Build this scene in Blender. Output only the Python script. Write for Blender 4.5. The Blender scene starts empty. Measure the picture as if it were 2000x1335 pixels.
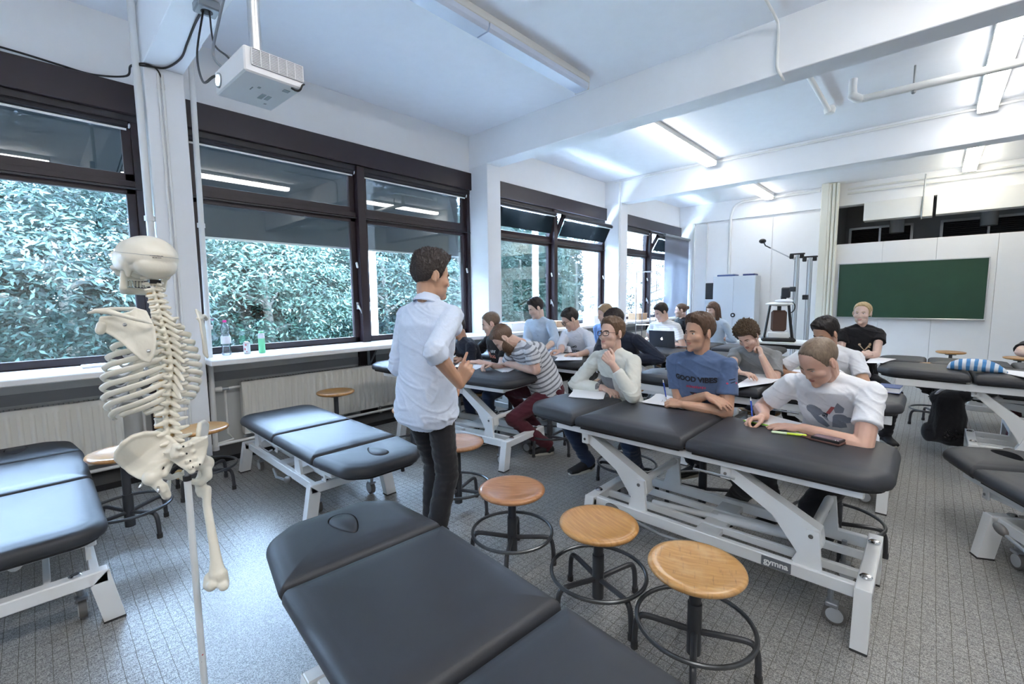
import bpy, bmesh, math, random
import numpy as np
from mathutils import Vector, Matrix, Euler, noise
from mathutils.bvhtree import BVHTree
D = bpy.data
SC = bpy.context.scene
COL = SC.collection
rad = math.radians
random.seed(7)
RNG = np.random.default_rng(5)

# ------------------------------------------------------------------ camera
FPX = 874.658
CAM = Vector((0.0, 0.0, 1.5))
def cam_axes(yaw, pit, rol):
    f = Vector((-math.sin(yaw), math.cos(yaw), 0)); r = Vector((math.cos(yaw), math.sin(yaw), 0)); u = Vector((0, 0, 1))
    f2 = f * math.cos(pit) - u * math.sin(pit); u2 = u * math.cos(pit) + f * math.sin(pit)
    return r * math.cos(rol) + u2 * math.sin(rol), u2 * math.cos(rol) - r * math.sin(rol), f2
AR, AU, AF = cam_axes(.752360346, .0981668916, -.0101049032)
cam = D.objects.new('camera', D.cameras.new('camera')); COL.objects.link(cam)
cam.matrix_world = Matrix(((AR.x, AU.x, -AF.x, CAM.x), (AR.y, AU.y, -AF.y, CAM.y), (AR.z, AU.z, -AF.z, CAM.z), (0, 0, 0, 1)))
cam.data.sensor_width = 36; cam.data.lens = FPX * 36 / 2000; cam.data.clip_start = .02; cam.data.clip_end = 200
SC.camera = cam
def at(px, py, d):
    "world point seen at a pixel of the 2000x1335 photograph, d metres along the view axis"
    return CAM + (AR * ((px - 1000) / FPX) - AU * ((py - 667.5) / FPX) + AF) * d
def onz(px, py, z):
    r = at(px, py, 1) - CAM
    return CAM + r * ((z - CAM.z) / r.z)

# ------------------------------------------------------------------ world, sun, exposure
SC.view_settings.view_transform = 'Standard'; SC.view_settings.look = 'None'
SC.view_settings.gamma = 1; SC.view_settings.use_curve_mapping = False
SC.view_settings.exposure = 1.78
SC.cycles.diffuse_bounces = 8; SC.cycles.transparent_max_bounces = 12
W = D.worlds.new('sky'); SC.world = W; W.use_nodes = True
nt = W.node_tree; nt.nodes.clear()
wo = nt.nodes.new('ShaderNodeOutputWorld'); bg = nt.nodes.new('ShaderNodeBackground')
bg.inputs[0].default_value = (.50, .68, 1.0, 1); bg.inputs[1].default_value = 36.0
nt.links.new(bg.outputs[0], wo.inputs[0])
sun = D.objects.new('sun', D.lights.new('sun', 'SUN')); COL.objects.link(sun)
sun.data.energy = 26.0; sun.data.color = (.80, .92, 1.0); sun.data.angle = rad(8)
sun.rotation_euler = Vector((-.36, .15, -.92)).to_track_quat('-Z', 'Y').to_euler()
def portal(y0, y1, z0, z1):
    l = D.lights.new('window_daylight', 'AREA'); l.shape = 'RECTANGLE'; l.size = z1 - z0; l.size_y = y1 - y0
    l.cycles.is_portal = True
    o = D.objects.new('window_daylight', l); COL.objects.link(o)
    o.location = (-5.62, (y0 + y1) / 2, (z0 + z1) / 2); o.rotation_euler = (0, rad(-90), 0)
for y0 in (-3.14 + .28, .78 + .28, 4.70 + .28, 8.59 + .28):
    portal(y0, y0 + 3.64, .95, 3.12)

# ------------------------------------------------------------------ materials
def mat(name, col=(.8, .8, .8), rough=.5, metal=0, spec=.5, bump=0, bscale=60, bdist=.002, var=0, vscale=8, sheen=0, emit=None, estr=0, trans=0, coat=0):
    m = D.materials.new(name); m.use_nodes = True; n = m.node_tree.nodes; L = m.node_tree.links
    b = n['Principled BSDF']
    b.inputs['Base Color'].default_value = (*col, 1); b.inputs['Roughness'].default_value = rough
    b.inputs['Metallic'].default_value = metal; b.inputs['Specular IOR Level'].default_value = spec
    if sheen: b.inputs['Sheen Weight'].default_value = sheen
    if coat: b.inputs['Coat Weight'].default_value = coat
    if trans: b.inputs['Transmission Weight'].default_value = trans
    if emit: b.inputs['Emission Color'].default_value = (*emit, 1); b.inputs['Emission Strength'].default_value = estr
    if bump or var:
        tc = n.new('ShaderNodeTexCoord')
    if bump:
        nz = n.new('ShaderNodeTexNoise'); nz.inputs['Scale'].default_value = bscale; nz.inputs['Detail'].default_value = 4
        bp = n.new('ShaderNodeBump'); bp.inputs['Strength'].default_value = bump; bp.inputs['Distance'].default_value = bdist
        L.new(tc.outputs['Object'], nz.inputs['Vector']); L.new(nz.outputs['Fac'], bp.inputs['Height']); L.new(bp.outputs[0], b.inputs['Normal'])
    if var:
        nz = n.new('ShaderNodeTexNoise'); nz.inputs['Scale'].default_value = vscale; nz.inputs['Detail'].default_value = 3
        L.new(tc.outputs['Object'], nz.inputs['Vector'])
        mx = n.new('ShaderNodeMix'); mx.data_type = 'RGBA'; mx.inputs['A'].default_value = (*[c * (1 - var) for c in col], 1)
        mx.inputs['B'].default_value = (*[min(1, c * (1 + var)) for c in col], 1)
        L.new(nz.outputs['Fac'], mx.inputs['Factor']); L.new(mx.outputs['Result'], b.inputs['Base Color'])
    return m
M = {}
M['wall'] = mat('wall_paint', (.85, .85, .85), .7, bump=.15, bscale=90, var=.02)
M['ceil'] = mat('ceiling_paint', (.84, .86, .90), .75, bump=.2, bscale=40, var=.03)
M['beam'] = mat('beam_paint', (.83, .84, .86), .65, bump=.25, bscale=30, var=.02)
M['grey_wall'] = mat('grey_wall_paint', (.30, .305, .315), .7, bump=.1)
M['lowwall'] = mat('low_wall_paint', (.62, .63, .62), .6)
M['red'] = mat('dark_red_brown_frame', (.020, .0095, .0125), .42, var=.15, bump=.1)
M['white'] = mat('white_lacquer', (.80, .80, .78), .35, var=.02)
M['sill'] = mat('sill_white', (.82, .82, .82), .3)
M['rad'] = mat('radiator_enamel', (.74, .73, .68), .35)
M['pipe'] = mat('pipe_paint', (.78, .78, .76), .4)
M['black'] = mat('black_paint', (.012, .012, .014), .5)
M['rubber'] = mat('dark_rubber', (.03, .03, .032), .7)
M['vinyl'] = mat('black_vinyl_upholstery', (.029, .031, .037), .48, spec=.42, bump=.5, bscale=550, bdist=.0006, var=.05)
M['vseam'] = mat('vinyl_piping', (.02, .02, .024), .45)
M['frame'] = mat('white_powder_coat', (.74, .75, .75), .30)
M['steel'] = mat('chromed_steel', (.62, .63, .65), .18, metal=1)
M['greymetal'] = mat('grey_steel', (.30, .32, .34), .4, metal=.6)
M['tube'] = mat('dark_grey_stool_tube', (.055, .058, .065), .36, metal=.35)
M['tubeworn'] = mat('worn_foot_ring', (.10, .105, .11), .28, metal=.8, var=.5, vscale=14)
M['caster'] = mat('caster_grey', (.42, .44, .46), .5)
M['pad'] = mat('lever_pad_grey', (.13, .125, .12), .6)
M['lamp'] = mat('lamp_housing', (.66, .66, .64), .5)
M['diff_off'] = mat('lamp_diffuser_off', (.60, .66, .78), .3)
M['diff_on'] = mat('lamp_diffuser_lit', (.9, .9, .9), .5, emit=(1, .97, .93), estr=4.6)
M['diff_front'] = mat('lamp_diffuser_lit_front', (.9, .9, .9), .5, emit=(1, .97, .93), estr=9.5)
M['diff_warm'] = mat('lamp_diffuser_lit_warm', (.9, .9, .85), .5, emit=(1, .93, .76), estr=7)
M['screen'] = mat('window_screen_cloth', (.10, .12, .13), .8)
M['green'] = mat('chalkboard_green', (.014, .060, .030), .42, var=.25, vscale=2.5)
M['alu'] = mat('aluminium', (.60, .61, .62), .3, metal=.9)
M['paper'] = mat('paper', (.84, .84, .86), .7)
M['cable'] = mat('black_cable', (.012, .012, .014), .5)
M['bone'] = mat('bone_plastic', (.74, .70, .60), .36, bump=.35, bscale=38, bdist=.004, var=.06, vscale=14)
M['disc'] = mat('spinal_disc', (.62, .42, .20), .5)
M['ink'] = mat('ink', (.02, .02, .03), .6)

def nodes_of(name, rough=.5):
    m = mat(name, rough=rough); return m, m.node_tree.nodes, m.node_tree.links, m.node_tree.nodes['Principled BSDF']
def mth(n, L, op, a, b=None, c=None):
    k = n.new('ShaderNodeMath'); k.operation = op
    for i, x in enumerate((a, b, c)):
        if x is None: continue
        if isinstance(x, (int, float)): k.inputs[i].default_value = x
        else: L.new(x, k.inputs[i])
    return k.outputs[0]
def mixc(n, L, f, a, b):
    k = n.new('ShaderNodeMix'); k.data_type = 'RGBA'
    for nm, x in (('Factor', f), ('A', a), ('B', b)):
        if isinstance(x, (int, float)): k.inputs[nm].default_value = x
        elif isinstance(x, tuple): k.inputs[nm].default_value = (*x, 1)
        else: L.new(x, k.inputs[nm])
    return k.outputs['Result']
# floor: 5 cm granito mosaic tiles with dark joints, faded out where the bed A stands
def floor_mat():
    m, n, L, b = nodes_of('granito_mosaic_floor', .32)
    g = n.new('ShaderNodeNewGeometry'); s = n.new('ShaderNodeSeparateXYZ'); L.new(g.outputs['Position'], s.inputs[0])
    P = .0494
    def line(o, w, off):
        a = mth(n, L, 'DIVIDE', mth(n, L, 'ADD', o, 40 + off), P)
        fr = mth(n, L, 'FRACT', a); d = mth(n, L, 'ABSOLUTE', mth(n, L, 'SUBTRACT', fr, .5))
        return mth(n, L, 'GREATER_THAN', d, .5 - w)
    wob = n.new('ShaderNodeTexNoise'); wob.inputs['Scale'].default_value = 9; L.new(g.outputs['Position'], wob.inputs['Vector'])
    wv = mth(n, L, 'MULTIPLY', mth(n, L, 'SUBTRACT', wob.outputs['Fac'], .5), .006)
    lx = line(mth(n, L, 'ADD', s.outputs['X'], wv), .024, .012); ly = line(mth(n, L, 'ADD', s.outputs['Y'], wv), .024, .02)
    j = mth(n, L, 'MAXIMUM', lx, ly)
    # joint colour faded out on a patch next to the first bed
    d1 = mth(n, L, 'ADD', mth(n, L, 'MULTIPLY', s.outputs['X'], .48), s.outputs['Y'])
    w1 = n.new('ShaderNodeMapRange'); L.new(d1, w1.inputs[0]); w1.inputs[1].default_value = -.78; w1.inputs[2].default_value = -.60
    w2 = n.new('ShaderNodeMapRange'); L.new(s.outputs['Y'], w2.inputs[0]); w2.inputs[1].default_value = 1.25; w2.inputs[2].default_value = 1.0
    w3 = n.new('ShaderNodeMapRange'); L.new(s.outputs['X'], w3.inputs[0]); w3.inputs[1].default_value = -1.0; w3.inputs[2].default_value = -1.2
    worn = mth(n, L, 'MULTIPLY', mth(n, L, 'MULTIPLY', w1.outputs[0], w2.outputs[0]), w3.outputs[0])  # mask of the patch where the joints fade into the tile colour
    jn = n.new('ShaderNodeTexNoise'); jn.inputs['Scale'].default_value = 2.2; L.new(g.outputs['Position'], jn.inputs['Vector'])
    jf = mth(n, L, 'MULTIPLY', j, mth(n, L, 'MULTIPLY_ADD', jn.outputs['Fac'], .9, .35))
    jf = mth(n, L, 'MULTIPLY', jf, mth(n, L, 'SUBTRACT', 1, mth(n, L, 'MULTIPLY', worn, .93)))
    sp = n.new('ShaderNodeTexVoronoi'); sp.inputs['Scale'].default_value = 330; L.new(g.outputs['Position'], sp.inputs['Vector'])
    sc = n.new('ShaderNodeSeparateColor'); L.new(sp.outputs['Color'], sc.inputs[0])
    r = n.new('ShaderNodeValToRGB'); e = r.color_ramp; e.elements[0].position = .1; e.elements[0].color = (.14, .14, .145, 1)
    e.elements[1].position = .95; e.elements[1].color = (.56, .55, .53, 1); L.new(sc.outputs[0], r.inputs[0])
    dn = n.new('ShaderNodeTexNoise'); dn.inputs['Scale'].default_value = 1.1; dn.inputs['Detail'].default_value = 6; L.new(g.outputs['Position'], dn.inputs['Vector'])
    c1 = mixc(n, L, mth(n, L, 'MULTIPLY_ADD', dn.outputs['Fac'], 1.6, -.45), (.62, .61, .58), (1, 1, 1))
    mm = n.new('ShaderNodeMix'); mm.data_type = 'RGBA'; mm.blend_type = 'MULTIPLY'; mm.inputs['Factor'].default_value = 1
    L.new(r.outputs[0], mm.inputs['A']); L.new(c1, mm.inputs['B'])
    c = mixc(n, L, jf, mm.outputs['Result'], (.075, .066, .05))
    L.new(c, b.inputs['Base Color'])
    rn = mth(n, L, 'MULTIPLY_ADD', dn.outputs['Fac'], .30, .30); L.new(mth(n, L, 'MULTIPLY_ADD', jf, .3, rn), b.inputs['Roughness'])
    bp = n.new('ShaderNodeBump'); bp.inputs['Strength'].default_value = .5; bp.inputs['Distance'].default_value = .002
    L.new(mth(n, L, 'SUBTRACT', 1, jf), bp.inputs['Height']); L.new(bp.outputs[0], b.inputs['Normal'])
    return m
M['floor'] = floor_mat()
def wood_mat(name, c1, c2, rough=.28, scratch=0):
    m, n, L, b = nodes_of(name, rough)
    tc = n.new('ShaderNodeTexCoord'); mp = n.new('ShaderNodeMapping'); mp.inputs['Scale'].default_value = (3, 26, 3); L.new(tc.outputs['Object'], mp.inputs[0])
    nz = n.new('ShaderNodeTexNoise'); nz.inputs['Scale'].default_value = 3.2; nz.inputs['Detail'].default_value = 7; nz.inputs['Distortion'].default_value = .6; L.new(mp.outputs[0], nz.inputs[0])
    r = n.new('ShaderNodeMapRange'); L.new(nz.outputs['Fac'], r.inputs[0]); r.inputs[1].default_value = .32; r.inputs[2].default_value = .68
    c = mixc(n, L, r.outputs[0], c1, c2)
    sn = n.new('ShaderNodeTexNoise'); mp2 = n.new('ShaderNodeMapping'); mp2.inputs['Scale'].default_value = (60, 9, 9); mp2.inputs['Rotation'].default_value = (0, 0, .7)
    L.new(tc.outputs['Object'], mp2.inputs[0]); L.new(mp2.outputs[0], sn.inputs[0]); sn.inputs['Scale'].default_value = 1.3; sn.inputs['Detail'].default_value = 5
    r2 = n.new('ShaderNodeMapRange'); L.new(sn.outputs['Fac'], r2.inputs[0]); r2.inputs[1].default_value = .66 - scratch * .07; r2.inputs[2].default_value = .76
    c = mixc(n, L, mth(n, L, 'MULTIPLY', r2.outputs[0], .75 if scratch else .25), c, (.13, .06, .025))
    if scratch:
        bn = n.new('ShaderNodeTexNoise'); bn.inputs['Scale'].default_value = 11; bn.inputs['Detail'].default_value = 6; L.new(tc.outputs['Object'], bn.inputs[0])
        r3 = n.new('ShaderNodeMapRange'); L.new(bn.outputs['Fac'], r3.inputs[0]); r3.inputs[1].default_value = .52; r3.inputs[2].default_value = .66
        c = mixc(n, L, mth(n, L, 'MULTIPLY', r3.outputs[0], .55), c, (.62, .40, .20))
    L.new(c, b.inputs['Base Color']); b.inputs['Coat Weight'].default_value = .35; b.inputs['Coat Roughness'].default_value = .15
    return m
M['wood'] = wood_mat('stool_seat_wood', (.40, .19, .055), (.55, .29, .095))
M['wood2'] = wood_mat('stool_seat_reddish_wood', (.36, .15, .055), (.50, .24, .10))
M['wood3'] = wood_mat('stool_seat_worn_wood', (.42, .21, .062), (.56, .31, .11), .34, scratch=1)
def glass_mat(name, tint, gloss, rough=.0):
    m = D.materials.new(name); m.use_nodes = True; n = m.node_tree.nodes; L = m.node_tree.links; n.clear()
    o = n.new('ShaderNodeOutputMaterial'); t = n.new('ShaderNodeBsdfTransparent'); g = n.new('ShaderNodeBsdfGlossy'); x = n.new('ShaderNodeMixShader')
    t.inputs[0].default_value = (*tint, 1); g.inputs['Roughness'].default_value = rough
    lw = n.new('ShaderNodeLayerWeight'); lw.inputs[0].default_value = .35
    L.new(mth(n, L, 'MULTIPLY_ADD', lw.outputs['Fresnel'], .8, gloss), x.inputs[0]); L.new(t.outputs[0], x.inputs[1]); L.new(g.outputs[0], x.inputs[2]); L.new(x.outputs[0], o.inputs[0])
    return m
M['glass'] = glass_mat('window_glass', (.93, .97, .97), .05)
M['clear'] = glass_mat('clear_plastic', (.86, .90, .95), .10, .05)
def cloth_screen(name, col, opac):
    m = D.materials.new(name); m.use_nodes = True; n = m.node_tree.nodes; L = m.node_tree.links; n.clear()
    o = n.new('ShaderNodeOutputMaterial'); t = n.new('ShaderNodeBsdfTransparent'); g = n.new('ShaderNodeBsdfDiffuse'); x = n.new('ShaderNodeMixShader')
    tl = n.new('ShaderNodeBsdfTranslucent'); x2 = n.new('ShaderNodeMixShader'); x2.inputs[0].default_value = .35
    g.inputs[0].default_value = (*col, 1); tl.inputs[0].default_value = (*col, 1); x.inputs[0].default_value = opac
    L.new(g.outputs[0], x2.inputs[1]); L.new(tl.outputs[0], x2.inputs[2])
    L.new(t.outputs[0], x.inputs[1]); L.new(x2.outputs[0], x.inputs[2]); L.new(x.outputs[0], o.inputs[0])
    return m
M['screen'] = cloth_screen('sun_screen_cloth', (.014, .019, .021), .93)
M['blind'] = cloth_screen('inner_blind_cloth', (.26, .27, .31), .72)

# ------------------------------------------------------------------ mesh helpers
class MB:
    def __init__(s): s.v = []; s.f = []
    def add(s, v, f, mtx=None):
        o = len(s.v)
        if mtx is not None: v = [mtx @ Vector(p) for p in v]
        s.v += [tuple(p) for p in v]; s.f += [tuple(i + o for i in q) for q in f]; return s
    def box(s, c, d, mtx=None, bev=.0, rot=None):
        cx, cy, cz = c; hx, hy, hz = d[0] / 2, d[1] / 2, d[2] / 2
        R = Euler(rot).to_matrix() if rot else None
        b = min(bev, hx * .9, hy * .9, hz * .9)
        def tr(p):
            p = Vector(p)
            if R is not None: p = R @ p
            return (p.x + cx, p.y + cy, p.z + cz)
        if b <= 0:
            v = [tr((x * hx, y * hy, z * hz)) for x in (-1, 1) for y in (-1, 1) for z in (-1, 1)]
            f = [(0, 1, 3, 2), (4, 6, 7, 5), (0, 4, 5, 1), (2, 3, 7, 6), (0, 2, 6, 4), (1, 5, 7, 3)]
            return s.add(v, f, mtx)
        v = []; idx = {}
        for x in (-1, 1):
            for y in (-1, 1):
                for z in (-1, 1):
                    for a in range(3):
                        q = [x * (hx - b), y * (hy - b), z * (hz - b)]; q[a] = (x, y, z)[a] * (hx, hy, hz)[a]
                        idx[(x, y, z, a)] = len(v); v.append(tr(q))
        f = []
        for a in range(3):
            o1, o2 = [k for k in range(3) if k != a]
            for sg in (-1, 1):
                q = []
                for u, w in ((-1, -1), (1, -1), (1, 1), (-1, 1)):
                    k = [0, 0, 0]; k[a] = sg; k[o1] = u; k[o2] = w; q.append(idx[(*k, a)])
                if (sg > 0) != (a != 1): q.reverse()
                f.append(tuple(q))
        for a in range(3):
            o1, o2 = [k for k in range(3) if k != a]
            for u in (-1, 1):
                for w in (-1, 1):
                    k0 = [0, 0, 0]; k0[a] = -1; k0[o1] = u; k0[o2] = w; k1 = list(k0); k1[a] = 1
                    q = [idx[(*k0, o1)], idx[(*k1, o1)], idx[(*k1, o2)], idx[(*k0, o2)]]
                    if ((u * w > 0) != (a == 1)) : q.reverse()
                    f.append(tuple(q))
        for x in (-1, 1):
            for y in (-1, 1):
                for z in (-1, 1):
                    q = [idx[(x, y, z, 0)], idx[(x, y, z, 1)], idx[(x, y, z, 2)]]
                    if x * y * z < 0: q.reverse()
                    f.append(tuple(q))
        return s.add(v, f, mtx)
    def prism(s, pts, axis, a, b, mtx=None):
        "polygon pts (2d) extruded along axis from a to b"
        n = len(pts)
        def P(p, t): return {'x': (t, p[0], p[1]), 'y': (p[0], t, p[1]), 'z': (p[0], p[1], t)}[axis]
        v = [P(p, a) for p in pts] + [P(p, b) for p in pts]
        f = [tuple(range(n)), tuple(range(2 * n - 1, n - 1, -1))] + [(i, i + n, (i + 1) % n + n, (i + 1) % n) for i in range(n)]
        return s.add(v, f, mtx)
    def tube(s, path, r, n=10, mtx=None, closed=False, cap=True):
        P = [Vector(p) for p in path]; m = len(P); rr = r if isinstance(r, (list, tuple)) else [r] * m
        v = []; f = []; up = None
        for i, p in enumerate(P):
            if closed: t = P[(i + 1) % m] - P[i - 1]
            else: t = P[min(i + 1, m - 1)] - P[max(i - 1, 0)]
            if t.length < 1e-9: t = Vector((0, 0, 1))
            t.normalize()
            if up is None: up = Vector((0, 0, 1)) if abs(t.z) < .9 else Vector((1, 0, 0))
            a = t.cross(up)
            if a.length < 1e-6: a = t.cross(Vector((1, 0, 0)))
            a.normalize(); up = a.cross(t).normalized()
            for k in range(n):
                an = 2 * math.pi * k / n; q_ = rr[i]; ra, ru = q_ if isinstance(q_, tuple) else (q_, q_); v.append(p + a * math.cos(an) * ra + up * math.sin(an) * ru)
        for i in range(m if closed else m - 1):
            j = (i + 1) % m
            for k in range(n):
                f.append((i * n + k, i * n + (k + 1) % n, j * n + (k + 1) % n, j * n + k))
        if cap and not closed:
            f.append(tuple(range(n - 1, -1, -1))); f.append(tuple((m - 1) * n + k for k in range(n)))
        return s.add(v, f, mtx)
    def lathe(s, prof, n=32, mtx=None):
        v = []; f = []; m = len(prof)
        for r_, z in prof:
            for k in range(n):
                a = 2 * math.pi * k / n; v.append((r_ * math.cos(a), r_ * math.sin(a), z))
        for i in range(m - 1):
            for k in range(n): f.append((i * n + k, i * n + (k + 1) % n, (i + 1) * n + (k + 1) % n, (i + 1) * n + k))
        f.append(tuple(range(n - 1, -1, -1))); f.append(tuple((m - 1) * n + k for k in range(n)))
        return s.add(v, f, mtx)
    def ell(s, c, r, n=16, m=10, rot=None, mtx=None):
        "ellipsoid; rot is a 3x3 matrix"
        if isinstance(r, (int, float)): r = (r, r, r)
        v = [(0, 0, -1)]; f = []
        for i in range(1, m):
            ph = -math.pi / 2 + math.pi * i / m
            for k in range(n):
                a = 2 * math.pi * k / n; v.append((math.cos(ph) * math.cos(a), math.cos(ph) * math.sin(a), math.sin(ph)))
        v.append((0, 0, 1)); c = Vector(c); o = []
        for p in v:
            q = Vector((p[0] * r[0], p[1] * r[1], p[2] * r[2]))
            if rot is not None: q = rot @ q
            o.append(q + c)
        for k in range(n): f.append((0, 1 + (k + 1) % n, 1 + k))
        for i in range(m - 2):
            for k in range(n):
                a = 1 + i * n; f.append((a + k, a + (k + 1) % n, a + n + (k + 1) % n, a + n + k))
        a = 1 + (m - 2) * n
        for k in range(n): f.append((a + k, a + (k + 1) % n, len(v) - 1))
        return s.add(o, f, mtx)
    def cap(s, p, q, r0, r1=None, n=12, m=4, flat=None):
        "capsule from p to q with round ends"
        p = Vector(p); q = Vector(q); r1 = r0 if r1 is None else r1; t = (q - p)
        L = t.length; t = t.normalized() if L > 1e-9 else Vector((0, 0, 1))
        P = []; R = []
        for i in range(m + 1):
            a = math.pi / 2 * (1 - i / m) ; P.append(p - t * r0 * math.sin(a)); R.append(max(r0 * math.cos(a), r0 * .02))
        for i in range(m + 1):
            a = math.pi / 2 * (i / m); P.append(q + t * r1 * math.sin(a)); R.append(max(r1 * math.cos(a), r1 * .02))
        return s.tube(P, R, n)
    def build(s, name, m, parent=None, smooth=True, auto=35, **k):
        me = D.meshes.new(name); me.from_pydata(s.v, [], s.f); me.update()
        return finish(me, name, m, parent, smooth, auto, **k)
def finish(me, name, m, parent=None, smooth=True, auto=35, local=True):
    if not local and parent is not None: me.transform(base_mtx(parent).inverted())
    if isinstance(m, str): m = M[m]
    if not me.materials: me.materials.append(m)
    if smooth:
        me.polygons.foreach_set('use_smooth', [True] * len(me.polygons))
        if auto: 
            try: me.set_sharp_from_angle(angle=rad(auto))
            except Exception: pass
    o = D.objects.new(name, me); COL.objects.link(o)
    if parent is not None: o.parent = parent
    return o
def base_mtx(o):
    m = Matrix.LocRotScale(o.location, o.rotation_euler, o.scale)
    return base_mtx(o.parent) @ m if o.parent else m
def tag(o, label=None, cat=None, group=None, kind=None):
    if label: o['label'] = label
    if cat: o['category'] = cat
    if group: o['group'] = group
    if kind: o['kind'] = kind
    return o
def thing(name, label, cat, loc=(0, 0, 0), rz=0, group=None):
    o = D.objects.new(name, None); COL.objects.link(o); o.location = loc; o.rotation_euler = (0, 0, rz); o.empty_display_size = .1
    return tag(o, label, cat, group)
def struct(name, mb, m, parent=None, **k):
    o = mb.build(name, m, parent, **k) if isinstance(mb, MB) else mb
    if parent is None: o['kind'] = 'structure'
    return o
KIDS = {}
def copy_tree(o, parent=None):
    c = o.copy(); COL.objects.link(c); c.parent = parent
    for ch in list(o.children): copy_tree(ch, c)
    return c
def bez(p0, p1, p2, p3, n=12):
    p0, p1, p2, p3 = map(Vector, (p0, p1, p2, p3)); o = []
    for i in range(n + 1):
        t = i / n; u = 1 - t; o.append(p0 * u ** 3 + p1 * 3 * u * u * t + p2 * 3 * u * t * t + p3 * t ** 3)
    return o
def crom(pts, n=6):
    "smooth curve through points"
    P = [Vector(p) for p in pts]; P = [P[0] * 2 - P[1]] + P + [P[-1] * 2 - P[-2]]; o = []
    for i in range(1, len(P) - 2):
        for k in range(n):
            t = k / n; a, b, c, d = P[i - 1:i + 3]
            o.append(.5 * ((2 * b) + (c - a) * t + (2 * a - 5 * b + 4 * c - d) * t * t + (3 * b - a - 3 * c + d) * t ** 3))
    o.append(P[-2]); return o
def lerp(a, b, t): return a + (b - a) * t
# ------------------------------------------------------------------ the room
XW = -5.263; XR = 3.3; YB = -3.14; CZ = 3.93; BZ = 3.455; XC = -4.868
BEAMS = [-3.14, .782, 4.703, 8.588, 12.5]; BW = .278
struct('floor', MB().box(((XR - 5.6) / 2, 5.4, -.05), (XR + 5.6, 18.2, .1)), 'floor', smooth=False)
struct('ceiling', MB().box(((XR - 5.6) / 2, 5.4, CZ + .06), (XR + 5.6, 18.2, .12)), 'ceil', smooth=False)
struct('wall_right', MB().box((XR + .05, 5.4, 1.97), (.1, 18.2, 3.94)), 'wall', smooth=False)
struct('wall_back', MB().box((-1, -3.45, 1.97), (9.4, .1, 3.94)), 'wall', smooth=False)
struct('wall_far', MB().box((-3.66, 12.62, 1.97), (3.9, .1, 3.94)), 'wall', smooth=False)
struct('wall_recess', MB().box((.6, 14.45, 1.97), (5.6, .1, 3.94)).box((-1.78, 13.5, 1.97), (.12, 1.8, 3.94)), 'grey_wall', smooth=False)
# window wall: lintel band above, parapet below, in one shell per bay
mb = MB(); mbl = MB()
mb.box((-5.36, 4.75, (3.38 + CZ) / 2), (.2, 16.0, CZ - 3.38))
mbl.box((-5.36, 4.75, .45), (.2, 16.0, .9))
struct('wall_left', mb, 'wall', smooth=False); struct('wall_left_parapet', mbl, 'lowwall', smooth=False)
struct('wall_left_panels', MB().box((-5.257, 4.75, .735), (.01, 15.6, .09)), 'grey_wall', smooth=False)
for i, y in enumerate(BEAMS):
    struct('trim_%d' % (i + 1), MB().box(((XR + XW) / 2, y + BW / 2, (BZ + CZ) / 2), (XR - XW, BW, CZ - BZ), bev=.006), 'beam', smooth=False)
    struct('trim_%d' % (i + 11), MB().box(((XW - .22 + XC) / 2, y + BW / 2, BZ / 2), (XC - XW + .22, BW, BZ), bev=.006), 'beam', smooth=False)
struct('baseboard_left', MB().box((-5.0, 4.75, .025), (.5, 15.6, .05)), 'black', smooth=False)
# white cased upright at the end of the far wall
mb = MB().box((-1.86, 12.3, 1.97), (.14, .36, 3.92), bev=.01).box((-1.72, 12.32, 1.97), (.16, .30, 3.92), bev=.01)
for x in (-1.77, -1.70, -1.63): mb.tube([(x, 12.15, 0), (x, 12.15, 3.9)], .028, 10)
M['cream'] = mat('cream_paint', (.76, .74, .64), .5)
struct('trim_21', mb, 'cream')
# panelled far wall: sliding white panels in a frame
mb = MB()
for x0, x1 in ((-4.86, -4.53), (-4.50, -3.97), (-3.93, -2.96), (-2.93, -1.98)): mb.box(((x0 + x1) / 2, 12.555, 1.70), (x1 - x0, .03, 3.40), bev=.006)
struct('wall_far_panels', mb, 'wall', smooth=False)
struct('trim_22', MB().box((-4.86, 12.53, 1.72), (.05, .06, 3.45)).box((-4.515, 12.53, 1.72), (.03, .05, 3.45)), 'white', smooth=False)
# lower partition carrying the chalkboard
mb = MB()
for k in range(6): mb.box((-1.655 + .415 + k * .83, 12.36, 1.3), (.826, .12, 2.6), bev=.003)
struct('wall_partition', mb, 'wall', smooth=False)
struct('trim_23', MB().box((-1.67, 12.30, 1.3), (.05, .14, 2.6), bev=.004), 'cream', smooth=False)
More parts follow.
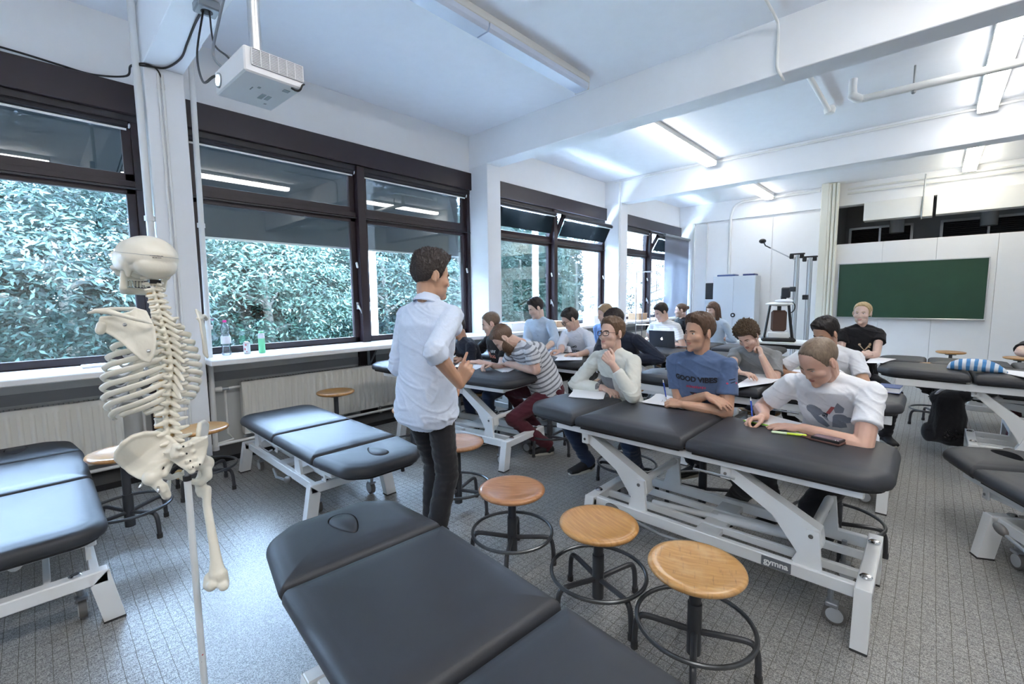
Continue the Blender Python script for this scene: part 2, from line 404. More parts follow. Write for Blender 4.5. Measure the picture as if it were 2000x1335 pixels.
# duct and grilles in the recess
t = thing('ventilation_duct', 'white boxed air duct hung above the chalkboard partition', 'duct', (.6, 12.55, 3.07))
MB().box((-1.33, -.02, .19), (.92, .3, .38), bev=.004).box((.95, -.02, .19), (3.2, .3, .40), bev=.004).box((-.78, -.03, .17), (.16, .32, .40), bev=.004).build('duct_box', 'white', t, smooth=False)
for x in (-1.28, .15): MB().tube([(x, .9, .2), (x, .9, -.2)], .13, 18).build('duct_outlet', 'grey_wall', t)
MB().tube([(-.84, -.2, .8), (-.86, -.2, -.08)], .012, 8).build('hanger_rod', 'greymetal', t)
for i, (x0, x1) in enumerate(((-1.62, -.45), (.06, 1.55))):
    g = thing('ventilation_grille', ['dark louvred wall grille, left one above the chalkboard', 'wider dark louvred wall grille, right of the other above the chalkboard'][i], 'grille', ((x0 + x1) / 2, 14.36, 2.8))
    w = x1 - x0; mb = MB()
    mb.box((0, 0, .34), (w, .06, .05)).box((-w / 2, 0, .05), (.05, .06, .62)).box((w / 2, 0, .05), (.05, .06, .62)).box((0, 0, .05), (.04, .06, .62)).build('grille_frame', 'alu', g, smooth=False)
    mb = MB(); mb.box((0, .02, .05), (w, .02, .6))
    for k in range(14): mb.box((0, -.01, -.22 + k * .042), (w, .03, .008), rot=(.5, 0, 0))
    mb.build('louvres', 'black', g, smooth=False)

# windows -----------------------------------------------------------
M['reddark'] = mat('dark_window_gasket', (.014, .012, .016), .4)
def pane(name, y0, y1, z0, z1, par, tilt=0, top=True, px=-5.33):
    "sash pivoting on its lower rail: frame, glass, handle side"
    s = D.objects.new('sash', None); COL.objects.link(s); s.parent = par; s.location = (px, (y0 + y1) / 2, z0); s.rotation_euler = (0, tilt, 0)
    w = y1 - y0; h = z1 - z0; fw = .065; mb = MB()
    mb.box((0, 0, fw / 2), (.06, w, fw), bev=.004).box((0, 0, h - fw / 2), (.06, w, fw), bev=.004)
    mb.box((0, -w / 2 + fw / 2, h / 2), (.06, fw, h), bev=.004).box((0, w / 2 - fw / 2, h / 2), (.06, fw, h), bev=.004)
    mb.build('sash_frame', 'red', s, smooth=False)
    MB().box((0, 0, h / 2), (.008, w - fw * 1.6, h - fw * 1.6)).build('pane', 'glass', s, smooth=False)
    return s
def bay(i, y0, tilts, screens):
    ya = y0; yb = y0 + 3.645; ym = (ya + yb) / 2
    w = D.objects.new('window_%d' % i, None); COL.objects.link(w); w['kind'] = 'structure'
    mb = MB()
    mb.box((-5.235, ym, 3.255), (.05, yb - ya, .25), bev=.004)                   # header board
    mb.box((-5.34, ym, 3.11), (.14, yb - ya, .05)).box((-5.34, ym, .94), (.14, yb - ya, .05))
    mb.box((-5.335, ya + .03, 2.02), (.15, .06, 2.2)).box((-5.335, yb - .03, 2.02), (.15, .06, 2.2))
    mb.box((-5.31, ym, 2.02), (.20, .10, 2.2), bev=.005)
    mb.box((-5.34, ym, 2.545), (.11, yb - ya, .05))
    mb.build('window_frame', 'red', w, smooth=False)
    MB().box((-5.27, ym, 3.105), (.03, yb - ya, .06)).box((-5.26, ym, 2.50), (.02, yb - ya, .014)).build('gasket', 'reddark', w, smooth=False)
    for j, (a, b) in enumerate(((ya + .06, ym - .05), (ym + .05, yb - .06))):
        pane('lower', a, b, .965, 2.52, w)
        tl = tilts[j]
        s = pane('upper', a, b, 2.57, 3.085, w, tl)
        h = .515; wd = b - a
        MB().tube([(.045, -wd / 2 + .02, h - .03), (.045, wd / 2 - .02, h - .03)], .030, 10).build('roller', 'reddark', s)
        MB().box((.05, 0, h - .075), (.012, wd - .06, .016)).build('blind_rail', 'white', s, smooth=False)
        MB().ell((.06, wd / 2 - .01, h - .04), (.02, .014, .03)).build('catch', 'steel', s)
        # espagnolette handle on the lower sash
        hy = b - .03 if j == 0 else a + .03
        MB().box((-5.27, hy, 1.42), (.02, .03, .09), bev=.004).cap((-5.25, hy, 1.42), (-5.235, hy + (.05 if j == 0 else -.05), 1.30), .011).build('window_handle', 'alu', w)
        MB().cap((-5.27, b - .02, 1.95), (-5.255, b - .02, 1.90), .014).build('latch', 'white', w)
        if screens[j]:
            z0, x = screens[j]
            m = MB(); n = 6
            m.box((x, (a + b) / 2, (z0 + 3.12) / 2), (.003, b - a + .04, 3.12 - z0)); m.build('sun_screen', 'screen', w, smooth=False)
            MB().box((x, (a + b) / 2, z0 - .012), (.02, b - a + .04, .022)).build('screen_rail', 'alu', w, smooth=False)
    return w
PI = math.pi
bay(1, BEAMS[0] + BW, (0, 0), ((2.56, -5.50), (2.56, -5.50)))
bay(2, BEAMS[1] + BW, (rad(1.0), rad(1.0)), ((2.16, -5.50), (2.16, -5.50)))
w3 = bay(3, BEAMS[2] + BW, (rad(14), rad(27)), (None, None))
w4 = bay(4, BEAMS[3] + BW, (rad(4), rad(30)), (None, None))
# blinds on the open top sashes of bay 3 and the long one hanging in bay 4
for w, z in ((w3, .40), (w4, .30)):
    for s in [c for c in w.children if c.name.startswith('sash')]:
        if abs(s.rotation_euler.y) > .2 or w is w3 and abs(s.rotation_euler.y) > .02:
            MB().box((.052, 0, .515 - .08 - .16), (.003, 1.60, .30)).build('blind', 'screen', s, smooth=False)
t = thing('roller_blind', 'long grey roller blind hanging from the open top window in the far corner', 'blind', (-4.98, 11.72, 0))
MB().box((0, 0, 1.98), (.004, 1.50, 2.05)).build('blind_cloth', 'blind', t, smooth=False)
MB().tube([(0, -.78, 3.03), (0, .78, 3.03)], .035, 12).build('blind_roller', 'greymetal', t)
# sills and posts under them
for i, y0 in enumerate(BEAMS[:4]):
    MBs = MB().box((-4.985, y0 + BW + 1.82, .925 + .012), (.60, 3.645, .05), bev=.008)
    struct('trim_%d' % (31 + i), MBs, 'sill', smooth=False)
    y = y0 + BW + 1.82
    struct('trim_%d' % (41 + i), MB().box((-5.24, y, .48), (.05, .22, .86)).box((-5.235, y0 + BW + .04, .48), (.05, .08, .86)).box((-5.235, y0 - .05, .48), (.05, .10, .86)), 'red', smooth=False)
    b = thing('sill_bracket', 'steel bracket under the window sill at the post %s' % ['far left', 'behind the standing man', 'below the third window', 'below the far window'][i], 'bracket', (-5.2, y, .9))
    MB().box((0, 0, -.15), (.02, .03, .3)).box((.15, 0, -.01), (.3, .03, .02)).box((.11, 0, -.13), (.34, .012, .02), rot=(0, -.85, 0)).build('bracket_arm', 'greymetal', b, smooth=False)

# radiators -------------------------------------------------------
def radiator(ya, yb, label, valve_y):
    t = thing('radiator', label, 'radiator', (-5.16, (ya + yb) / 2, 0), group='panel radiators under the windows')
    L = yb - ya; n = int(L / .0667); mb = MB()
    z0, z1 = .12, .67; prof = []
    # vertically fluted front sheet
    v = []; f = []; K = n * 8
    for k in range(K + 1):
        y = -L / 2 + L * k / K; ph = (k % 8) / 8 * 2 * PI
        g = .022 * max(0, math.cos(ph)) ** .6 if math.cos(ph) > 0 else 0
        for z, s in ((z0, 0), (z0 + .035, 0), (z0 + .055, 1), (z1 - .055, 1), (z1 - .035, 0), (z1, 0)):
            v.append((.03 + (g if s else .006), y, z))
    for k in range(K):
        for q in range(5): f.append((k * 6 + q, (k + 1) * 6 + q, (k + 1) * 6 + q + 1, k * 6 + q + 1))
    mb.add(v, f); mb.build('front_panel', 'rad', t, auto=50)
    MB().box((-.01, 0, (z0 + z1) / 2), (.07, L, z1 - z0), bev=.006).build('body', 'rad', t, smooth=False)
    mb = MB()
    for k in range(int(L / .03)): mb.box((-.01, -L / 2 + .02 + k * .03, z1 + .002), (.05, .006, .006))
    mb.build('top_grille', 'greymetal', t, smooth=False)
    vy = valve_y - (ya + yb) / 2; e = L / 2 * (1 if vy > 0 else -1)
    MB().tube([(-.01, e, .62), (-.01, vy, .62)], .012).tube([(-.01, vy, .63), (-.01, vy, .16), (.05, vy + (.03 if vy < 0 else -.03), .10), (.08, vy - .15 if vy < 0 else vy + .15, .09)], .011).build('feed_pipe', 'pipe', t)
    MB().tube([(-.0, vy - .03, .62), (0, vy + .03, .62)], .018).build('valve', 'greymetal', t)
    MB().tube([(0, vy - (.03 if vy < 0 else -.03), .62), (0, vy - (.10 if vy < 0 else -.10), .62)], [.026, .024], 14).build('thermostat_head', 'white', t)
radiator(-2.6, .47, 'cream ribbed radiator at the far left behind the skeleton', .62)
radiator(1.41, 4.45, 'cream ribbed radiator below the window behind the standing man', 1.27)
radiator(5.3, 8.2, 'cream ribbed radiator below the third window behind the seated group', 5.15)
radiator(9.2, 12.2, 'cream ribbed radiator below the far window', 9.05)
t = thing('heating_pipe', 'painted heating pipe running along the floor under the radiators', 'pipe', (-5.06, 4.7, 0))
MB().tube([(0, -7.6, .085), (0, 7.6, .085)], .016, 10).build('pipe_run', 'pipe', t)
mb = MB()
for y in (-5.4, -3.2, -1.75, -.4, 2.2, 4.5): mb.box((-.02, y, .07), (.03, .03, .05)).box((-.02, y, .11), (.02, .02, .06))
mb.build('pipe_clip', 'greymetal', t, smooth=False)
def pipe(pts, r, label, name='riser_pipe', m='pipe', clips=(), n=12, cr=None):
    p0 = Vector(pts[0]); t = thing(name, label, 'pipe', p0)
    MB().tube([Vector(p) - p0 for p in pts], r, n).build('pipe_run', m, t)
    for c in clips: MB().tube([Vector(c) - p0 - Vector((0, 0, .02)), Vector(c) - p0 + Vector((0, 0, .02))], r * 1.35, n).build('pipe_collar', m, t)
    return t
pipe([(-4.90, .745, 3.93), (-4.90, .745, .05)], .028, 'thick white vertical pipe on the left side of the near column', clips=[(-4.90, .745, 2.2)])
pipe([(-5.02, 1.16, 3.93), (-5.02, 1.12, .05)], .024, 'white vertical pipe in the corner right of the near column', clips=[(-5.02, 1.14, 1.25), (-5.02, 1.14, 2.2), (-5.02, 1.12, .07)])
for y, l in ((.875, 'left thin conduit on the front of the near column'), (.905, 'right thin conduit on the front of the near column')):
    pipe([(-4.855, y, 3.40), (-4.855, y, .06)], .010, l, 'conduit', 'pipe', clips=[(-4.855, y, 3.3), (-4.855, y, 2.5), (-4.855, y, 1.9), (-4.855, y, 1.3)])
pipe([(-4.90, 8.57, 3.9), (-4.90, 8.57, .05)], .02, 'thin white pipe left of the third column', 'conduit')
pipe([(-5.0, 8.55, 3.87), (XR, 8.55, 3.87)], .016, 'thin white conduit running along the top of the third beam', 'conduit', clips=())
p = crom([(-3.92, 12.5, .3), (-3.92, 12.5, 3.2), (-3.92, 12.5, 3.5), (-3.86, 12.48, 3.72), (-3.70, 12.46, 3.83), (-3.4, 12.45, 3.85), (-2.0, 12.45, 3.85)], 5)
pipe(p, .03, 'bent white conduit going up the far wall panels', 'conduit')
for z, l in ((3.80, 'upper'), (3.70, 'lower')):
    pipe([(-1.5, 12.45, z), (XR, 12.45, z)], .02, '%s cream pipe along the beam above the chalkboard' % l, 'conduit')
# heating pipe hung below the ceiling on the right
t = thing('ceiling_pipe', 'thick white pipe hung below the ceiling at the upper right', 'pipe', (-.8, 6.6, 3.7))
MB().tube(crom([(0, -.05, .22), (0, -.05, .10), (.02, -.03, .02), (.10, 0, 0), (.5, .03, 0), (4.0, .24, 0)], 5), .040, 16).build('pipe_run', 'pipe', t)
MB().cap((0, -.05, .04), (.06, -.02, 0), .046).build('elbow', 'pipe', t)
MB().tube([(.52, .03, .22), (.52, .03, -.04)], .009, 8).ell((.52, .03, -.05), .022).build('hanger', 'greymetal', t)
pipe([(-1.12, 4.9, 3.86), (-1.12, 7.2, 3.86)], .028, 'short white conduit on the ceiling ending at a detector', 'conduit')
t = thing('smoke_detector', 'small round white detector on the ceiling between the beams', 'detector', (-1.12, 7.28, 3.93))
MB().lathe([(.03, -.10), (.055, -.09), (.065, -.05), (.065, -.03), (.05, 0)], 24).build('detector_body', 'white', t)
pipe(crom([(-1.13, 3.6, 3.88), (-1.13, 4.5, 3.88), (-1.13, 4.66, 3.84), (-1.13, 4.685, 3.7), (-1.13, 4.685, 3.52), (-1.10, 4.70, 3.44), (-1.10, 4.8, 3.43)], 4), .012, 'white conduit bent down over the side of the second beam', 'conduit')

# ceiling luminaires --------------------------------------------------
def luminaire(x, y0, y1, lit, label, mt='diff_on'):
    t = thing('ceiling_light', label, 'ceiling light', (x, (y0 + y1) / 2, CZ), group='two-part fluorescent ceiling lights')
    L = y1 - y0
    MB().box((0, 0, -.035), (.20, L + .02, .07), bev=.006).build('housing', 'lamp', t, smooth=False)
    for s in (-1, 1):
        pts = [(-.095, -.07), (-.09, -.11), (-.07, -.135), (.07, -.135), (.09, -.11), (.095, -.07)]
        a = s * L / 4 - L / 4 + .008; b = s * L / 4 + L / 4 - .008
        MB().prism(pts, 'y', a, b).build('diffuser', mt if lit else 'diff_off', t, smooth=False)
        e = L / 2 * s
        MB().box((0, e, -.10), (.19, .012, .075), bev=.003).build('end_cap', 'lamp', t, smooth=False)
    return t
LX = -3.02; RX = .37
luminaire(LX, 1.35, 4.42, False, 'unlit ceiling light over the front bay near the windows')
luminaire(LX, 5.75, 8.45, True, 'lit ceiling light over the second bay on the window side')
luminaire(LX, 9.9, 12.35, True, 'lit ceiling light at the far end near the window corner')
luminaire(RX, 1.3, 4.25, True, 'lit ceiling light over the front bay on the right', 'diff_front')
luminaire(RX, 5.75, 8.5, True, 'lit ceiling light over the second bay at the upper right edge')
luminaire(RX, 10.2, 12.35, True, 'lit ceiling light above the chalkboard', 'diff_warm')
luminaire(RX, -2.6, .4, True, 'lit ceiling light behind the camera on the right', 'diff_front')

# chalkboard ----------------------------------------------------------
t = thing('chalkboard', 'long dark green chalkboard with aluminium edge on the far partition', 'chalkboard', (-.405, 12.28, 1.585))
MB().box((0, 0, 0), (2.27, .02, 1.15), bev=.003).build('board', 'green', t, smooth=False)
mb = MB().box((0, -.005, .58), (2.30, .03, .018)).box((-1.145, -.005, 0), (.018, .03, 1.17)).box((1.145, -.005, 0), (.018, .03, 1.17))
mb.build('board_frame', 'alu', t, smooth=False)
MB().box((0, -.03, -.59), (2.30, .08, .03), bev=.004).build('chalk_ledge', 'alu', t, smooth=False)
# ------------------------------------------------------------------ treatment beds
def inset_poly(corners, d, R, seg=6):
    "convex polygon inset by d, corners rounded (radius per corner or number)"
    n = len(corners); C = [Vector(c) for c in corners]; out = []
    area = sum(C[i].x * C[(i + 1) % n].y - C[(i + 1) % n].x * C[i].y for i in range(n))
    if area < 0: C.reverse()
    RR = list(R) if isinstance(R, (list, tuple)) else [R] * n
    if area < 0: RR.reverse()
    for i in range(n):
        p, a, b = C[i], C[i - 1], C[(i + 1) % n]
        e1 = (p - a).normalized(); e2 = (b - p).normalized()
        n1 = Vector((-e1.y, e1.x)); n2 = Vector((-e2.y, e2.x))
        bis = (n1 + n2).normalized(); k = 1 / max(.2, bis.dot(n1)); q = p + bis * d * k
        r = max(.004, RR[i] - d); th = math.acos(max(-1, min(1, e1.dot(e2))))
        c = q + bis * r * k; a0 = math.atan2(-n1.y, -n1.x)
        for s in range(seg + 1):
            an = a0 + th * s / seg; out.append((c.x + r * math.cos(an), c.y + r * math.sin(an)))
    return out
def cushion_mb(corners, z0, z1, er=.03, R=.04):
    mb = MB(); prof = []
    for k in range(3): a = PI / 2 * k / 2; prof.append((er * .5 * (1 - math.sin(a)), z0 + er * .5 * (1 - math.cos(a))))
    for k in range(6): a = PI / 2 * k / 5; prof.append((er * (1 - math.cos(a)), z1 - .012 - er * (1 - math.sin(a))))
    prof += [(er + .012, z1 - .008), (er + .03, z1 - .0045), (er + .05, z1 - .002), (er + .07, z1 - .0008)]
    rings = [inset_poly(corners, d, R) for d, z in prof]; n = len(rings[0]); v = []; f = []
    for ring, (d, z) in zip(rings, prof): v += [(p[0], p[1], z) for p in ring]
    for i in range(len(prof) - 1):
        for k in range(n): f.append((i * n + k, i * n + (k + 1) % n, (i + 1) * n + (k + 1) % n, (i + 1) * n + k))
    f.append(tuple(range(n - 1, -1, -1)))
    c = len(v); cx = sum(p[0] for p in rings[-1]) / n; cy = sum(p[1] for p in rings[-1]) / n; v.append((cx, cy, z1 + .0003))
    o = (len(prof) - 1) * n
    for k in range(n): f.append((o + k, o + (k + 1) % n, c))
    return mb.add(v, f)
def keyhole(s, n=28):
    "outline of the breathing hole, wide end towards -x"
    P = []
    for k in range(n):
        a = 2 * PI * k / n; w = .052 + .022 * -math.cos(a)
        P.append((math.cos(a) * .105 * s + .0, math.sin(a) * w * s))
    return P
def key_mb(z0, z1, s, er):
    mb = MB(); prof = [(s, z0), (s, z1 - er), (s - er * 3, z1 - er * .3), (s - er * 7, z1)]
    v = []; f = []; n = 28
    for q, z in prof: v += [(p[0], p[1], z) for p in keyhole(q, n)]
    for i in range(3):
        for k in range(n): f.append((i * n + k, i * n + (k + 1) % n, (i + 1) * n + (k + 1) % n, (i + 1) * n + k))
    f.append(tuple(range(n - 1, -1, -1))); f.append(tuple(3 * n + k for k in range(n)))
    return mb.add(v, f)
def boolean(o, cutter):
    md = o.modifiers.new('b', 'BOOLEAN'); md.operation = 'DIFFERENCE'; md.object = cutter; md.solver = 'EXACT'
    dg = bpy.context.evaluated_depsgraph_get(); dg.update(); me = D.meshes.new_from_object(o.evaluated_get(dg)); o.modifiers.clear(); o.data = me
    D.objects.remove(cutter)
GYM = None
def bed(label, loc, rz, zt, head='hole', arm=-1, W=.65, secs=(.46, .70, .86), plug=True, text=False, lever=True, apron=0, order=1, pos='low'):
    t = thing('treatment_bed', label, 'treatment bed', (loc[0], loc[1], 0), rz, 'black upholstered treatment beds in rows')
    T = .082; L = sum(secs); x = -L / 2; h = W / 2; zb = zt - T
    for i, s in enumerate(secs):
        a, b = x + (.004 if i else 0), x + s - .004; x += s
        if i == 0:
            c = [(a, -h * .72), (b, -h), (b, h), (a, h * .72)]; R = [.10, .03, .03, .10]
            c = [(a, -h * .50), (a + .10, -h * .88), (b, -h), (b, h), (a + .10, h * .88), (a, h * .50)]; R = [.12, .12, .02, .02, .12, .12]
        elif i == len(secs) - 1: c = [(a, -h), (b, -h), (b, h), (a, h)]; R = [.02, .13, .13, .02]
        else: c = [(a, -h), (b, -h), (b, h), (a, h)]; R = .02
        nm = ['head_cushion', 'back_cushion', 'leg_cushion'][min(i, 2)]
        o = cushion_mb(c, zb, zt, .042, R).build(nm, 'vinyl', t, auto=60)
        if i == 0 and head == 'hole':
            cx = (a + b) / 2 - .02
            k = key_mb(zt - .06, zt + .05, 1.0, .001); k.v = [(p[0] + cx, p[1], p[2]) for p in k.v]; kc = k.build('cut', 'vinyl')
            kc.location = t.location; kc.rotation_euler = t.rotation_euler
            boolean(o, kc)
            me = o.data; me.polygons.foreach_set('use_smooth', [True] * len(me.polygons)); me.set_sharp_from_angle(angle=rad(50))
            if plug:
                k = key_mb(zt - .055, zt + .004, .94, .012); k.v = [(p[0] + cx, p[1], p[2]) for p in k.v]; k.build('face_hole_plug', 'vinyl', t, auto=60)
        # plywood edge under the cushion
        MB().prism(inset_poly(c, .03, R), 'z', zb - .014, zb + .002).build('cushion_board', 'black', t, smooth=False)
    zf = zb - .014
    # upper frame
    mb = MB()
    for y in (-.255, .255): mb.box((.10, y, zf - .018), (1.62, .035, .035), bev=.004)
    for xx in (-.66, -.02, .55, .88): mb.box((xx, 0, zf - .018), (.04, .50, .03), bev=.003)
    if apron:
        for y in (-.275, .275): mb.box((.0, y, zf - .03), (1.9, .02, .06), bev=.003)
    mb.build('upper_frame', 'frame', t, smooth=False)
    # base, feet
    x0, x1 = -.43, .93; zr = .225
    mb = MB()
    for y in (-.255, .255): mb.box(((x0 + x1) / 2, y, zr), (x1 - x0 - .06, .035, .06), bev=.004)
    for y in (-.10, .10): mb.box(((x0 + x1) / 2, y, zr - .005), (x1 - x0 - .06, .025, .04), bev=.003)
    mb.box((.25, 0, zr - .01), (.12, .5, .03), bev=.003)
    mb.build('base_frame', 'frame', t, smooth=False)
    for xx in (x0, x1):
        MB().box((xx, 0, zr + .005), (.06, .60, .06), bev=.005).build('end_beam', 'frame', t, smooth=False)
        for sy in (-1, 1):
            pts = [(sy * .235, zr - .03), (sy * .302, zr + .034), (sy * .345, .008), (sy * .268, .008)]
            m = MB(); m.prism(pts, 'x', xx - .03, xx + .03); m.build('leg', 'frame', t, smooth=False)
            MB().prism([(sy * .266, 0), (sy * .347, 0), (sy * .346, .010), (sy * .267, .010)], 'x', xx - .031, xx + .031).build('foot_cap', 'rubber', t, smooth=False)
            c = D.objects.new('caster', None); COL.objects.link(c); c.parent = t; c.location = (xx + (.10 if xx > 0 else -.10) * (-1), sy * .205, .052)
            MB().tube([(0, -.014, 0), (0, .014, 0)], .046, 20).build('tyre', 'pad', c)
            MB().tube([(0, -.018, 0), (0, .018, 0)], .034, 20).build('wheel', 'caster', c)
            MB().tube([(-.02, 0, .05), (-.02, 0, .17)], .012, 10).box((-.012, 0, .045), (.05, .05, .02), bev=.004).build('fork', 'greymetal', c)
            MB().lathe([(.006, .0), (.022, .002), (.024, .008), (.018, .014), (.004, .016)], 20).build('levelling_knob', 'steel', t).location = (xx, sy * .19, zr + .034)
    # lift arms
    ya = .20 * arm; uz = zf - .06; lz = .41; AL = .43
    for lx in (.73, -.12):
        dz = uz - lz; dx = math.sqrt(max(.02, AL * AL - dz * dz)); ux = lx - dx
        d = Vector((ux - lx, dz)).normalized(); nn = Vector((-d.y, d.x)); nn = nn if nn.y > 0 else -nn
        A = Vector((lx, lz)); B = Vector((ux, uz))
        pts = [A + nn * .035 - d * .02, B + nn * .026 + d * .02, B - nn * .026 + d * .02, A + d * .16 - nn * .045, A + Vector((-.055, -.11)), A + Vector((-.075, -.155)), A + Vector((-.045, -.165)), A + Vector((.045, -.05))]
        m = MB(); m.prism([tuple(p) for p in pts], 'y', ya - .036, ya + .036); m.build('lift_arm', 'frame', t, smooth=False)
        for yy in (.245, -.245): MB().prism([(lx - .075, zr), (lx + .05, zr), (lx + .03, lz + .02), (lx - .02, lz + .02)], 'y', yy - .01, yy + .01).build('pivot_bracket', 'frame', t, smooth=False)
        MB().tube([(lx, -.24, lz), (lx, .24, lz)], .022, 16).build('pivot_tube', 'frame', t)
        MB().tube([(lx, .256 * arm, lz - .005), (lx, .262 * arm, lz - .005)], .010, 12).build('bolt', 'steel', t)
        MB().box((ux, ya + .045 * arm, uz + .01), (.05, .012, .11), bev=.004).box((ux, 0, uz + .045), (.05, .5, .02), bev=.003).tube([(ux, -.24, uz), (ux, .24, uz)], .014, 12).build('upper_bracket', 'frame', t, smooth=False)
        MB().tube([(ux, ya + .050 * arm, uz - .015), (ux, ya + .056 * arm, uz - .015)], .008, 12).build('bolt', 'steel', t)
    # thrust rod of the lift
    MB().tube([(.60, .0, .26), (-.15, 0, .20)], .018, 12).tube([(.60, 0, .26), (.25, 0, .235)], .026, 12).build('lift_piston', 'frame', t)
    if lever:
        xx = .1
        MB().tube([(xx + .22, .27 * arm, .17), (xx - .05, .34 * arm, .20), (xx - .30, .36 * arm, .25)], .009, 8).build('pedal_rod', 'greymetal', t)
        MB().ell((xx - .33, .36 * arm, .262), (.048, .022, .026), rot=Euler((0, .25, 0)).to_matrix()).build('pedal', 'pad', t)
    MB().tube([(.22, .30 * arm, zf - .05), (.22, .33 * arm, zf - .06), (.42, .33 * arm, zf - .06)], .006, 8).build('side_handle', 'steel', t)
    if text:
        y = .2745 * arm; xx = .60
        MB().box((xx, y, zr), (.125, .004, .050), bev=.002).build('name_plate', 'plate', t, smooth=False)
        cu = D.curves.new('label_text', 'FONT'); cu.body = 'gymna'; cu.size = .040; cu.extrude = .0006; cu.offset = .0011; cu.align_x = 'CENTER'
        tmp = D.objects.new('tmp', cu); COL.objects.link(tmp); dg = bpy.context.evaluated_depsgraph_get(); me = D.meshes.new_from_object(tmp.evaluated_get(dg)); D.objects.remove(tmp)
        me.transform(Matrix.Translation((xx, y + .0035 * arm, zr - .010)) @ Matrix.Rotation(PI / 2, 4, 'X'))
        finish(me, 'plate_lettering', 'white', t, smooth=False)
    return t
M['plate'] = mat('grey_plate', (.14, .15, .17), .4)
bedA = bed('black treatment bed in the front at the bottom centre, with plugged face hole', (-1.0, .80), rad(-4.5), .545, W=.66)
bedA.location = (-.985, .785, 0)
bedB = bed('black treatment bed in front of the three seated men at right, with papers on it', (-1.07, 2.60), rad(0), .77, head='plain', text=True, secs=(.47, .70, .85))
bedC = bed('low black treatment bed between the radiator and the standing man', (-3.42, 1.48), rad(180), .505, arm=1)
bedD = bed('low black treatment bed at the left edge behind the skeleton', (-3.70, -.15), rad(0), .50, W=.64)
bedE = bed('black treatment bed where the man in the striped shirt leans', (-3.60, 2.890), rad(7), .81, head='plain', W=.64, text=True)
bedF = bed('black treatment bed in front of the man in the light blue sweater', (-3.52, 4.02), rad(0), .85, head='plain', W=.62, lever=False)
bedG = bed('low black treatment bed at the right edge with open face hole', (.79, 3.05), rad(-63.7), .50, plug=False)
bedG.location = (.245 + .896 * .325 + .443 * .505, 3.655 + .443 * .325 - .896 * .505, 0)
bedH = bed('black treatment bed behind the buzz-cut man, with the blue book on it', (-1.10, 4.20), rad(0), .77, head='plain', W=.66, apron=1)
bedI = bed('black treatment bed carrying the blue striped pencil case', (.75, 5.50), rad(0), .85, head='plain', W=.66, apron=1, secs=(.62, .70, .86))
bedJ = bed('black treatment bed furthest at right in front of the chalkboard', (.55, 7.35), rad(0), .72, head='plain', lever=False)
bedK = bed('black treatment bed carrying the silver laptop', (-2.55, 5.85), rad(0), .78, head='plain', lever=False)
bedL = bed('lower black treatment bed half hidden behind the striped pencil case bed', (1.05, 6.35), rad(0), .62, head='plain', lever=False)
bedN = bed('black treatment bed in front of the cabinet where the long-haired woman sits', (-2.45, 6.98), rad(0), .78, head='plain', lever=False)

# ------------------------------------------------------------------ stools
def make_stool(zs, wood):
    t = thing('stool', 'stool', 'stool')
    R = .187
    MB().lathe([(.05, zs - .030), (R - .03, zs - .028), (R - .008, zs - .020), (R, zs - .008), (R - .004, zs + .002), (R - .02, zs + .006), (R - .05, zs + .001), (R - .09, zs - .005), (.03, zs - .008)], 48).build('seat', wood, t, auto=80)
    MB().tube([(0, 0, zs - .05), (0, 0, zs - .03)], .07, 20).build('seat_plate', 'tube', t)
    MB().tube([(0, 0, .10), (0, 0, zs - .05)], .023, 20).build('column', 'tube', t)
    MB().tube([(0, 0, .055), (0, 0, .27)], .028, 20).build('column_sleeve', 'tube', t)
    ring = [(.225 * math.cos(2 * PI * k / 40), .225 * math.sin(2 * PI * k / 40), .185) for k in range(40)]
    MB().tube(ring, .0095, 10, closed=True).build('foot_ring', 'tubeworn', t)
    for k in range(4):
        c, s = math.cos(k * PI / 2), math.sin(k * PI / 2)
        pts = crom([(.02, 0, .150), (.12, 0, .158), (.195, 0, .160), (.222, 0, .140), (.232, 0, .09), (.235, 0, .012)], 4)
        MB().tube([(p.x * c, p.x * s, p.z) for p in pts], .0125, 10).build('leg', 'tube', t)
        MB().tube([(.235 * c, .235 * s, 0), (.235 * c, .235 * s, .03)], .0155, 10).build('rubber_foot', 'rubber', t)
    return t
STO = {}
def stool(x, y, zs, label, wood='wood', rz=0):
    k = (round(zs, 2), wood)
    if k not in STO: o = STO[k] = make_stool(zs, wood)
    else: o = copy_tree(STO[k])
    o.location = (x, y, 0); o.rotation_euler = (0, 0, rz)
    return tag(o, label, 'stool', 'round wooden stools on dark four-legged bases')
stool(-.627, 1.735, .43, 'worn scratched wooden stool, nearest to the camera beside the front bed', 'wood3', rad(20))
stool(-1.10, 1.767, .43, 'smooth amber wooden stool, middle of the three beside the front bed', 'wood', rad(-20))
stool(-1.665, 1.765, .435, 'brown wooden stool beside the front bed, closest to the standing man', 'wood2', rad(35))
p = at(893, 867, 3.15); stool(p.x, p.y, .50, 'reddish wooden stool just right of the standing man\'s legs', 'wood2', rad(15))
p = at(656, 773, 4.62); stool(p.x, p.y, .56, 'wooden stool in front of the radiator behind the far end of the low bed', 'wood', rad(10))
p = at(806, 790, 4.1); stool(p.x, p.y, .50, 'wooden stool mostly hidden behind the standing man', 'wood2', rad(30))
p = at(238, 853, 2.85); stool(p.x, p.y, .55, 'wooden stool left of the skeleton pelvis by the radiator', 'wood', rad(30))
p = at(393, 832, 3.55); stool(p.x, p.y, .50, 'wooden stool behind the skeleton pelvis near the column', 'wood', rad(40))
for px, py, d, l in ((1857, 687, 7.4, 'wooden stool standing before the chalkboard between the rear beds'), (1992, 698, 7.0, 'wooden stool at the right edge before the chalkboard'), (1835, 712, 5.05, 'wooden stool mostly hidden behind the blue striped pencil case')):
    p = at(px, py, d); stool(p.x, p.y, round(p.z, 2), l, 'wood', rad(25))
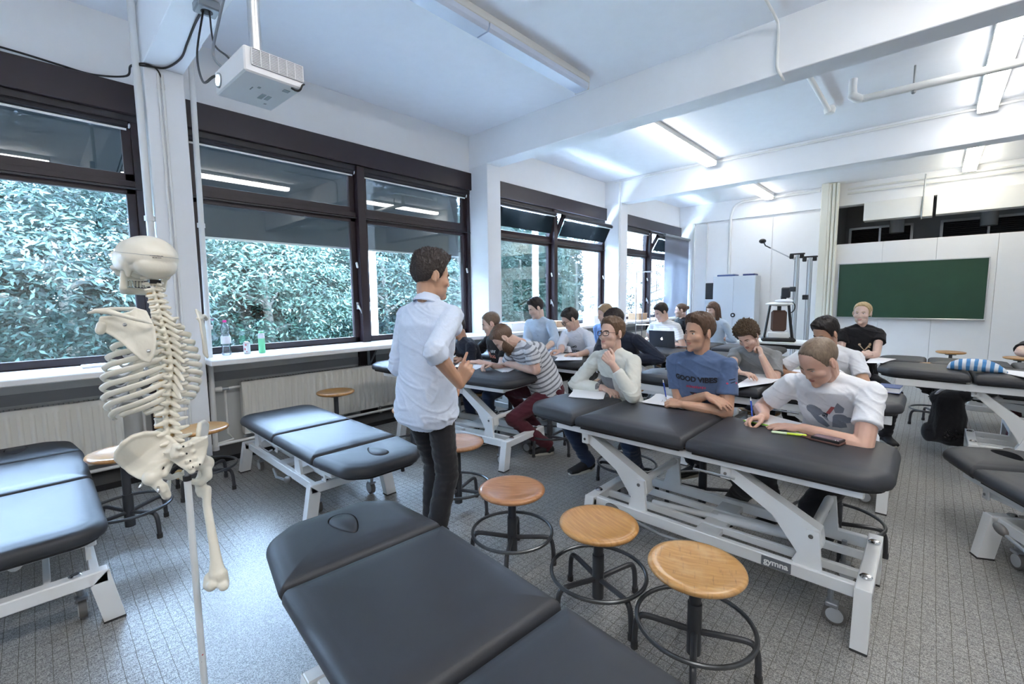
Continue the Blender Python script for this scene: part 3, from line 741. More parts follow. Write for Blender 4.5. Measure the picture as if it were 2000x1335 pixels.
# ------------------------------------------------------------------ outside: trees and ground
def leaf_mat(name, c1, c2, c3):
    m, n, L, b = nodes_of(name, .45)
    oi = n.new('ShaderNodeNewGeometry'); r = n.new('ShaderNodeValToRGB'); e = r.color_ramp
    e.elements[0].color = (*c1, 1); e.elements[1].color = (*c3, 1); e.elements.new(.5).color = (*c2, 1)
    L.new(oi.outputs['Random Per Island'], r.inputs[0]); L.new(r.outputs[0], b.inputs['Base Color'])
    b.inputs['Specular IOR Level'].default_value = .18
    t = n.new('ShaderNodeBsdfTranslucent'); x = n.new('ShaderNodeMixShader'); x.inputs[0].default_value = .35
    L.new(r.outputs[0], t.inputs[0]); o = n['Material Output']; L.new(b.outputs[0], x.inputs[1]); L.new(t.outputs[0], x.inputs[2]); L.new(x.outputs[0], o.inputs['Surface'])
    return m
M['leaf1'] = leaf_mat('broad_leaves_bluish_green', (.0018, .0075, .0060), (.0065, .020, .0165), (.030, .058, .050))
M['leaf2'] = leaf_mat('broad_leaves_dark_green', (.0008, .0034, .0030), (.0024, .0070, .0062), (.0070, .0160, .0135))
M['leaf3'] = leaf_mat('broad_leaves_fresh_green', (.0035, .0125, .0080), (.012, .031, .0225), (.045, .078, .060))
M['bark'] = mat('tree_bark', (.09, .08, .065), .9, bump=.8, bscale=18, bdist=.02)
M['bounce_pale'] = mat('pale_bounce_surface', (.62, .62, .60), .8, bump=.3, var=.1)
struct('ground_bounce', MB().box((-7.0, 5, -.55), (3.0, 60, .1)), 'bounce_pale', smooth=False)  # unseen pale slab, added to bounce daylight up onto the ceiling
M['ground'] = mat('dark_green_lawn', (.05, .09, .04), .9, bump=.5, bscale=20, bdist=.02, var=.4, vscale=3)  # dark green lawn, tone varied at random
struct('ground_outside', MB().box((-24, 5, -1.6), (36, 60, .2)), 'ground', smooth=False)
def tree(x, y, zc, R, n, lm, label, trunk_h=None, leaf=.050, seed=0):
    n = int(n * 1.9) if leaf < .1 else n
    rg = np.random.default_rng(seed)
    t = thing('tree', label, 'tree', (x, y, -1.5), group='trees outside the windows')
    top = zc + 1.5
    mb = MB(); rr = random.Random(seed)
    mb.tube(crom([(0, 0, 0), (.1, .05, top * .3), (-.05, .1, top * .7), (0, 0, top + R[2] * .3)], 4), [.16 - .008 * k for k in range(13)], 10)
    for k in range(9):
        a = rr.uniform(0, 6.28); zz = top * rr.uniform(.35, 1.0); q = rr.uniform(.5, .9)
        mb.tube(crom([(0, 0, zz), (math.cos(a) * R[0] * .35, math.sin(a) * R[1] * .35, zz + .3), (math.cos(a) * R[0] * q, math.sin(a) * R[1] * q, zz + rr.uniform(.1, .9))], 4), [.05 - .005 * j for j in range(9)], 6)
    mb.build('trunk', 'bark', t)
    # sprays of leaves: cluster centres on a lumpy crown shell, leaves fanned and drooping around each
    nc = n // 24
    d = rg.normal(size=(nc, 3)); d /= np.linalg.norm(d, axis=1)[:, None]
    rad_ = rg.uniform(.50, 1.0, nc) ** .5 * (1 + .18 * np.sin(d[:, 0] * 7 + seed) * np.cos(d[:, 2] * 6))
    C_ = d * rad_[:, None] * np.array(R) + np.array([0, 0, top])
    k = 24
    if leaf < .1:
        q = np.sin(C_[:, 0] * 3.1 + seed) * np.sin(C_[:, 1] * 2.7 + seed * 2) + np.sin(C_[:, 2] * 3.3 + C_[:, 1] * 1.7 + seed) * .8
        keep = (q > -.45) | (rad_ < .82); C_ = C_[keep]; d = d[keep]; nc = len(C_)
    cc = np.repeat(C_, k, 0); dd = np.repeat(d, k, 0); N = len(cc)
    off = rg.normal(size=(N, 3)) * np.array([.17, .17, .055]); p = cc + off
    p[:, 2] -= .25 * (off[:, 0] ** 2 + off[:, 1] ** 2) / .1 * .3
    nrm = rg.normal(size=(N, 3)) * .42 + np.array([.25, 0, .85]) + dd * .45
    nrm /= np.linalg.norm(nrm, axis=1)[:, None]
    u = np.cross(nrm, rg.normal(size=(N, 3))); u /= np.linalg.norm(u, axis=1)[:, None]; w = np.cross(nrm, u)
    sz = leaf * rg.uniform(.6, 1.35, N)[:, None]
    a = p - u * sz; b = p + w * sz * .34 + u * sz * .1; c = p + u * sz - nrm * sz * .25; e = p - w * sz * .34 + u * sz * .1
    V = np.stack([a, b, c, e], 1).reshape(-1, 3); idx = np.arange(N * 4).reshape(-1, 4)
    F = idx
    me = D.meshes.new('foliage'); me.vertices.add(len(V)); me.vertices.foreach_set('co', V.ravel()); me.loops.add(N * 4); me.loops.foreach_set('vertex_index', F.ravel())
    me.polygons.add(N); me.polygons.foreach_set('loop_start', np.arange(N) * 4); me.polygons.foreach_set('loop_total', np.full(N, 4)); me.update(); me.validate()
    finish(me, 'foliage', lm, t, smooth=False)
    return t
tree(-9.2, -3.2, 1.9, (1.8, 1.9, 2.0), 26000, 'leaf1', 'tree outside the left window, its crown filling the left part', seed=1)
tree(-9.6, .3, 1.9, (1.8, 2.1, 2.1), 30000, 'leaf1', 'tree outside the left window beside the skeleton', seed=2)
tree(-10.4, 3.4, 1.7, (1.9, 1.9, 2.1), 28000, 'leaf3', 'pale leafy tree outside the window behind the bottles', seed=3)
tree(-11.0, 6.6, 1.9, (2.0, 2.0, 2.2), 28000, 'leaf1', 'leafy tree outside the window behind the standing man', seed=4)
tree(-12.0, 10.2, 2.2, (2.2, 2.2, 2.9), 28000, 'leaf3', 'pale tree outside the third window', seed=5)
tree(-12.8, 14.2, 2.2, (2.4, 2.4, 3.0), 26000, 'leaf3', 'pale tree outside the third window to the right', seed=6)
tree(-13.0, 18.6, 2.2, (2.6, 3.0, 3.2), 28000, 'leaf3', 'tree outside the far corner window', seed=7)
tree(-11.6, 23.5, 2.0, (2.4, 3.2, 3.2), 26000, 'leaf3', 'pale tree seen through the far window beside the roller blind', seed=8)
tree(-10.2, 29.5, 2.0, (2.6, 3.4, 3.4), 24000, 'leaf3', 'furthest pale tree at the far right of the window row', seed=9)
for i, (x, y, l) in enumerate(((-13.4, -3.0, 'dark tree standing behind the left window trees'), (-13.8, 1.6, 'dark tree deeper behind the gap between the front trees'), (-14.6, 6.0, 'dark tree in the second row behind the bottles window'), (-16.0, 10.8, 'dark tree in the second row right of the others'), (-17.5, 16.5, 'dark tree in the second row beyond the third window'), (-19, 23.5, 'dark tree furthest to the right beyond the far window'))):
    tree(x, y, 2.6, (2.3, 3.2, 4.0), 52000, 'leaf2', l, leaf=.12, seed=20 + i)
for i, (x, y, l) in enumerate(((-7.6, 4.35, 'white post standing outside the window behind the bottles'), (-7.6, 9.05, 'white post outside at the left of the third window'), (-7.6, 11.45, 'white post outside in the middle of the third window'), (-7.6, 14.6, 'white post outside beyond the far window'))):
    t = thing('outside_post', l, 'post', (x, y, -1.5)); MB().box((0, 0, 3), (.12, .12, 6), bev=.01).build('post_shaft', 'white', t, smooth=False); MB().box((0, 0, .02), (.3, .3, .04)).build('post_foot', 'white', t, smooth=False)
# ------------------------------------------------------------------ people
def ss(a, b, x):
    t = max(0.0, min(1.0, (x - a) / (b - a))); return t * t * (3 - 2 * t)
def exit_t(d, c, e):
    dx, dy, dz = d[0] / e[0], d[1] / e[1], d[2] / e[2]; cx, cy, cz = c[0] / e[0], c[1] / e[1], c[2] / e[2]
    A = dx * dx + dy * dy + dz * dz; B = dx * cx + dy * cy + dz * cz; Cc = cx * cx + cy * cy + cz * cz - 1
    q = B * B - A * Cc
    return (B + math.sqrt(q)) / A if q > 0 else 0.0
HEAD_ELL = [((0, -.018, .036), (.0765, .097, .084)), ((0, .028, -.015), (.062, .060, .088)), ((0, .030, -.070), (.052, .052, .044)),
            ((0, .066, -.096), (.022, .020, .020)), ((.038, .052, -.024), (.026, .027, .024)), ((-.038, .052, -.024), (.026, .027, .024))]
def g2(az, el, a, e, sa, se): return math.exp(-((az - a) / sa) ** 2 - ((el - e) / se) ** 2)
def skull_r(d):
    s = 0.0
    for c, e in HEAD_ELL:
        t = exit_t(d, c, e)
        if t > 0: s += t ** 16
    return s ** (1 / 16)
def face_r(d, k=None):
    r = skull_r(d); k = k or {}
    az = math.degrees(math.atan2(d[0], d[1])); el = math.degrees(math.asin(max(-1, min(1, d[2])))); A = abs(az)
    if A < 60:
        r += -.013 * g2(A, el, 20.5, 2.5, 9.5, 6.5)
        r += .0062 * g2(A, el, 20.5, 1.0, 8, 4.2)
        r += .0045 * g2(A, el, 17, 13, 13, 4.0)
        n = k.get('nose', 1)
        for e_, am, sa, se in ((3, .005, 5.5, 5), (-5, .007, 5, 5), (-12, .010, 5.5, 5), (-18, .013, 6.5, 4.0), (-22, .009, 6, 3)): r += n * am * g2(A, el, 0, e_, sa, se)
        r += .0075 * g2(A, el, 9, -22.5, 4.5, 3.2)
        r += .0045 * g2(A, el, 5, -32, 13, 2.6) + .0060 * g2(A, el, 0, -38.5, 13, 3.0) - .0050 * g2(A, el, 0, -35.2, 17, 1.4) - .004 * g2(A, el, 0, -44, 16, 2.8)
        r += .004 * g2(A, el, 0, -52, 13, 5)
        r -= .003 * g2(A, el, 33, -33, 12, 8)
    return r
def dirv(az, el):
    a, e = math.radians(az), math.radians(el); return (math.sin(a) * math.cos(e), math.cos(a) * math.cos(e), math.sin(e))
def star_mb(fn, n=96, m=64):
    mb = MB(); v = []; f = []
    d = dirv(0, -90); v.append(tuple(x * fn(d) for x in d))
    for i in range(1, m):
        el = -90 + 180 * i / m
        for k in range(n):
            d = dirv(360 * k / n, el); r = fn(d); v.append((d[0] * r, d[1] * r, d[2] * r))
    d = dirv(0, 90); v.append(tuple(x * fn(d) for x in d))
    for k in range(n): f.append((0, 1 + k, 1 + (k + 1) % n))
    for i in range(m - 2):
        a = 1 + i * n
        for k in range(n): f.append((a + k, a + n + k, a + n + (k + 1) % n, a + (k + 1) % n))
    a = 1 + (m - 2) * n; T = len(v) - 1
    for k in range(n): f.append((a + k, T, a + (k + 1) % n))
    return mb.add(v, f)
HEADMB = star_mb(face_r, 112, 84)
HEADLO = star_mb(face_r, 64, 44)
HL = [(0, 47), (22, 46), (38, 43), (50, 36), (60, 24), (68, 8), (74, -10), (84, -14), (88, 12), (96, 17), (106, 12), (114, -14), (132, -30), (180, -33)]
def hairline(A, tab=HL):
    for (a0, e0), (a1, e1) in zip(tab, tab[1:]):
        if A <= a1: return lerp(e0, e1, (A - a0) / (a1 - a0))
    return tab[-1][1]
def hair_mb(st, hi=True):
    "hair shell over the skull"
    top, side, back, front = st.get('top', .02), st.get('side', .007), st.get('back', .010), st.get('front', .0)
    up = st.get('up', 0); curl = st.get('curl', 0); strand = st.get('strand', .0022); soft = st.get('soft', 7); sd = st.get('seed', 1) * 9.1
    n, m = (200, 110) if hi else (90, 54); v = []; f = []; ok = []
    for i in range(m + 1):
        el = -50 + 140 * i / m
        for k in range(n):
            az = 360 * k / n; A = az if az <= 180 else 360 - az
            d = dirv(az, el); r = skull_r(d); h = hairline(A) + up * ss(75, 20, A) + st.get('neck', 0) * ss(110, 130, A)
            jag = 2.2 * noise.noise(Vector((az * .16, el * .05, sd)))
            q = ss(-1.0, soft, el - h + jag)
            wt = ss(18, 62, el); wb = ss(95, 140, A)
            th = lerp(lerp(side, back, wb), top, wt) + front * g2(A if az <= 180 else A, el, 0, 60, 42, 20)
            sgn = 1 if az <= 180 else -1
            th += st.get('sweep', 0) * g2(sgn * A, el, -30, 55, 40, 22)
            nz = noise.noise(Vector((d[0] * 6, d[1] * 6, d[2] * 6 + sd))) * .25
            st_ = noise.noise(Vector((az * .45 + 3 * math.sin(el * .05), el * .035, sd))) if hi else 0
            if curl:
                nz += curl * (abs(noise.noise(Vector((d[0] * 17, d[1] * 17, d[2] * 17 + sd)))) * 2 - .35)
            th = th * (1 + nz) + strand * st_ * min(1, th / .008)
            th = lerp(-.004, th, q); rr = r + th
            v.append((d[0] * rr, d[1] * rr, d[2] * rr)); ok.append(q > 0)
    for i in range(m):
        for k in range(n):
            a, b, c, e = i * n + k, i * n + (k + 1) % n, (i + 1) * n + (k + 1) % n, (i + 1) * n + k
            if ok[a] or ok[b] or ok[c] or ok[e]: f.append((a, e, c, b))
    used = sorted({i for q in f for i in q}); mp = {o: i for i, o in enumerate(used)}
    mb = MB(); return mb.add([v[i] for i in used], [tuple(mp[i] for i in q) for q in f])
def beard_mb(th=.006, stub=False):
    n, m = 120, 50; v = []; f = []; ok = []
    for i in range(m + 1):
        el = -80 + 76 * i / m
        for k in range(n + 1):
            az = -88 + 176 * k / n; A = abs(az); d = dirv(az, el); r = face_r(d)
            lim = -24 if A < 16 else lerp(-27, -8, ss(18, 62, A)) + 10 * ss(66, 80, A)
            q = ss(0, 6, lim - el) * ss(88, 80, A)
            lip = max(g2(A, el, 0, -35.5, 17, 5.2), 0); q *= 1 - ss(.35, .55, lip)
            if A < 16 and el > -31: q *= .8
            t = th * (1 + .5 * noise.noise(Vector((az * .3, el * .25, 3)))) * (1 + .7 * ss(-44, -60, el))
            rr = r + lerp(-.003, t, q); v.append((d[0] * rr, d[1] * rr, d[2] * rr)); ok.append(q > 0)
    for i in range(m):
        for k in range(n):
            a, b, c, e = i * (n + 1) + k, i * (n + 1) + k + 1, (i + 1) * (n + 1) + k + 1, (i + 1) * (n + 1) + k
            if ok[a] or ok[b] or ok[c] or ok[e]: f.append((a, e, c, b))
    mb = MB(); return mb.add(v, f)
def remesh(mb, vox, smooth=2, name='body'):
    me = D.meshes.new(name); me.from_pydata(mb.v, [], mb.f); o = D.objects.new(name, me); COL.objects.link(o)
    r = o.modifiers.new('r', 'REMESH'); r.mode = 'VOXEL'; r.voxel_size = vox; r.use_smooth_shade = True
    if smooth: s = o.modifiers.new('s', 'SMOOTH'); s.factor = .5; s.iterations = smooth
    dg = bpy.context.evaluated_depsgraph_get(); out = D.meshes.new_from_object(o.evaluated_get(dg)); D.objects.remove(o); D.meshes.remove(me); out.name = name
    return out
def loft(mb, st, n=20):
    "st: (center, rx, ry, right, fwd) stations, closed with round ends"
    v = []; f = []
    S = []
    c, rx, ry, rt, fw = st[0]; t = (st[1][0] - c).normalized()
    for a in (80, 55, 28): S.append((c - t * min(rx, ry) * .6 * math.sin(rad(a)), rx * math.cos(rad(a)), ry * math.cos(rad(a)), rt, fw))
    S += st
    c, rx, ry, rt, fw = st[-1]; t = (c - st[-2][0]).normalized()
    for a in (28, 55, 80): S.append((c + t * min(rx, ry) * .6 * math.sin(rad(a)), rx * math.cos(rad(a)), ry * math.cos(rad(a)), rt, fw))
    for c, rx, ry, rt, fw in S:
        for k in range(n):
            a = 2 * PI * k / n; ca, sa = math.cos(a), math.sin(a)
            ex = .85; ca = math.copysign(abs(ca) ** ex, ca); sa = math.copysign(abs(sa) ** ex, sa)
            v.append(c + rt * ca * rx + fw * sa * ry)
    m = len(S)
    for i in range(m - 1):
        for k in range(n): f.append((i * n + k, i * n + (k + 1) % n, (i + 1) * n + (k + 1) % n, (i + 1) * n + k))
    f.append(tuple(range(n - 1, -1, -1))); f.append(tuple((m - 1) * n + k for k in range(n)))
    mb.add(v, f)
def hand(mb, Wp, d, n, side, curl=(20, 25, 15), thumb=.5, spread=4, s=1.0, fan=None):
    d = d.normalized(); n = (n - d * n.dot(d)).normalized(); t = n.cross(d) * (1 if side == 'R' else -1)
    offs = (.029, .010, -.010, -.028); ln = (.090, .094, .089, .079); fl = (.073, .081, .075, .059); K = []
    for i in range(4):
        k = Wp + d * ln[i] * s + t * offs[i] * s; K.append(k)
        mb.cap(Wp + d * .012 * s + t * offs[i] * .45 * s, k, .0145 * s, .0115 * s, 10, 3)
        mb.cap(Wp + d * .040 * s + t * offs[i] * .75 * s - n * .004, k - n * .004 * s - d * .012, .013 * s, .0105 * s, 10, 3)
        cr = curl[i] if isinstance(curl[0], (tuple, list)) else curl
        a = 0; p = k; sp = rad(spread * (1.5 - i)); dd = (d * math.cos(sp) + t * math.sin(sp)).normalized()
        for j, (seg, r0) in enumerate(((.45, .0098), (.31, .0088), (.24, .0080))):
            a += rad(cr[j]); q = p + (dd * math.cos(a) - n * math.sin(a)) * fl[i] * seg * s
            mb.cap(p, q, r0 * s, (r0 - .0008) * s, 10, 3); p = q
    b = Wp + d * .028 * s + t * .022 * s - n * .006 * s
    v1 = (d * .62 + t * (.75 - .45 * thumb) - n * (.15 + .45 * thumb)).normalized(); q = b + v1 * .042 * s
    mb.cap(b, q, .0165 * s, .0115 * s, 10, 3); v2 = (v1 + d * .5 - t * .35 * thumb).normalized(); q2 = q + v2 * .032 * s; mb.cap(q, q2, .0108 * s, .0098 * s, 10, 3)
    v3 = (v2 + d * .3 - t * .5 * thumb - n * .2 * thumb).normalized(); mb.cap(q2, q2 + v3 * .024 * s, .0096 * s, .0082 * s, 10, 3)
    return K
def ik(S, Wp, l1, l2, hint):
    v = Wp - S; L = min(v.length, (l1 + l2) * .985); v.normalize(); Wp = S + v * L
    a = (l1 * l1 - l2 * l2 + L * L) / (2 * L); h = math.sqrt(max(0, l1 * l1 - a * a)); hp = hint - v * hint.dot(v); hp.normalize()
    return S + v * a + hp * h, Wp
SKIN = {}
def skin(c, key):
    if key in SKIN: return SKIN[key]
    m, n, L, b = nodes_of('skin_' + key, .48); b.inputs['Subsurface Weight'].default_value = .12; b.inputs['Subsurface Radius'].default_value = (.012, .004, .002); b.inputs['Subsurface Scale'].default_value = 1
    tc = n.new('ShaderNodeTexCoord'); z = n.new('ShaderNodeTexNoise'); z.inputs['Scale'].default_value = 22; z.inputs['Detail'].default_value = 4; L.new(tc.outputs['Object'], z.inputs[0])
    L.new(mixc(n, L, z.outputs['Fac'], tuple(x * .86 for x in c), tuple(min(1, x * 1.1) for x in c)), b.inputs['Base Color'])
    lip = mat('lips_' + key, (c[0] * .78, c[1] * .52, c[2] * .55), .4)
    SKIN[key] = (m, lip); return SKIN[key]
SK = {'fair': (.62, .40, .31), 'pale': (.70, .49, .40), 'tan': (.52, .30, .20), 'ruddy': (.60, .36, .27)}
def hair_mat(c, key):
    m, n, L, b = nodes_of('hair_' + key, .42)
    tc = n.new('ShaderNodeTexCoord'); mp = n.new('ShaderNodeMapping'); mp.inputs['Scale'].default_value = (1, 1, .35); L.new(tc.outputs['Object'], mp.inputs[0])
    z = n.new('ShaderNodeTexNoise'); z.inputs['Scale'].default_value = 120; z.inputs['Detail'].default_value = 5; L.new(mp.outputs[0], z.inputs[0])
    L.new(mixc(n, L, z.outputs['Fac'], tuple(x * .45 for x in c), tuple(min(1, x * 1.7) for x in c)), b.inputs['Base Color'])
    bp = n.new('ShaderNodeBump'); bp.inputs['Strength'].default_value = .8; bp.inputs['Distance'].default_value = .003; L.new(z.outputs['Fac'], bp.inputs['Height']); L.new(bp.outputs[0], b.inputs['Normal'])
    b.inputs['Specular IOR Level'].default_value = .35
    return m
def cloth_mat(name, col, stripe=None, weave=900, sheen=.15, var=.06):
    m, n, L, b = nodes_of(name, .85); tc = n.new('ShaderNodeTexCoord')
    w = n.new('ShaderNodeTexNoise'); w.inputs['Scale'].default_value = 26; w.inputs['Detail'].default_value = 3; L.new(tc.outputs['Object'], w.inputs[0])
    c = mixc(n, L, w.outputs['Fac'], tuple(x * (1 - var) for x in col), tuple(min(1, x * (1 + var)) for x in col))
    if stripe:
        at_ = n.new('ShaderNodeAttribute'); at_.attribute_name = 'along'; fr = mth(n, L, 'FRACT', mth(n, L, 'DIVIDE', at_.outputs['Fac'], stripe[0]))
        k = mth(n, L, 'GREATER_THAN', fr, 1 - stripe[1]); c = mixc(n, L, k, c, stripe[2])
    L.new(c, b.inputs['Base Color']); b.inputs['Sheen Weight'].default_value = sheen; b.inputs['Specular IOR Level'].default_value = .2
    z = n.new('ShaderNodeTexNoise'); z.inputs['Scale'].default_value = 16; z.inputs['Detail'].default_value = 4; z.inputs['Distortion'].default_value = .8; L.new(tc.outputs['Object'], z.inputs[0])
    z2 = n.new('ShaderNodeTexNoise'); z2.inputs['Scale'].default_value = weave; L.new(tc.outputs['Object'], z2.inputs[0])
    bp = n.new('ShaderNodeBump'); bp.inputs['Strength'].default_value = .55; bp.inputs['Distance'].default_value = .010; L.new(z.outputs['Fac'], bp.inputs['Height'])
    b2 = n.new('ShaderNodeBump'); b2.inputs['Strength'].default_value = .25; b2.inputs['Distance'].default_value = .001; L.new(z2.outputs['Fac'], b2.inputs['Height']); L.new(bp.outputs[0], b2.inputs['Normal']); L.new(b2.outputs[0], b.inputs['Normal'])
    return m
M['jeans_black'] = cloth_mat('black_jeans', (.017, .017, .020)); M['jeans_blue'] = cloth_mat('dark_blue_jeans', (.025, .04, .08)); M['maroon'] = cloth_mat('maroon_trousers', (.085, .018, .028))
M['shoe_black'] = mat('black_shoe_canvas', (.014, .014, .016), .7, bump=.3); M['shoe_sole'] = mat('pale_shoe_sole', (.55, .53, .46), .6)
M['eye'] = mat('eye_white', (.62, .60, .58), .25); M['iris'] = mat('dark_iris', (.03, .02, .015), .15)
M['lace'] = mat('white_laces', (.7, .7, .7), .7)
V3 = Vector
PEOPLE = {}
def person(label, head, hdir, face, seat=None, lean=18, side=0, nk=10, skinc='fair', hair=(.05, .03, .02), style=None, shirt=None, sleeve='short', trousers='jeans_black',
           arms=None, legs=None, hi=True, wide=1.0, beard=None, brows=True, glasses=False, fem=False, stool_label=None, twist=0, standing=None, bun=False, longhair=False, col=None, size=1.0, shoes=True, extra=None, spine_bend=.0, stool_z=None, eyes=True, seatback=0):
    """head: world position of the head centre; hdir: (world facing angle, pitch down, roll); face: world facing angle of the hips"""
    key = label[:40]
    up = V3((0, 0, 1)); fr = rad(face); fw = V3((math.cos(fr), math.sin(fr), 0)); rt = V3((fw.y, -fw.x, 0))
    def sd(a): return (up * math.cos(rad(a)) + fw * math.sin(rad(a)) + rt * math.sin(rad(side))).normalized()
    Hd = rad(hdir[0]); Rh = Matrix.Rotation(Hd - PI / 2, 3, 'Z') @ Matrix.Rotation(-rad(hdir[1]), 3, 'X') @ Matrix.Rotation(rad(hdir[2]), 3, 'Y')
    hup = Rh @ up; hfw = Rh @ V3((0, 1, 0)); s = size
    # walk down from the head centre
    nd = (sd(lean * 1.1 + nk)).normalized()
    Bs = head - hup * .085 * s - hfw * .012 * s                    # skull base
    N = Bs - nd * .060 * s
    S2 = N - sd(lean * 1.15 + spine_bend) * .12 * s; S1 = S2 - sd(lean) * .20 * s; P = S1 - sd(lean * .6) * .22 * s
    hipz = P.z; seatz = hipz - .095
    if stool_z is not None: seatz = stool_z
    base = V3((P.x, P.y, 0))
    t = thing('person', label, 'person', base)
    body = MB(); vox = .0042 if hi else .0065
    tw = Matrix.Rotation(rad(twist), 3, 'Z'); rs = tw @ rt; fs = tw @ fw
    # keep shoulder line level with the spine tilt
    k = wide; f1 = .92 if fem else 1
    def fwd(a): q = (fw * math.cos(rad(a)) - up * math.sin(rad(a))); return q
    st = [(P - up * .02, .150 * k * s, .105 * s * k, rt, fwd(0)), (P + (S1 - P) * .35, .160 * k * s * (1 if not fem else 1.0), .115 * k * s, rt, fwd(lean * .5)), (S1, .140 * k * s * f1, .108 * k * s, rt, fwd(lean * .8)),
          (S1 + (S2 - S1) * .5, .150 * k * s * f1, .112 * k * s, (rt + rs).normalized(), fwd(lean)), (S2, .160 * k * s * f1, .112 * k * s, rs, fwd(lean)), (N - sd(lean) * .045 * s, .150 * s * f1, .085 * k * s, rs, fwd(lean))]
    nst = st[:-1] + [(N - sd(lean) * .055 * s, .140 * s * f1, .075 * s, rs, fwd(lean))]
    loft(body, [(c, a - .012, b - .012, r_, f_) for c, a, b, r_, f_ in nst])
    shw = .172 * s * (f1 if fem else lerp(1, wide, .6)); SH = {}
    for sg, q in ((1, 'R'), (-1, 'L')):
        S = N - sd(lean * 1.1) * .068 * s + rs * sg * shw + fs * .012; SH[q] = S
        if arms and arms.get(q, {}).get('sh'): S = SH[q] = S + V3(arms[q]['sh'])
        body.cap(N - sd(lean) * .015 * s + rs * sg * .03, S + up * .002, .046 * s, .042 * s)
    # neck and head
    body.cap(N - nd * .03, Bs - hfw * .008 + hup * .03, .055 * s * (1 if not fem else .86), .050 * s * (1 if not fem else .86)); body.cap(N - nd * .02 - fw * .006, Bs + hup * .03 - hfw * .028, .048 * s, .046 * s)
    hm = HEADMB if hi else HEADLO; hs = Matrix.Translation(head) @ (Rh.to_4x4()) @ Matrix.Scale(s * (.97 if fem else 1), 4)
    body.add(hm.v, hm.f, hs)
    for sg in (-1, 1):
        E_ = []
        for a in range(0, 300, 30):
            an = rad(a - 60); E_.append(hs @ V3((sg * (.078 + .006 * math.cos(an) * -1), -.012 - .017 * math.cos(an), -.004 + .030 * math.sin(an))))
        body.tube(E_, .0052 * s, 8); body.ell(hs @ V3((sg * .075, -.010, -.004)), (.008 * s, .016 * s, .026 * s), 12, 8, rot=Rh @ Matrix.Rotation(sg * .3, 3, 'Z'))
        body.ell(hs @ V3((sg * .078, -.008, -.029)), .007 * s, 8, 6)
    # arms
    sl = MB(); UA, FA = .295 * s, .255 * s; AJ = {}
    kk = lerp(1, wide, .8) * (.86 if fem else 1)
    for q in 'RL':
        a = (arms or {}).get(q)
        if a is None: a = dict(w=SH[q] - up * .48 + fw * .10, hint=-fw)
        Wt = V3(a['w']); E_, Wp = ik(SH[q], Wt, UA, FA, V3(a.get('hint', (0, 0, -1)))) if 'e' not in a else (V3(a['e']), Wt); AJ[q] = (E_, Wp)
        r0, r1, r2, r3 = .050 * s * kk, .041 * s * kk, .041 * s * kk, .0265 * s
        body.cap(SH[q], E_, r0, r1); m_ = E_ + (Wp - E_) * .25; body.cap(E_, m_, r1 * .98, r2 * 1.03); body.cap(m_, Wp, r2 * 1.02, r3)
        hd = V3(a['hd']) if 'hd' in a else (Wp - E_); hn = V3(a.get('hn', (0, 0, 1)))
        fa = (Wp - E_).normalized(); body.cap(Wp - fa * .01, Wp + hd.normalized() * .02, .0255 * s, .021 * s)
        hand(body, Wp, hd, hn, q, a.get('curl', (18, 25, 15)), a.get('thumb', .5), a.get('spread', 4), s * (.9 if fem else 1))
        # sleeve
        if sleeve == 'short': p1 = SH[q] + (E_ - SH[q]) * .62; sl.tube([SH[q] + (SH[q] - E_).normalized() * .02, SH[q] + (E_ - SH[q]) * .3, p1 - (E_ - SH[q]).normalized() * .01, p1], [r0 + .004, r0 + .007, r0 + .011, r0 + .013], 18)
        elif sleeve == 'cap': p1 = SH[q] + (E_ - SH[q]) * .42; sl.tube([SH[q], p1], [r0 + .012, r0 + .022], 18)
        elif sleeve == 'rolled':
            sl.cap(SH[q], E_, r0 + .007, r1 + .011); sl.cap(E_, E_ + (Wp - E_) * .06, r1 + .011, r1 + .010)
            for j in range(3): c = E_ + (Wp - E_) * (-.06 + .09 * j); sl.tube([c, c + fa * .022], [r1 + .016, r1 + .015], 18)
        elif sleeve == 'long':
            sl.cap(SH[q], E_, r0 + .013, r1 + .014); sl.cap(E_, E_ + (Wp - E_) * .5, r1 + .015, r2 + .008)
            cut = a.get('cuff', .93); sl.tube([E_ + (Wp - E_) * .5, E_ + (Wp - E_) * (cut - .1), E_ + (Wp - E_) * cut], [r2 + .008, r3 + .015, r3 + .011], 18)
        elif sleeve == 'pushed':
            sl.cap(SH[q], E_, r0 + .013, r1 + .014); sl.tube([E_, E_ + (Wp - E_) * .35, E_ + (Wp - E_) * .42], [r1 + .016, r2 + .014, r2 + .008], 18)
    # legs
    LG = {}; hw = .092 * s
    for sg, q in ((1, 'R'), (-1, 'L')):
        a = (legs or {}).get(q, {}); H = P + rt * sg * hw
        if standing:
            A_ = V3(a['a']) if 'a' in a else V3((H.x, H.y, .09)) + rt * sg * .03; K_, A_ = ik(H, A_, .43 * s * (hipz / .93), .42 * s * (hipz / .93), fw)
            ft = a.get('toe', fw + rt * sg * .25)
        else:
            A_ = V3(a['a']) if 'a' in a else base + fw * .36 + rt * sg * .17 + up * .10
            K_, A_ = ik(H, A_, .43 * s, .42 * s, V3(a.get('hint', up * 1.0 + fw * .6 + rt * sg * .25))); ft = a.get('toe', fw + rt * sg * .2)
        LG[q] = (H, K_, A_, V3(ft).normalized())
        body.cap(H, K_, .070 * s * kk, .045 * s); body.cap(K_, K_ + (A_ - K_) * .3, .045 * s, .048 * s); body.cap(K_ + (A_ - K_) * .3, A_, .047 * s, .032 * s); body.cap(A_, A_ - up * .02, .032 * s, .030 * s)
    bm = remesh(body, vox, 1 if hi else 1, 'body'); bm.transform(Matrix.Translation(-base))
    sm, lm = skin(SK[skinc], skinc); bm.materials.append(sm); bm.materials.append(lm)
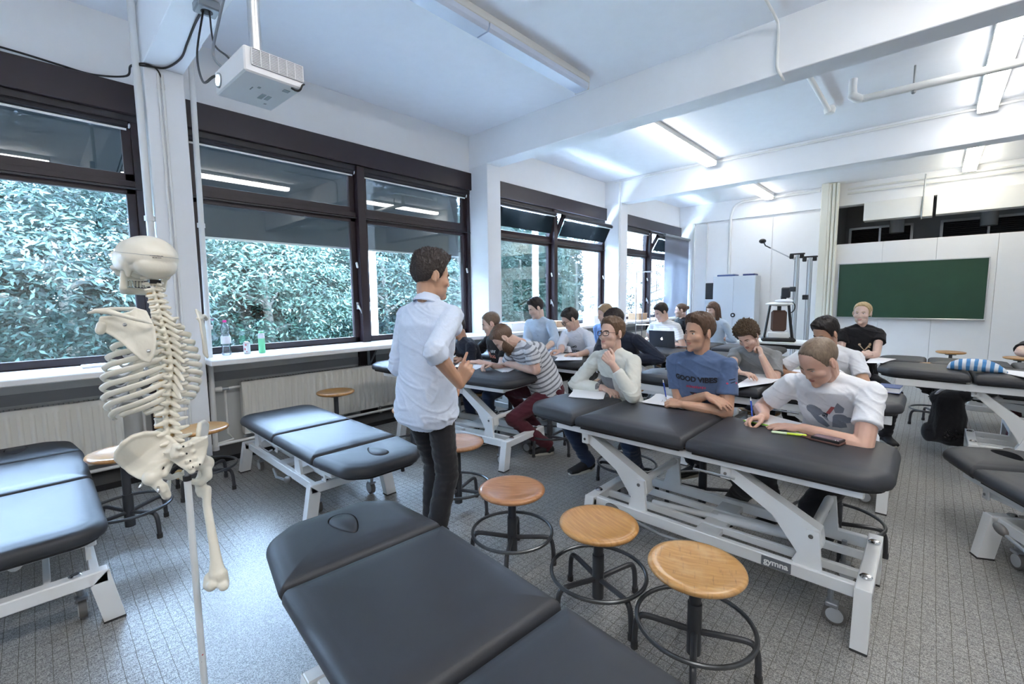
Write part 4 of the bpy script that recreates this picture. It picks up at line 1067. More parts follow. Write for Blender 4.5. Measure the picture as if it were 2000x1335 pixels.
    inv = hs.inverted() @ Matrix.Translation(base)
    # lips
    co = np.empty(len(bm.vertices) * 3); bm.vertices.foreach_get('co', co); co = co.reshape(-1, 3); I4 = np.array(inv)
    hc = co @ I4[:3, :3].T + I4[:3, 3]
    near = np.where((hc[:, 1] > .055) & (hc[:, 2] < -.045) & (hc[:, 2] > -.085) & (np.abs(hc[:, 0]) < .03))[0]; ns = set()
    for i in near:
        x, y, z = hc[i]; az = math.degrees(math.atan2(x, y)); el = math.degrees(math.atan2(z, math.hypot(x, y)))
        if g2(abs(az), el, 0, -35.2, 17, 5.5) > .42: ns.add(int(i))
    if ns:
        mi = np.zeros(len(bm.polygons), dtype=np.int32)
        for p_ in bm.polygons:
            if p_.vertices[0] in ns and all(v_ in ns for v_ in p_.vertices): mi[p_.index] = 1
        bm.polygons.foreach_set('material_index', mi)
    bo = finish(bm, 'body', sm, t, auto=0)
    # hair, brows, eyes
    LM = Matrix.Translation(-base) @ hs
    stl = dict(style or {}); hk = key.replace(' ', '_')[:20]
    hmat = hair_mat(hair, hk)
    if stl.get('none') is None:
        h = hair_mb(stl, hi); h.v = [tuple(LM @ V3(p)) for p in h.v]; h.build('hair', hmat, t, auto=0)
    if brows:
        for sg in (-1, 1):
            m = MB(); P_ = [];
            for j in range(6):
                az = sg * (9 + j * 4.6); el = 11.5 + 3.0 * math.sin(j / 5 * PI * .8) - j * .25; d = dirv(az, el); P_.append(LM @ (V3(d) * (face_r(d) + .0008)))
            m.tube(P_, [.0028, .0042, .0046, .0042, .0032, .0016], 6); m.build('eyebrow', hmat, t)
    if eyes and hi:
        for sg in (-1, 1):
            d = dirv(sg * 20.5, 1.2); p = V3(d) * (face_r(d) - .0035); m = MB(); dn = V3((d[0] * .45, d[1], 0)).normalized()
            R_ = V3((0, 1, 0)).rotation_difference(dn).to_matrix(); zz = .0048 if hdir[1] < 20 else .0030
            m.ell(p, (.0130, .0060, zz * 1.12), 16, 10, rot=R_); m.v = [tuple(LM @ V3(q)) for q in m.v]; ey = m.build('eye', 'eye', t)
            m = MB(); gz = -.004 if hdir[1] > 20 else 0; m.ell(p + dn * .0032 + V3((0, 0, gz * .3)), (.0056, .0033, min(.0052, zz * 1.12 + .0002)), 14, 8, rot=R_); m.v = [tuple(LM @ V3(q)) for q in m.v]; m.build('iris', 'iris', ey)
            m = MB(); L_ = []
            for j in range(7):
                d2 = dirv(sg * 20.5 + (j - 3) * 2.5, 1.2 + 3.0 * math.cos((j - 3) / 3 * 1.45) * (zz / .0048)); L_.append(LM @ (V3(d2) * (face_r(d2) + .0014)))
            m.tube(L_, [.0008, .0013, .0016, .0017, .0016, .0013, .0008], 6); m.build('eyelid', 'lash', t)
    if beard: b_ = beard_mb(beard); b_.v = [tuple(LM @ V3(p)) for p in b_.v]; b_.build('beard', hmat, t, auto=0)
    if bun:
        m = MB(); m.ell((0, -.118, .040), (.034, .030, .034)); m.v = [tuple(LM @ V3(p)) for p in m.v]; m.build('hair_bun', hmat, t)
    if longhair:
        m = MB()
        for sg in (-1, 1):
            pts = [LM @ V3((sg * .060, -.01, .075)), LM @ V3((sg * .086, -.004, .02)), LM @ V3((sg * .088, .004, -.06)), LM @ V3((sg * .082, .012, -.15)), LM @ V3((sg * .075, .015, -.20))]
            m.tube(crom(pts, 4), [.020 + .012 * math.sin(min(1, j / 8) * PI / 2) - (.012 if j > 14 else 0) for j in range(17)], 12)
        pts = [LM @ V3((0, -.085, .05)), LM @ V3((0, -.10, -.02)), LM @ V3((0, -.09, -.12)), LM @ V3((0, -.085, -.19))]
        m.tube(crom(pts, 4), .06, 14); r_ = remesh(m, .006, 3, 'long_hair'); finish(r_, 'long_hair', hmat, t, auto=0)
    if glasses:
        m = MB()
        for sg in (-1, 1):
            c = [(sg * (.033 + .0245 * math.copysign(abs(math.cos(a)) ** .6, math.cos(a))), .096 - .010 * max(0, math.cos(a) * 1) , .0 + .0165 * math.copysign(abs(math.sin(a)) ** .6, math.sin(a))) for a in [2 * PI * j / 24 for j in range(24)]]
            m.tube(c, .0026, 6, closed=True); m.tube([(sg * .056, .086, .008), (sg * .074, .06, .007), (sg * .080, -.005, .006), (sg * .080, -.02, -.008)], .0017, 6)
        m.tube([(-.009, .097, .004), (0, .0985, .007), (.009, .097, .004)], .0018, 6); m.v = [tuple(LM @ V3(p)) for p in m.v]; m.build('glasses', 'black', t)
    # shirt
    kt = .012
    S_ = MB(); sst = [(P - up * (.03 if standing is None else .05) - (V3((0, 0, 0))), .150 * k * s + .016, .105 * k * s + .018, rt, fwd(0))] + [(c, a + kt, b + kt, r_, f_) for c, a, b, r_, f_ in st[1:]]
    if standing: sst = [(P - up * .075, .168 * k * s + .014, .122 * k * s + .020, rt, fwd(0)), (P - up * .02, .166 * k * s + .014, .122 * k * s + .022, rt, fwd(0)), (P + up * .08, .158 * k * s + .012, .112 * k * s + .018, rt, fwd(0))] + sst[2:]
    loft(S_, sst, 24)
    for sg, q in ((1, 'R'), (-1, 'L')):
        S_.cap(N - sd(lean) * .012 * s + rs * sg * .035, SH[q], .048 * s, .050 * s); S_.cap(SH[q], SH[q] + (AJ[q][0] - SH[q]) * .25, .056 * s * kk, .056 * s * kk)
        S_.cap(S2 + rs * sg * .09, SH[q] - sd(lean) * .06, .075 * s, .05 * s)
    S_.add(sl.v, sl.f)
    shm = remesh(S_, .0065 if hi else .009, 4, 'shirt'); shm.transform(Matrix.Translation(-base))
    n_ = len(shm.vertices); co = np.empty(n_ * 3); shm.vertices.foreach_get('co', co); co = co.reshape(-1, 3); no = np.empty(n_ * 3); shm.vertices.foreach_get('normal', no); no = no.reshape(-1, 3)
    al = np.zeros(n_, dtype=np.float32); Pl = P - base; Nl = N - base; ax = (Nl - Pl).normalized()
    J = [(SH[q] - base, AJ[q][0] - base, AJ[q][1] - base) for q in 'RL']; sdn = hash(0) + len(label)
    for i in range(n_):
        c = V3(co[i]); h = (c - Pl).dot(ax); ww = .0032 + .004 * ss(.22, .0, h)
        for (a0, a1, a2) in J:
            w_ = math.exp(-((c - a1).length / .07) ** 2) if sleeve in ('long', 'rolled', 'pushed') else math.exp(-((c - a0).length / .09) ** 2) * .5; ww += .005 * w_
        q = V3((c.x * 7 + c.z * 5 + 5, c.y * 7 - c.z * 4, c.z * 15 + c.x * 6 + sdn)); q += noise.noise_vector(q * .6) * .9; wv = max(0, 1 - abs(noise.noise(q)) * 4.2) ** 1.6; wv2 = noise.noise(V3((c.x * 24, c.y * 24, c.z * 40 + sdn)))
        co[i] += no[i] * (ww * wv * 1.25 + ww * .15 * wv2)
        a = h
        for (a0, a1, a2) in J:
            u = a1 - a0; tt = (c - a0).dot(u) / u.dot(u)
            if tt > .12 and ((c - a0) - u * tt).length < .085 and abs((c - Pl).dot(rs)) > .15 * k: a = .48 - tt * u.length * .9
        al[i] = a + 1.0
    shm.vertices.foreach_set('co', co.ravel()); shm.attributes.new('along', 'FLOAT', 'POINT').data.foreach_set('value', al); shm.update()
    so = finish(shm, 'shirt', shirt, t, auto=0)
    # neckline
    nc = [N - sd(lean) * .005 - nd * .012 + (rs * math.cos(a) * .072 + (fwd(lean + 22) * math.sin(a)) * .066) * s for a in [2 * PI * j / 28 for j in range(28)]]
    if col == 'crew': MB().tube([c - base for c in nc], .0085, 8, closed=True).build('collar', shirt, t)
    if col == 'folded':
        m = MB(); n2 = 30; vv = []
        for rr_, hh in ((.058, .040), (.063, .050), (.072, .030), (.086, .006), (.082, .000)):
            for j in range(n2 + 1):
                a = PI / 2 + .25 + (2 * PI - .5) * j / n2; vv.append(N - base + nd * (hh - .006) + (rs * math.cos(a) * rr_ + fwd(lean + 18) * math.sin(a) * rr_ * .95) * s)
        m.add(vv, [(i * (n2 + 1) + j, i * (n2 + 1) + j + 1, (i + 1) * (n2 + 1) + j + 1, (i + 1) * (n2 + 1) + j) for i in range(4) for j in range(n2)]); m.build('collar', shirt, t)
    # trousers
    T_ = MB(); ts = .93 if standing else .95; loft(T_, [(P - up * .03, .150 * k * s * ts, .105 * k * s * ts, rt, fwd(0)), (P + (S1 - P) * .2, .155 * k * s * ts, .108 * k * s * ts, rt, fwd(0)), (P + (S1 - P) * .3, .150 * k * s * ts, .105 * k * s * ts, rt, fwd(0))])
    for q in 'RL':
        H, K_, A_, ft = LG[q]; tl = (.078 if standing else .088) * s * kk
        T_.cap(H + (K_ - H) * (.10 if standing else -.05), K_, tl, .064 * s); T_.cap(K_, K_ + (A_ - K_) * .35, .064 * s, .060 * s); d_ = (A_ - K_).normalized(); T_.tube([K_ + (A_ - K_) * .3, A_ - d_ * .05, A_ + d_ * .035], [.062 * s, .052 * s, .058 * s], 16)
    tm = remesh(T_, .009, 4, 'trousers'); tm.transform(Matrix.Translation(-base)); n_ = len(tm.vertices); co = np.empty(n_ * 3); tm.vertices.foreach_get('co', co); co = co.reshape(-1, 3); no = np.empty(n_ * 3); tm.vertices.foreach_get('normal', no); no = no.reshape(-1, 3)
    for i in range(n_):
        c = V3(co[i]); ww = .004
        for q in 'RL': ww += .009 * math.exp(-((c + base - LG[q][2]).length / .10) ** 2) + .004 * math.exp(-((c + base - LG[q][1]).length / .08) ** 2)
        if standing and c.z > P.z - .03: ww = 0
        co[i] += no[i] * ww * (.7 - abs(noise.noise(V3((c.x * 8, c.y * 8, c.z * 26 + sdn)))) * 2.2)
    tm.vertices.foreach_set('co', co.ravel()); tm.update(); finish(tm, 'trousers', trousers, t, auto=0)
    if shoes:
        for q in 'RL':
            H, K_, A_, ft = LG[q]; g = A_ - base; lat = ft.cross(up).normalized(); m = MB(); low = g - up * .055
            st_ = [(low - ft * .055 + up * .012, .034, .030, lat, up), (low - ft * .02 + up * .018, .040, .042, lat, up), (low + ft * .05 + up * .008, .044, .036, lat, up), (low + ft * .12 - up * .004, .046, .024, lat, up), (low + ft * .17 - up * .008, .036, .018, lat, up)]
            loft(m, st_, 18); m.cap(g, g - up * .05 - ft * .01, .044, .045); r_ = remesh(m, .006, 3, 'shoe'); sh = finish(r_, 'shoe', 'shoe_black', t, auto=0)
            o_ = [low + ft * (.055 + .125 * math.cos(a)) + lat * (.043 * math.copysign(abs(math.sin(a)) ** .8, math.sin(a))) - up * .022 for a in [2 * PI * j / 24 for j in range(24)]]
            m = MB(); n2 = 24; m.add([p - up * .010 for p in o_] + [p + up * .012 for p in o_], [tuple(range(n2 - 1, -1, -1)), tuple(range(n2, 2 * n2))] + [(j, (j + 1) % n2, (j + 1) % n2 + n2, j + n2) for j in range(n2)]); m.build('sole', 'shoe_sole', sh)
    info = dict(t=t, shirt=so, base=base, N=N, S2=S2, S1=S1, P=P, fw=fw, rt=rt, rs=rs, fs=fs, SH=SH, AJ=AJ, head=head, Rh=Rh, lean=lean, LG=LG, seatz=seatz, LM=LM)
    if stool_label: stool(P.x - fw.x * .03, P.y - fw.y * .03, round(seatz, 2), stool_label, 'wood', rad(face + 20))
    PEOPLE[key] = info
    return info
M['lash'] = mat('lash_line', (.10, .05, .035), .6)
def decal(info, text, size, up_off, right_off, m, fwd_tilt=None, ext=3, align='CENTER', origin=None, normal=None, upv=None, polys=None, name='shirt_print', narrow=1.0, bold=.0):
    "print on a shirt: flat lettering or shapes pressed onto the cloth surface"
    so = info['shirt']; base = info['base']
    bvh = BVHTree.FromPolygons([v.co for v in so.data.vertices], [p.vertices[:] for p in so.data.polygons])
    spine = (info['N'] - info['P']).normalized() if upv is None else upv.normalized(); rt = info['rs']; nrm = rt.cross(spine) * -1 if normal is None else normal.normalized()
    if normal is None:
        nrm = spine.cross(rt); nrm = nrm if nrm.dot(info['fs']) > 0 else -nrm
    left = nrm.cross(spine) * -1; left.normalize()     # reading direction, seen from the front
    rd = spine.cross(nrm).normalized()
    o0 = (info['S2'] if origin is None else origin) - base
    if text:
        cu = D.curves.new('print', 'FONT'); cu.body = text; cu.size = size; cu.align_x = align; cu.offset = bold; cu.resolution_u = 3
        tmp = D.objects.new('tmp', cu); COL.objects.link(tmp); dg = bpy.context.evaluated_depsgraph_get(); me = D.meshes.new_from_object(tmp.evaluated_get(dg)); D.objects.remove(tmp)
    else:
        me = D.meshes.new('print'); vv = []; ff = []
        for pg in polys: ff.append(tuple(range(len(vv), len(vv) + len(pg)))); vv += [(a, b, 0) for a, b in pg]
        me.from_pydata(vv, [], ff)
    bmm = bmesh.new(); bmm.from_mesh(me); bmesh.ops.triangulate(bmm, faces=bmm.faces[:])
    for _ in range(4):
        es = [e for e in bmm.edges if e.calc_length() > .012]
        if not es: break
        bmesh.ops.subdivide_edges(bmm, edges=es, cuts=1); bmesh.ops.triangulate(bmm, faces=bmm.faces[:])
    kill = []
    for v in bmm.verts:
        q = o0 + spine * (up_off + v.co.y) + rd * (right_off + v.co.x * narrow) + nrm * .35
        h = bvh.ray_cast(q, -nrm, .6)
        if h[0] is None: kill.append(v)
        else: v.co = h[0] + h[1] * .0018
    if kill: bmesh.ops.delete(bmm, geom=kill, context='VERTS')
    bmm.to_mesh(me); bmm.free(); me.materials.clear()
    return finish(me, name, m, info['t'], smooth=False)
# who sits where ------------------------------------------------------
def tb(px, py, z, dz=.03): v = onz(px, py, z + dz); return v
M['tee_blue'] = cloth_mat('washed_blue_tee', (.085, .13, .24)); M['tee_white'] = cloth_mat('white_tee', (.72, .73, .76)); M['tee_grey'] = cloth_mat('grey_tee', (.24, .25, .26))
M['tee_black'] = cloth_mat('black_tee', (.012, .012, .015)); M['tee_navy'] = cloth_mat('dark_navy_tee', (.014, .018, .03)); M['sweat_blue'] = cloth_mat('pale_blue_sweatshirt', (.48, .57, .68)); M['sweat_white'] = cloth_mat('white_sweatshirt', (.66, .68, .74))
M['cream'] = M['cream']; M['sweat_cream'] = cloth_mat('cream_pullover', (.66, .66, .60)); M['grey_cloth'] = cloth_mat('grey_panel_cloth', (.20, .20, .21)); M['knit_navy'] = cloth_mat('navy_knit', (.018, .024, .042), weave=300)
M['shirt_lblue'] = cloth_mat('light_blue_shirt', (.63, .70, .83)); M['shirt_blue'] = cloth_mat('blue_shirt', (.20, .33, .62)); M['striped'] = cloth_mat('grey_white_striped_tee', (.60, .61, .64), stripe=(.042, .36, (.20, .21, .235)))
M['white_lines'] = cloth_mat('white_tee_with_fine_lines', (.72, .72, .72), stripe=(.030, .12, (.48, .49, .52))); M['print_dark'] = mat('dark_print', (.018, .022, .035), .8); M['print_pink'] = mat('pink_print', (.45, .05, .12), .8); M['print_white'] = mat('white_print', (.7, .7, .7), .8); M['print_salmon'] = mat('salmon_print', (.75, .28, .20), .8)
M['print_grey'] = mat('grey_blue_print', (.22, .25, .31), .8); M['print_gold'] = mat('gold_print', (.60, .47, .30), .7); M['print_red'] = mat('faded_red_print', (.48, .13, .14), .8)
TB, TE, TF, TH, TI = .77, .81, .85, .77, .85
# teacher, standing
p0 = person('man standing with his back to us in a light blue shirt and black jeans', at(845, 541, 2.50), (72, 8, -3), 100, lean=3, nk=8, side=1, skinc='tan', hair=(.035, .026, .024), style=dict(top=.034, side=.012, back=.013, front=.014, curl=.35, strand=.006, neck=2, seed=3),
    shirt='shirt_lblue', sleeve='rolled', col='folded', trousers='jeans_black', standing=True, wide=1.0, size=1.02,
    arms=dict(R=dict(w=at(898, 750, 2.33), hint=(.35, -.6, -.5), hd=at(914, 716, 2.31) - at(898, 750, 2.33), hn=(.6, -.5, .3), curl=((8, 8, 5), (45, 60, 30), (55, 65, 35), (60, 65, 35)), thumb=.9), L=dict(w=at(858, 742, 2.66), hint=-AR - V3((0, 0, .8)), hn=(-.5, 0, .8), curl=(35, 40, 20))),
    legs=dict(R=dict(a=(-1.96, 1.42, .09)), L=dict(a=(-2.14, 1.55, .09))))
# front row behind bed B
p15 = person('man with buzz-cut hair writing in a white tee, nearest at right', at(1598, 706, 2.34), (-126, 36, -4), -98, lean=30, nk=22, skinc='ruddy', hair=(.16, .115, .08), style=dict(top=.0035, side=.0022, back=.0025, strand=.0006, soft=10, up=6, seed=5),
    shirt='tee_white', col='crew', wide=1.08, stool_label='stool under the buzz-cut man in the white tee', spine_bend=14,
    arms=dict(R=dict(w=tb(1493, 812, TB, .045), hint=(-.6, .5, -.6), hd=(-.55, -.60, -.16), hn=(-.25, .35, .9), curl=(35, 50, 30), thumb=.8), L=dict(w=tb(1570, 836, TB, .03), hint=(.55, -.5, -.7), hd=(-1, -.12, -.05), hn=(0, -.1, 1), curl=(6, 10, 6), thumb=.1)),
    legs=dict(R=dict(a=(-.62, 2.95, .22)), L=dict(a=onz(1620, 1010, .16))))
p12 = person('dark-haired man in a blue GOOD VIBES tee resting his crossed arms on the bed', at(1364, 650, 2.93), (-114, 2, 0), -88, lean=12, nk=8, skinc='tan', hair=(.075, .042, .026), style=dict(top=.022, side=.008, back=.009, front=.014, sweep=.012, strand=.004, seed=7),
    shirt='tee_blue', col='crew', wide=1.02, stool_label='stool under the man in the blue tee, column between the bed legs',
    arms=dict(R=dict(w=onz(1380, 772, TB + .098), hint=(-.55, .3, -.8), hd=(.93, -.25, -.22), hn=(0, -.35, 1), curl=(12, 20, 14), thumb=.2), L=dict(w=tb(1335, 790, TB, .03), hint=(.9, .2, -.7), hd=(-1, -.10, .05), hn=(0, -.5, .8), curl=(38, 45, 25), thumb=.8)),
    legs=dict(R=dict(a=onz(1362, 905, .22), toe=(-.6, -.8, -.1)), L=dict(a=onz(1425, 985, .09))))
p8 = person('man with black glasses and cream pullover, hand under his chin', at(1194, 652, 3.32), (-104, -6, 4), -95, lean=20, nk=6, skinc='fair', hair=(.11, .065, .038), style=dict(top=.020, side=.006, back=.007, front=.010, strand=.003, seed=9),
    shirt='sweat_cream', sleeve='long', col='crew', wide=.90, size=.98, trousers='jeans_blue', glasses=True, stool_label='stool under the man with glasses and the cream pullover',
    arms=dict(R=dict(w=tb(1180, 757, TB, .035), hint=(-.8, -.2, -.6), hd=(.9, -.35, -.1), hn=(0, -.2, 1), curl=(22, 30, 20), cuff=.86), L=dict(w=at(1197, 712, 3.10), hint=(.5, -.1, -.9), hd=at(1178, 688, 3.13) - at(1197, 712, 3.10), hn=(.3, -.9, .3), curl=(70, 70, 40), thumb=.6, cuff=.80)),
    legs=dict(R=dict(a=(-1.95, 2.95, .2)), L=dict(a=(-1.55, 3.0, .22))))
# at bed E
p3 = person('bearded man in a grey and white striped tee bent over his notes', at(984, 662, 4.13), (-128, 52, 10), -112, lean=34, nk=48, size=1.05, skinc='fair', hair=(.12, .07, .045), style=dict(top=.016, side=.003, back=.003, front=.006, strand=.002, seed=11), beard=.009,
    shirt='striped', wide=1.12, trousers='maroon', stool_label='stool under the man in the striped tee', spine_bend=16,
    arms=dict(R=dict(w=tb(960, 712, TE, .05), hint=(-.3, .8, -.6), hd=(-.2, -.9, 0), hn=(-.4, .1, .8), curl=(45, 50, 25)), L=dict(w=tb(990, 709, TE, .05), e=tb(1046, 722, TE, .045), hd=(-.9, .1, .1), hn=(.1, -.6, .7), curl=(45, 55, 25), thumb=.8)),
    legs=dict(L=dict(a=onz(1068, 868, .09), hint=(-.3, -.5, .7), toe=(-.55, -.75, 0)), R=dict(a=(-3.0, 3.55, .15))))
p2 = person('man with cropped brown hair in a black printed tee, writing behind the striped man', at(958, 632, 4.80), (-132, 18, 0), -100, lean=18, nk=12, skinc='fair', hair=(.14, .095, .065), style=dict(top=.008, side=.003, back=.003, strand=.001, seed=12), shirt='tee_black', trousers='jeans_blue', hi=True,
    stool_label='stool under the man in the black printed tee', arms=dict(R=dict(w=tb(902, 700, TE, .03), hint=(-.8, .2, -.6), hd=(-.5, -.8, 0), curl=(35, 40, 20)), L=dict(w=tb(935, 706, TE, .03), hint=(.8, .1, -.6), hd=(-.8, -.5, 0), curl=(15, 20, 10))))
p1 = person('man with dark wavy hair in a navy tee, half hidden behind the standing man', at(890, 641, 4.95), (-140, 22, 0), -105, lean=20, nk=12, skinc='tan', hair=(.03, .022, .02), style=dict(top=.020, side=.008, back=.010, front=.008, curl=.3, strand=.004, seed=13), shirt='tee_navy', trousers='jeans_blue', hi=True,
    stool_label='stool under the man in the navy tee', arms=dict(R=dict(w=tb(860, 712, TE, .03), hint=(-.8, .1, -.6)), L=dict(w=tb(892, 700, TE, .03), hint=(.9, .1, -.6), hd=(-.8, -.5, 0))))
# at bed F
p4 = person('dark-haired man in a pale blue sweatshirt looking down, below the third window', at(1046, 602, 5.75), (-118, 22, 0), -92, size=1.05, lean=8, nk=12, skinc='pale', hair=(.02, .015, .015), style=dict(top=.022, side=.007, back=.008, front=.008, strand=.003, seed=14), shirt='sweat_blue', sleeve='pushed', col='crew', hi=False, wide=1.02,
    stool_label='stool under the man in the pale blue sweatshirt', arms=dict(R=dict(w=tb(1040, 680, TF, .03), hint=(-.8, .1, -.6), hd=(.6, -.8, 0)), L=dict(w=tb(1066, 680, TF, .06), hint=(.9, .1, -.6), hd=(-.9, -.3, 0))))
p5 = person('man with dark hair and glasses in a white sweatshirt, writing', at(1113, 624, 5.38), (-125, 30, 0), -98, size=1.05, lean=18, nk=14, skinc='fair', hair=(.018, .014, .013), style=dict(top=.018, side=.009, back=.010, strand=.002, seed=15), shirt='sweat_white', sleeve='pushed', col='crew', hi=True, glasses=True,
    stool_label='stool under the man in the white sweatshirt', arms=dict(R=dict(w=tb(1096, 690, TF, .03), hint=(-.8, .1, -.6), hd=(-.8, -.6, 0), curl=(40, 45, 25), thumb=.8), L=dict(w=tb(1128, 692, TF, .03), hint=(.9, .1, -.6), hd=(-.9, -.3, 0))))
p7 = person('dark-haired person in a navy knit jumper behind the man with the cream pullover', at(1199, 628, 4.6), (-135, 25, 0), -85, lean=20, nk=12, skinc='fair', hair=(.028, .02, .02), style=dict(top=.020, side=.009, back=.010, curl=.2, strand=.003, seed=16), shirt='knit_navy', sleeve='long', col='crew', hi=True, trousers='maroon', wide=1.05,
    stool_label='stool under the person in the navy jumper', arms=dict(L=dict(w=tb(1236, 700, TF, .03), hint=(.9, .1, -.6), hd=(-.6, -.8, 0)), R=dict(w=tb(1180, 705, TF, .03), hint=(-.8, .1, -.6), hd=(.6, -.8, 0))))
p6 = person('blond man in a blue shirt, mostly hidden beside the column', at(1181, 613, 5.9), (-130, 14, 0), -95, lean=12, nk=10, skinc='fair', hair=(.30, .20, .11), style=dict(top=.018, side=.006, back=.007, strand=.003, seed=17), shirt='shirt_blue', sleeve='long', hi=False, stool_label='stool under the blond man in the blue shirt')
# at bed K and N
p9 = person('dark-haired man in a white tee typing on the laptop', at(1291, 610, 6.5), (-122, 26, 0), -95, size=1.05, lean=12, nk=14, skinc='fair', hair=(.022, .016, .014), style=dict(top=.018, side=.006, back=.007, front=.006, strand=.002, seed=18), shirt='white_lines', col='crew', hi=False,
    stool_label='stool under the man with the laptop', arms=dict(R=dict(w=tb(1270, 660, .78, .05), hint=(-.8, .1, -.6), hd=(0, -1, 0)), L=dict(w=tb(1300, 668, .78, .05), hint=(.9, .1, -.6), hd=(-.6, -.8, 0))))
p10 = person('woman with a hair bun in a black top, in profile near the window corner', at(1329, 606, 7.6), (-150, 4, 0), -120, lean=6, nk=8, skinc='pale', hair=(.10, .06, .04), style=dict(top=.007, side=.006, back=.008, strand=.001, seed=19), bun=True, shirt='tee_black', sleeve='cap', fem=True, hi=False, stool_label='stool under the woman with the bun')
p11 = person('young woman with long brown hair and a fringe in a pale top', at(1391, 605, 7.25), (-112, 16, 0), -100, size=1.04, lean=8, nk=10, skinc='pale', hair=(.10, .055, .035), style=dict(top=.014, side=.014, back=.014, up=-14, strand=.002, seed=20), longhair=True, shirt='sweat_blue', sleeve='pushed', fem=True, hi=False, stool_label='stool under the long-haired woman',
    arms=dict(L=dict(w=tb(1400, 660, .78, .03), hint=(.9, .1, -.6), hd=(-.8, -.5, 0)), R=dict(w=tb(1372, 662, .78, .03), hint=(-.8, .1, -.6), hd=(.4, -.9, 0))))
# at bed H
p13 = person('curly-haired man in a grey tee dozing with his cheek on his fist', at(1461, 657, 4.15), (-100, 34, 12), -95, size=1.03, lean=20, nk=16, skinc='fair', hair=(.085, .055, .032), style=dict(top=.034, side=.020, back=.020, front=.016, curl=.55, strand=.004, up=-9, seed=21), shirt='tee_grey', hi=True,
    stool_label='stool under the curly-haired man in grey', arms=dict(L=dict(w=at(1488, 696, 4.0), hint=(.6, .2, -1), hd=at(1482, 668, 4.08) - at(1488, 696, 4.0), hn=(.8, .1, .4), curl=(70, 70, 40), thumb=.6), R=dict(w=tb(1445, 745, TH, .03), hint=(-.9, .1, -.6), hd=(.9, -.3, 0))))
p14 = person('man with slicked-back black hair in a white tee behind the buzz-cut man', at(1612, 652, 3.80), (-122, 24, 0), -92, size=1.04, lean=22, nk=14, skinc='tan', hair=(.014, .011, .011), style=dict(top=.026, side=.008, back=.010, front=.022, strand=.004, seed=22), shirt='tee_white', col='crew', hi=True,
    stool_label='stool under the man with the slicked-back hair', arms=dict(R=dict(w=tb(1562, 733, TH, .03), hint=(-.9, .1, -.6), hd=(.3, -.9, 0)), L=dict(w=tb(1620, 745, TH, .03), hint=(.9, .1, -.6), hd=(-.9, -.4, 0))))
# at bed I / J
p16 = person('blond woman in a black tee with crossed arms before the chalkboard', at(1684, 612, 4.75), (-98, 0, 0), -70, lean=4, nk=6, skinc='pale', hair=(.42, .30, .15), style=dict(top=.009, side=.004, back=.009, curl=.10, strand=.002, up=4, seed=23), bun=True, shirt='tee_black', sleeve='cap', fem=True, hi=True, size=1.0,
    stool_label='stool under the blond woman', arms=dict(R=dict(w=at(1686, 693, 4.50), hint=(-.6, -.1, -.9), hd=at(1716, 682, 4.55) - at(1686, 693, 4.50), hn=(.1, -.9, .5), curl=(12, 18, 12)), L=dict(w=at(1668, 700, 4.55), hint=(.9, -.2, -.9), hd=(-.9, 0, .1), hn=(0, -.8, .5))))
p17 = person('person at the right edge of whom only a bent forearm shows', at(2056, 640, 4.3), (-115, 20, 0), -100, lean=16, nk=10, skinc='fair', hair=(.08, .05, .03), style=dict(top=.018, side=.007, back=.008, seed=24), shirt='tee_black', hi=True, trousers='maroon',
    stool_label='stool under the person at the right edge', arms=dict(R=dict(w=tb(2012, 705, TI, .06), hint=(-1, .1, -.5), hd=(.9, -.3, .1)), L=dict(w=tb(2060, 740, TI, .03), hint=(.9, .1, -.6), hd=(-.8, -.5, 0))))
# ------------------------------------------------------------------ anatomical skeleton on its pole
sk0 = at(365, 925, 1.38)
SB = V3((sk0.x, sk0.y, 0))
SK_ = thing('skeleton', 'ivory plastic anatomical skeleton on a thin white pole, seen from behind', 'skeleton', SB)
def skb(mb, name, m='bone', parent=None, vox=None, sm=2, auto=0, **k):
    mb.v = [tuple(V3(p) - SB) for p in mb.v]
    if vox: return finish(remesh(mb, vox, sm, name), name, m, parent or SK_, auto=auto)
    return mb.build(name, m, parent or SK_, auto=auto)
sf = V3((math.cos(rad(208)), math.sin(rad(208)), 0)); sr = V3((sf.y, -sf.x, 0)); Z = V3((0, 0, 1))
spx = [(297, 541), (301, 553), (304, 565), (308, 577), (311, 589), (314, 600), (317, 611), (320, 623), (324, 636), (328, 649), (332, 663), (335, 677), (338, 691), (340, 706), (341, 721), (340, 736), (338, 752), (336, 768), (334, 785), (332, 803), (332, 822), (335, 841), (341, 859), (349, 876)]
sp = []
for i, (x, y) in enumerate(spx):
    t_ = i / 23; curve = .012 * math.sin(t_ * PI * 2.1 + .4)
    sp.append(at(x, y, 1.385 + curve))
def plate(mb, ring, hubs, r):
    "thin bone plate: outline ring joined to the nearest hub by flat wedges"
    n = len(ring)
    tri = []; prev = None
    for i in range(n - 1):
        a, b = ring[i], ring[i + 1]; h = min(hubs, key=lambda q: ((a + b) / 2 - q).length); tri.append((a, b, h))
        if prev is not None and prev is not h: tri.append((prev, a, h))
        prev = h
    for a, b, h in tri:
        nn = (b - a).cross(h - a)
        if nn.length < 1e-9: continue
        nn.normalize(); nn *= r
        mb.add([a - nn, b - nn, h - nn, a + nn, b + nn, h + nn], [(0, 2, 1), (3, 4, 5), (0, 1, 4, 3), (1, 2, 5, 4), (2, 0, 3, 5)])
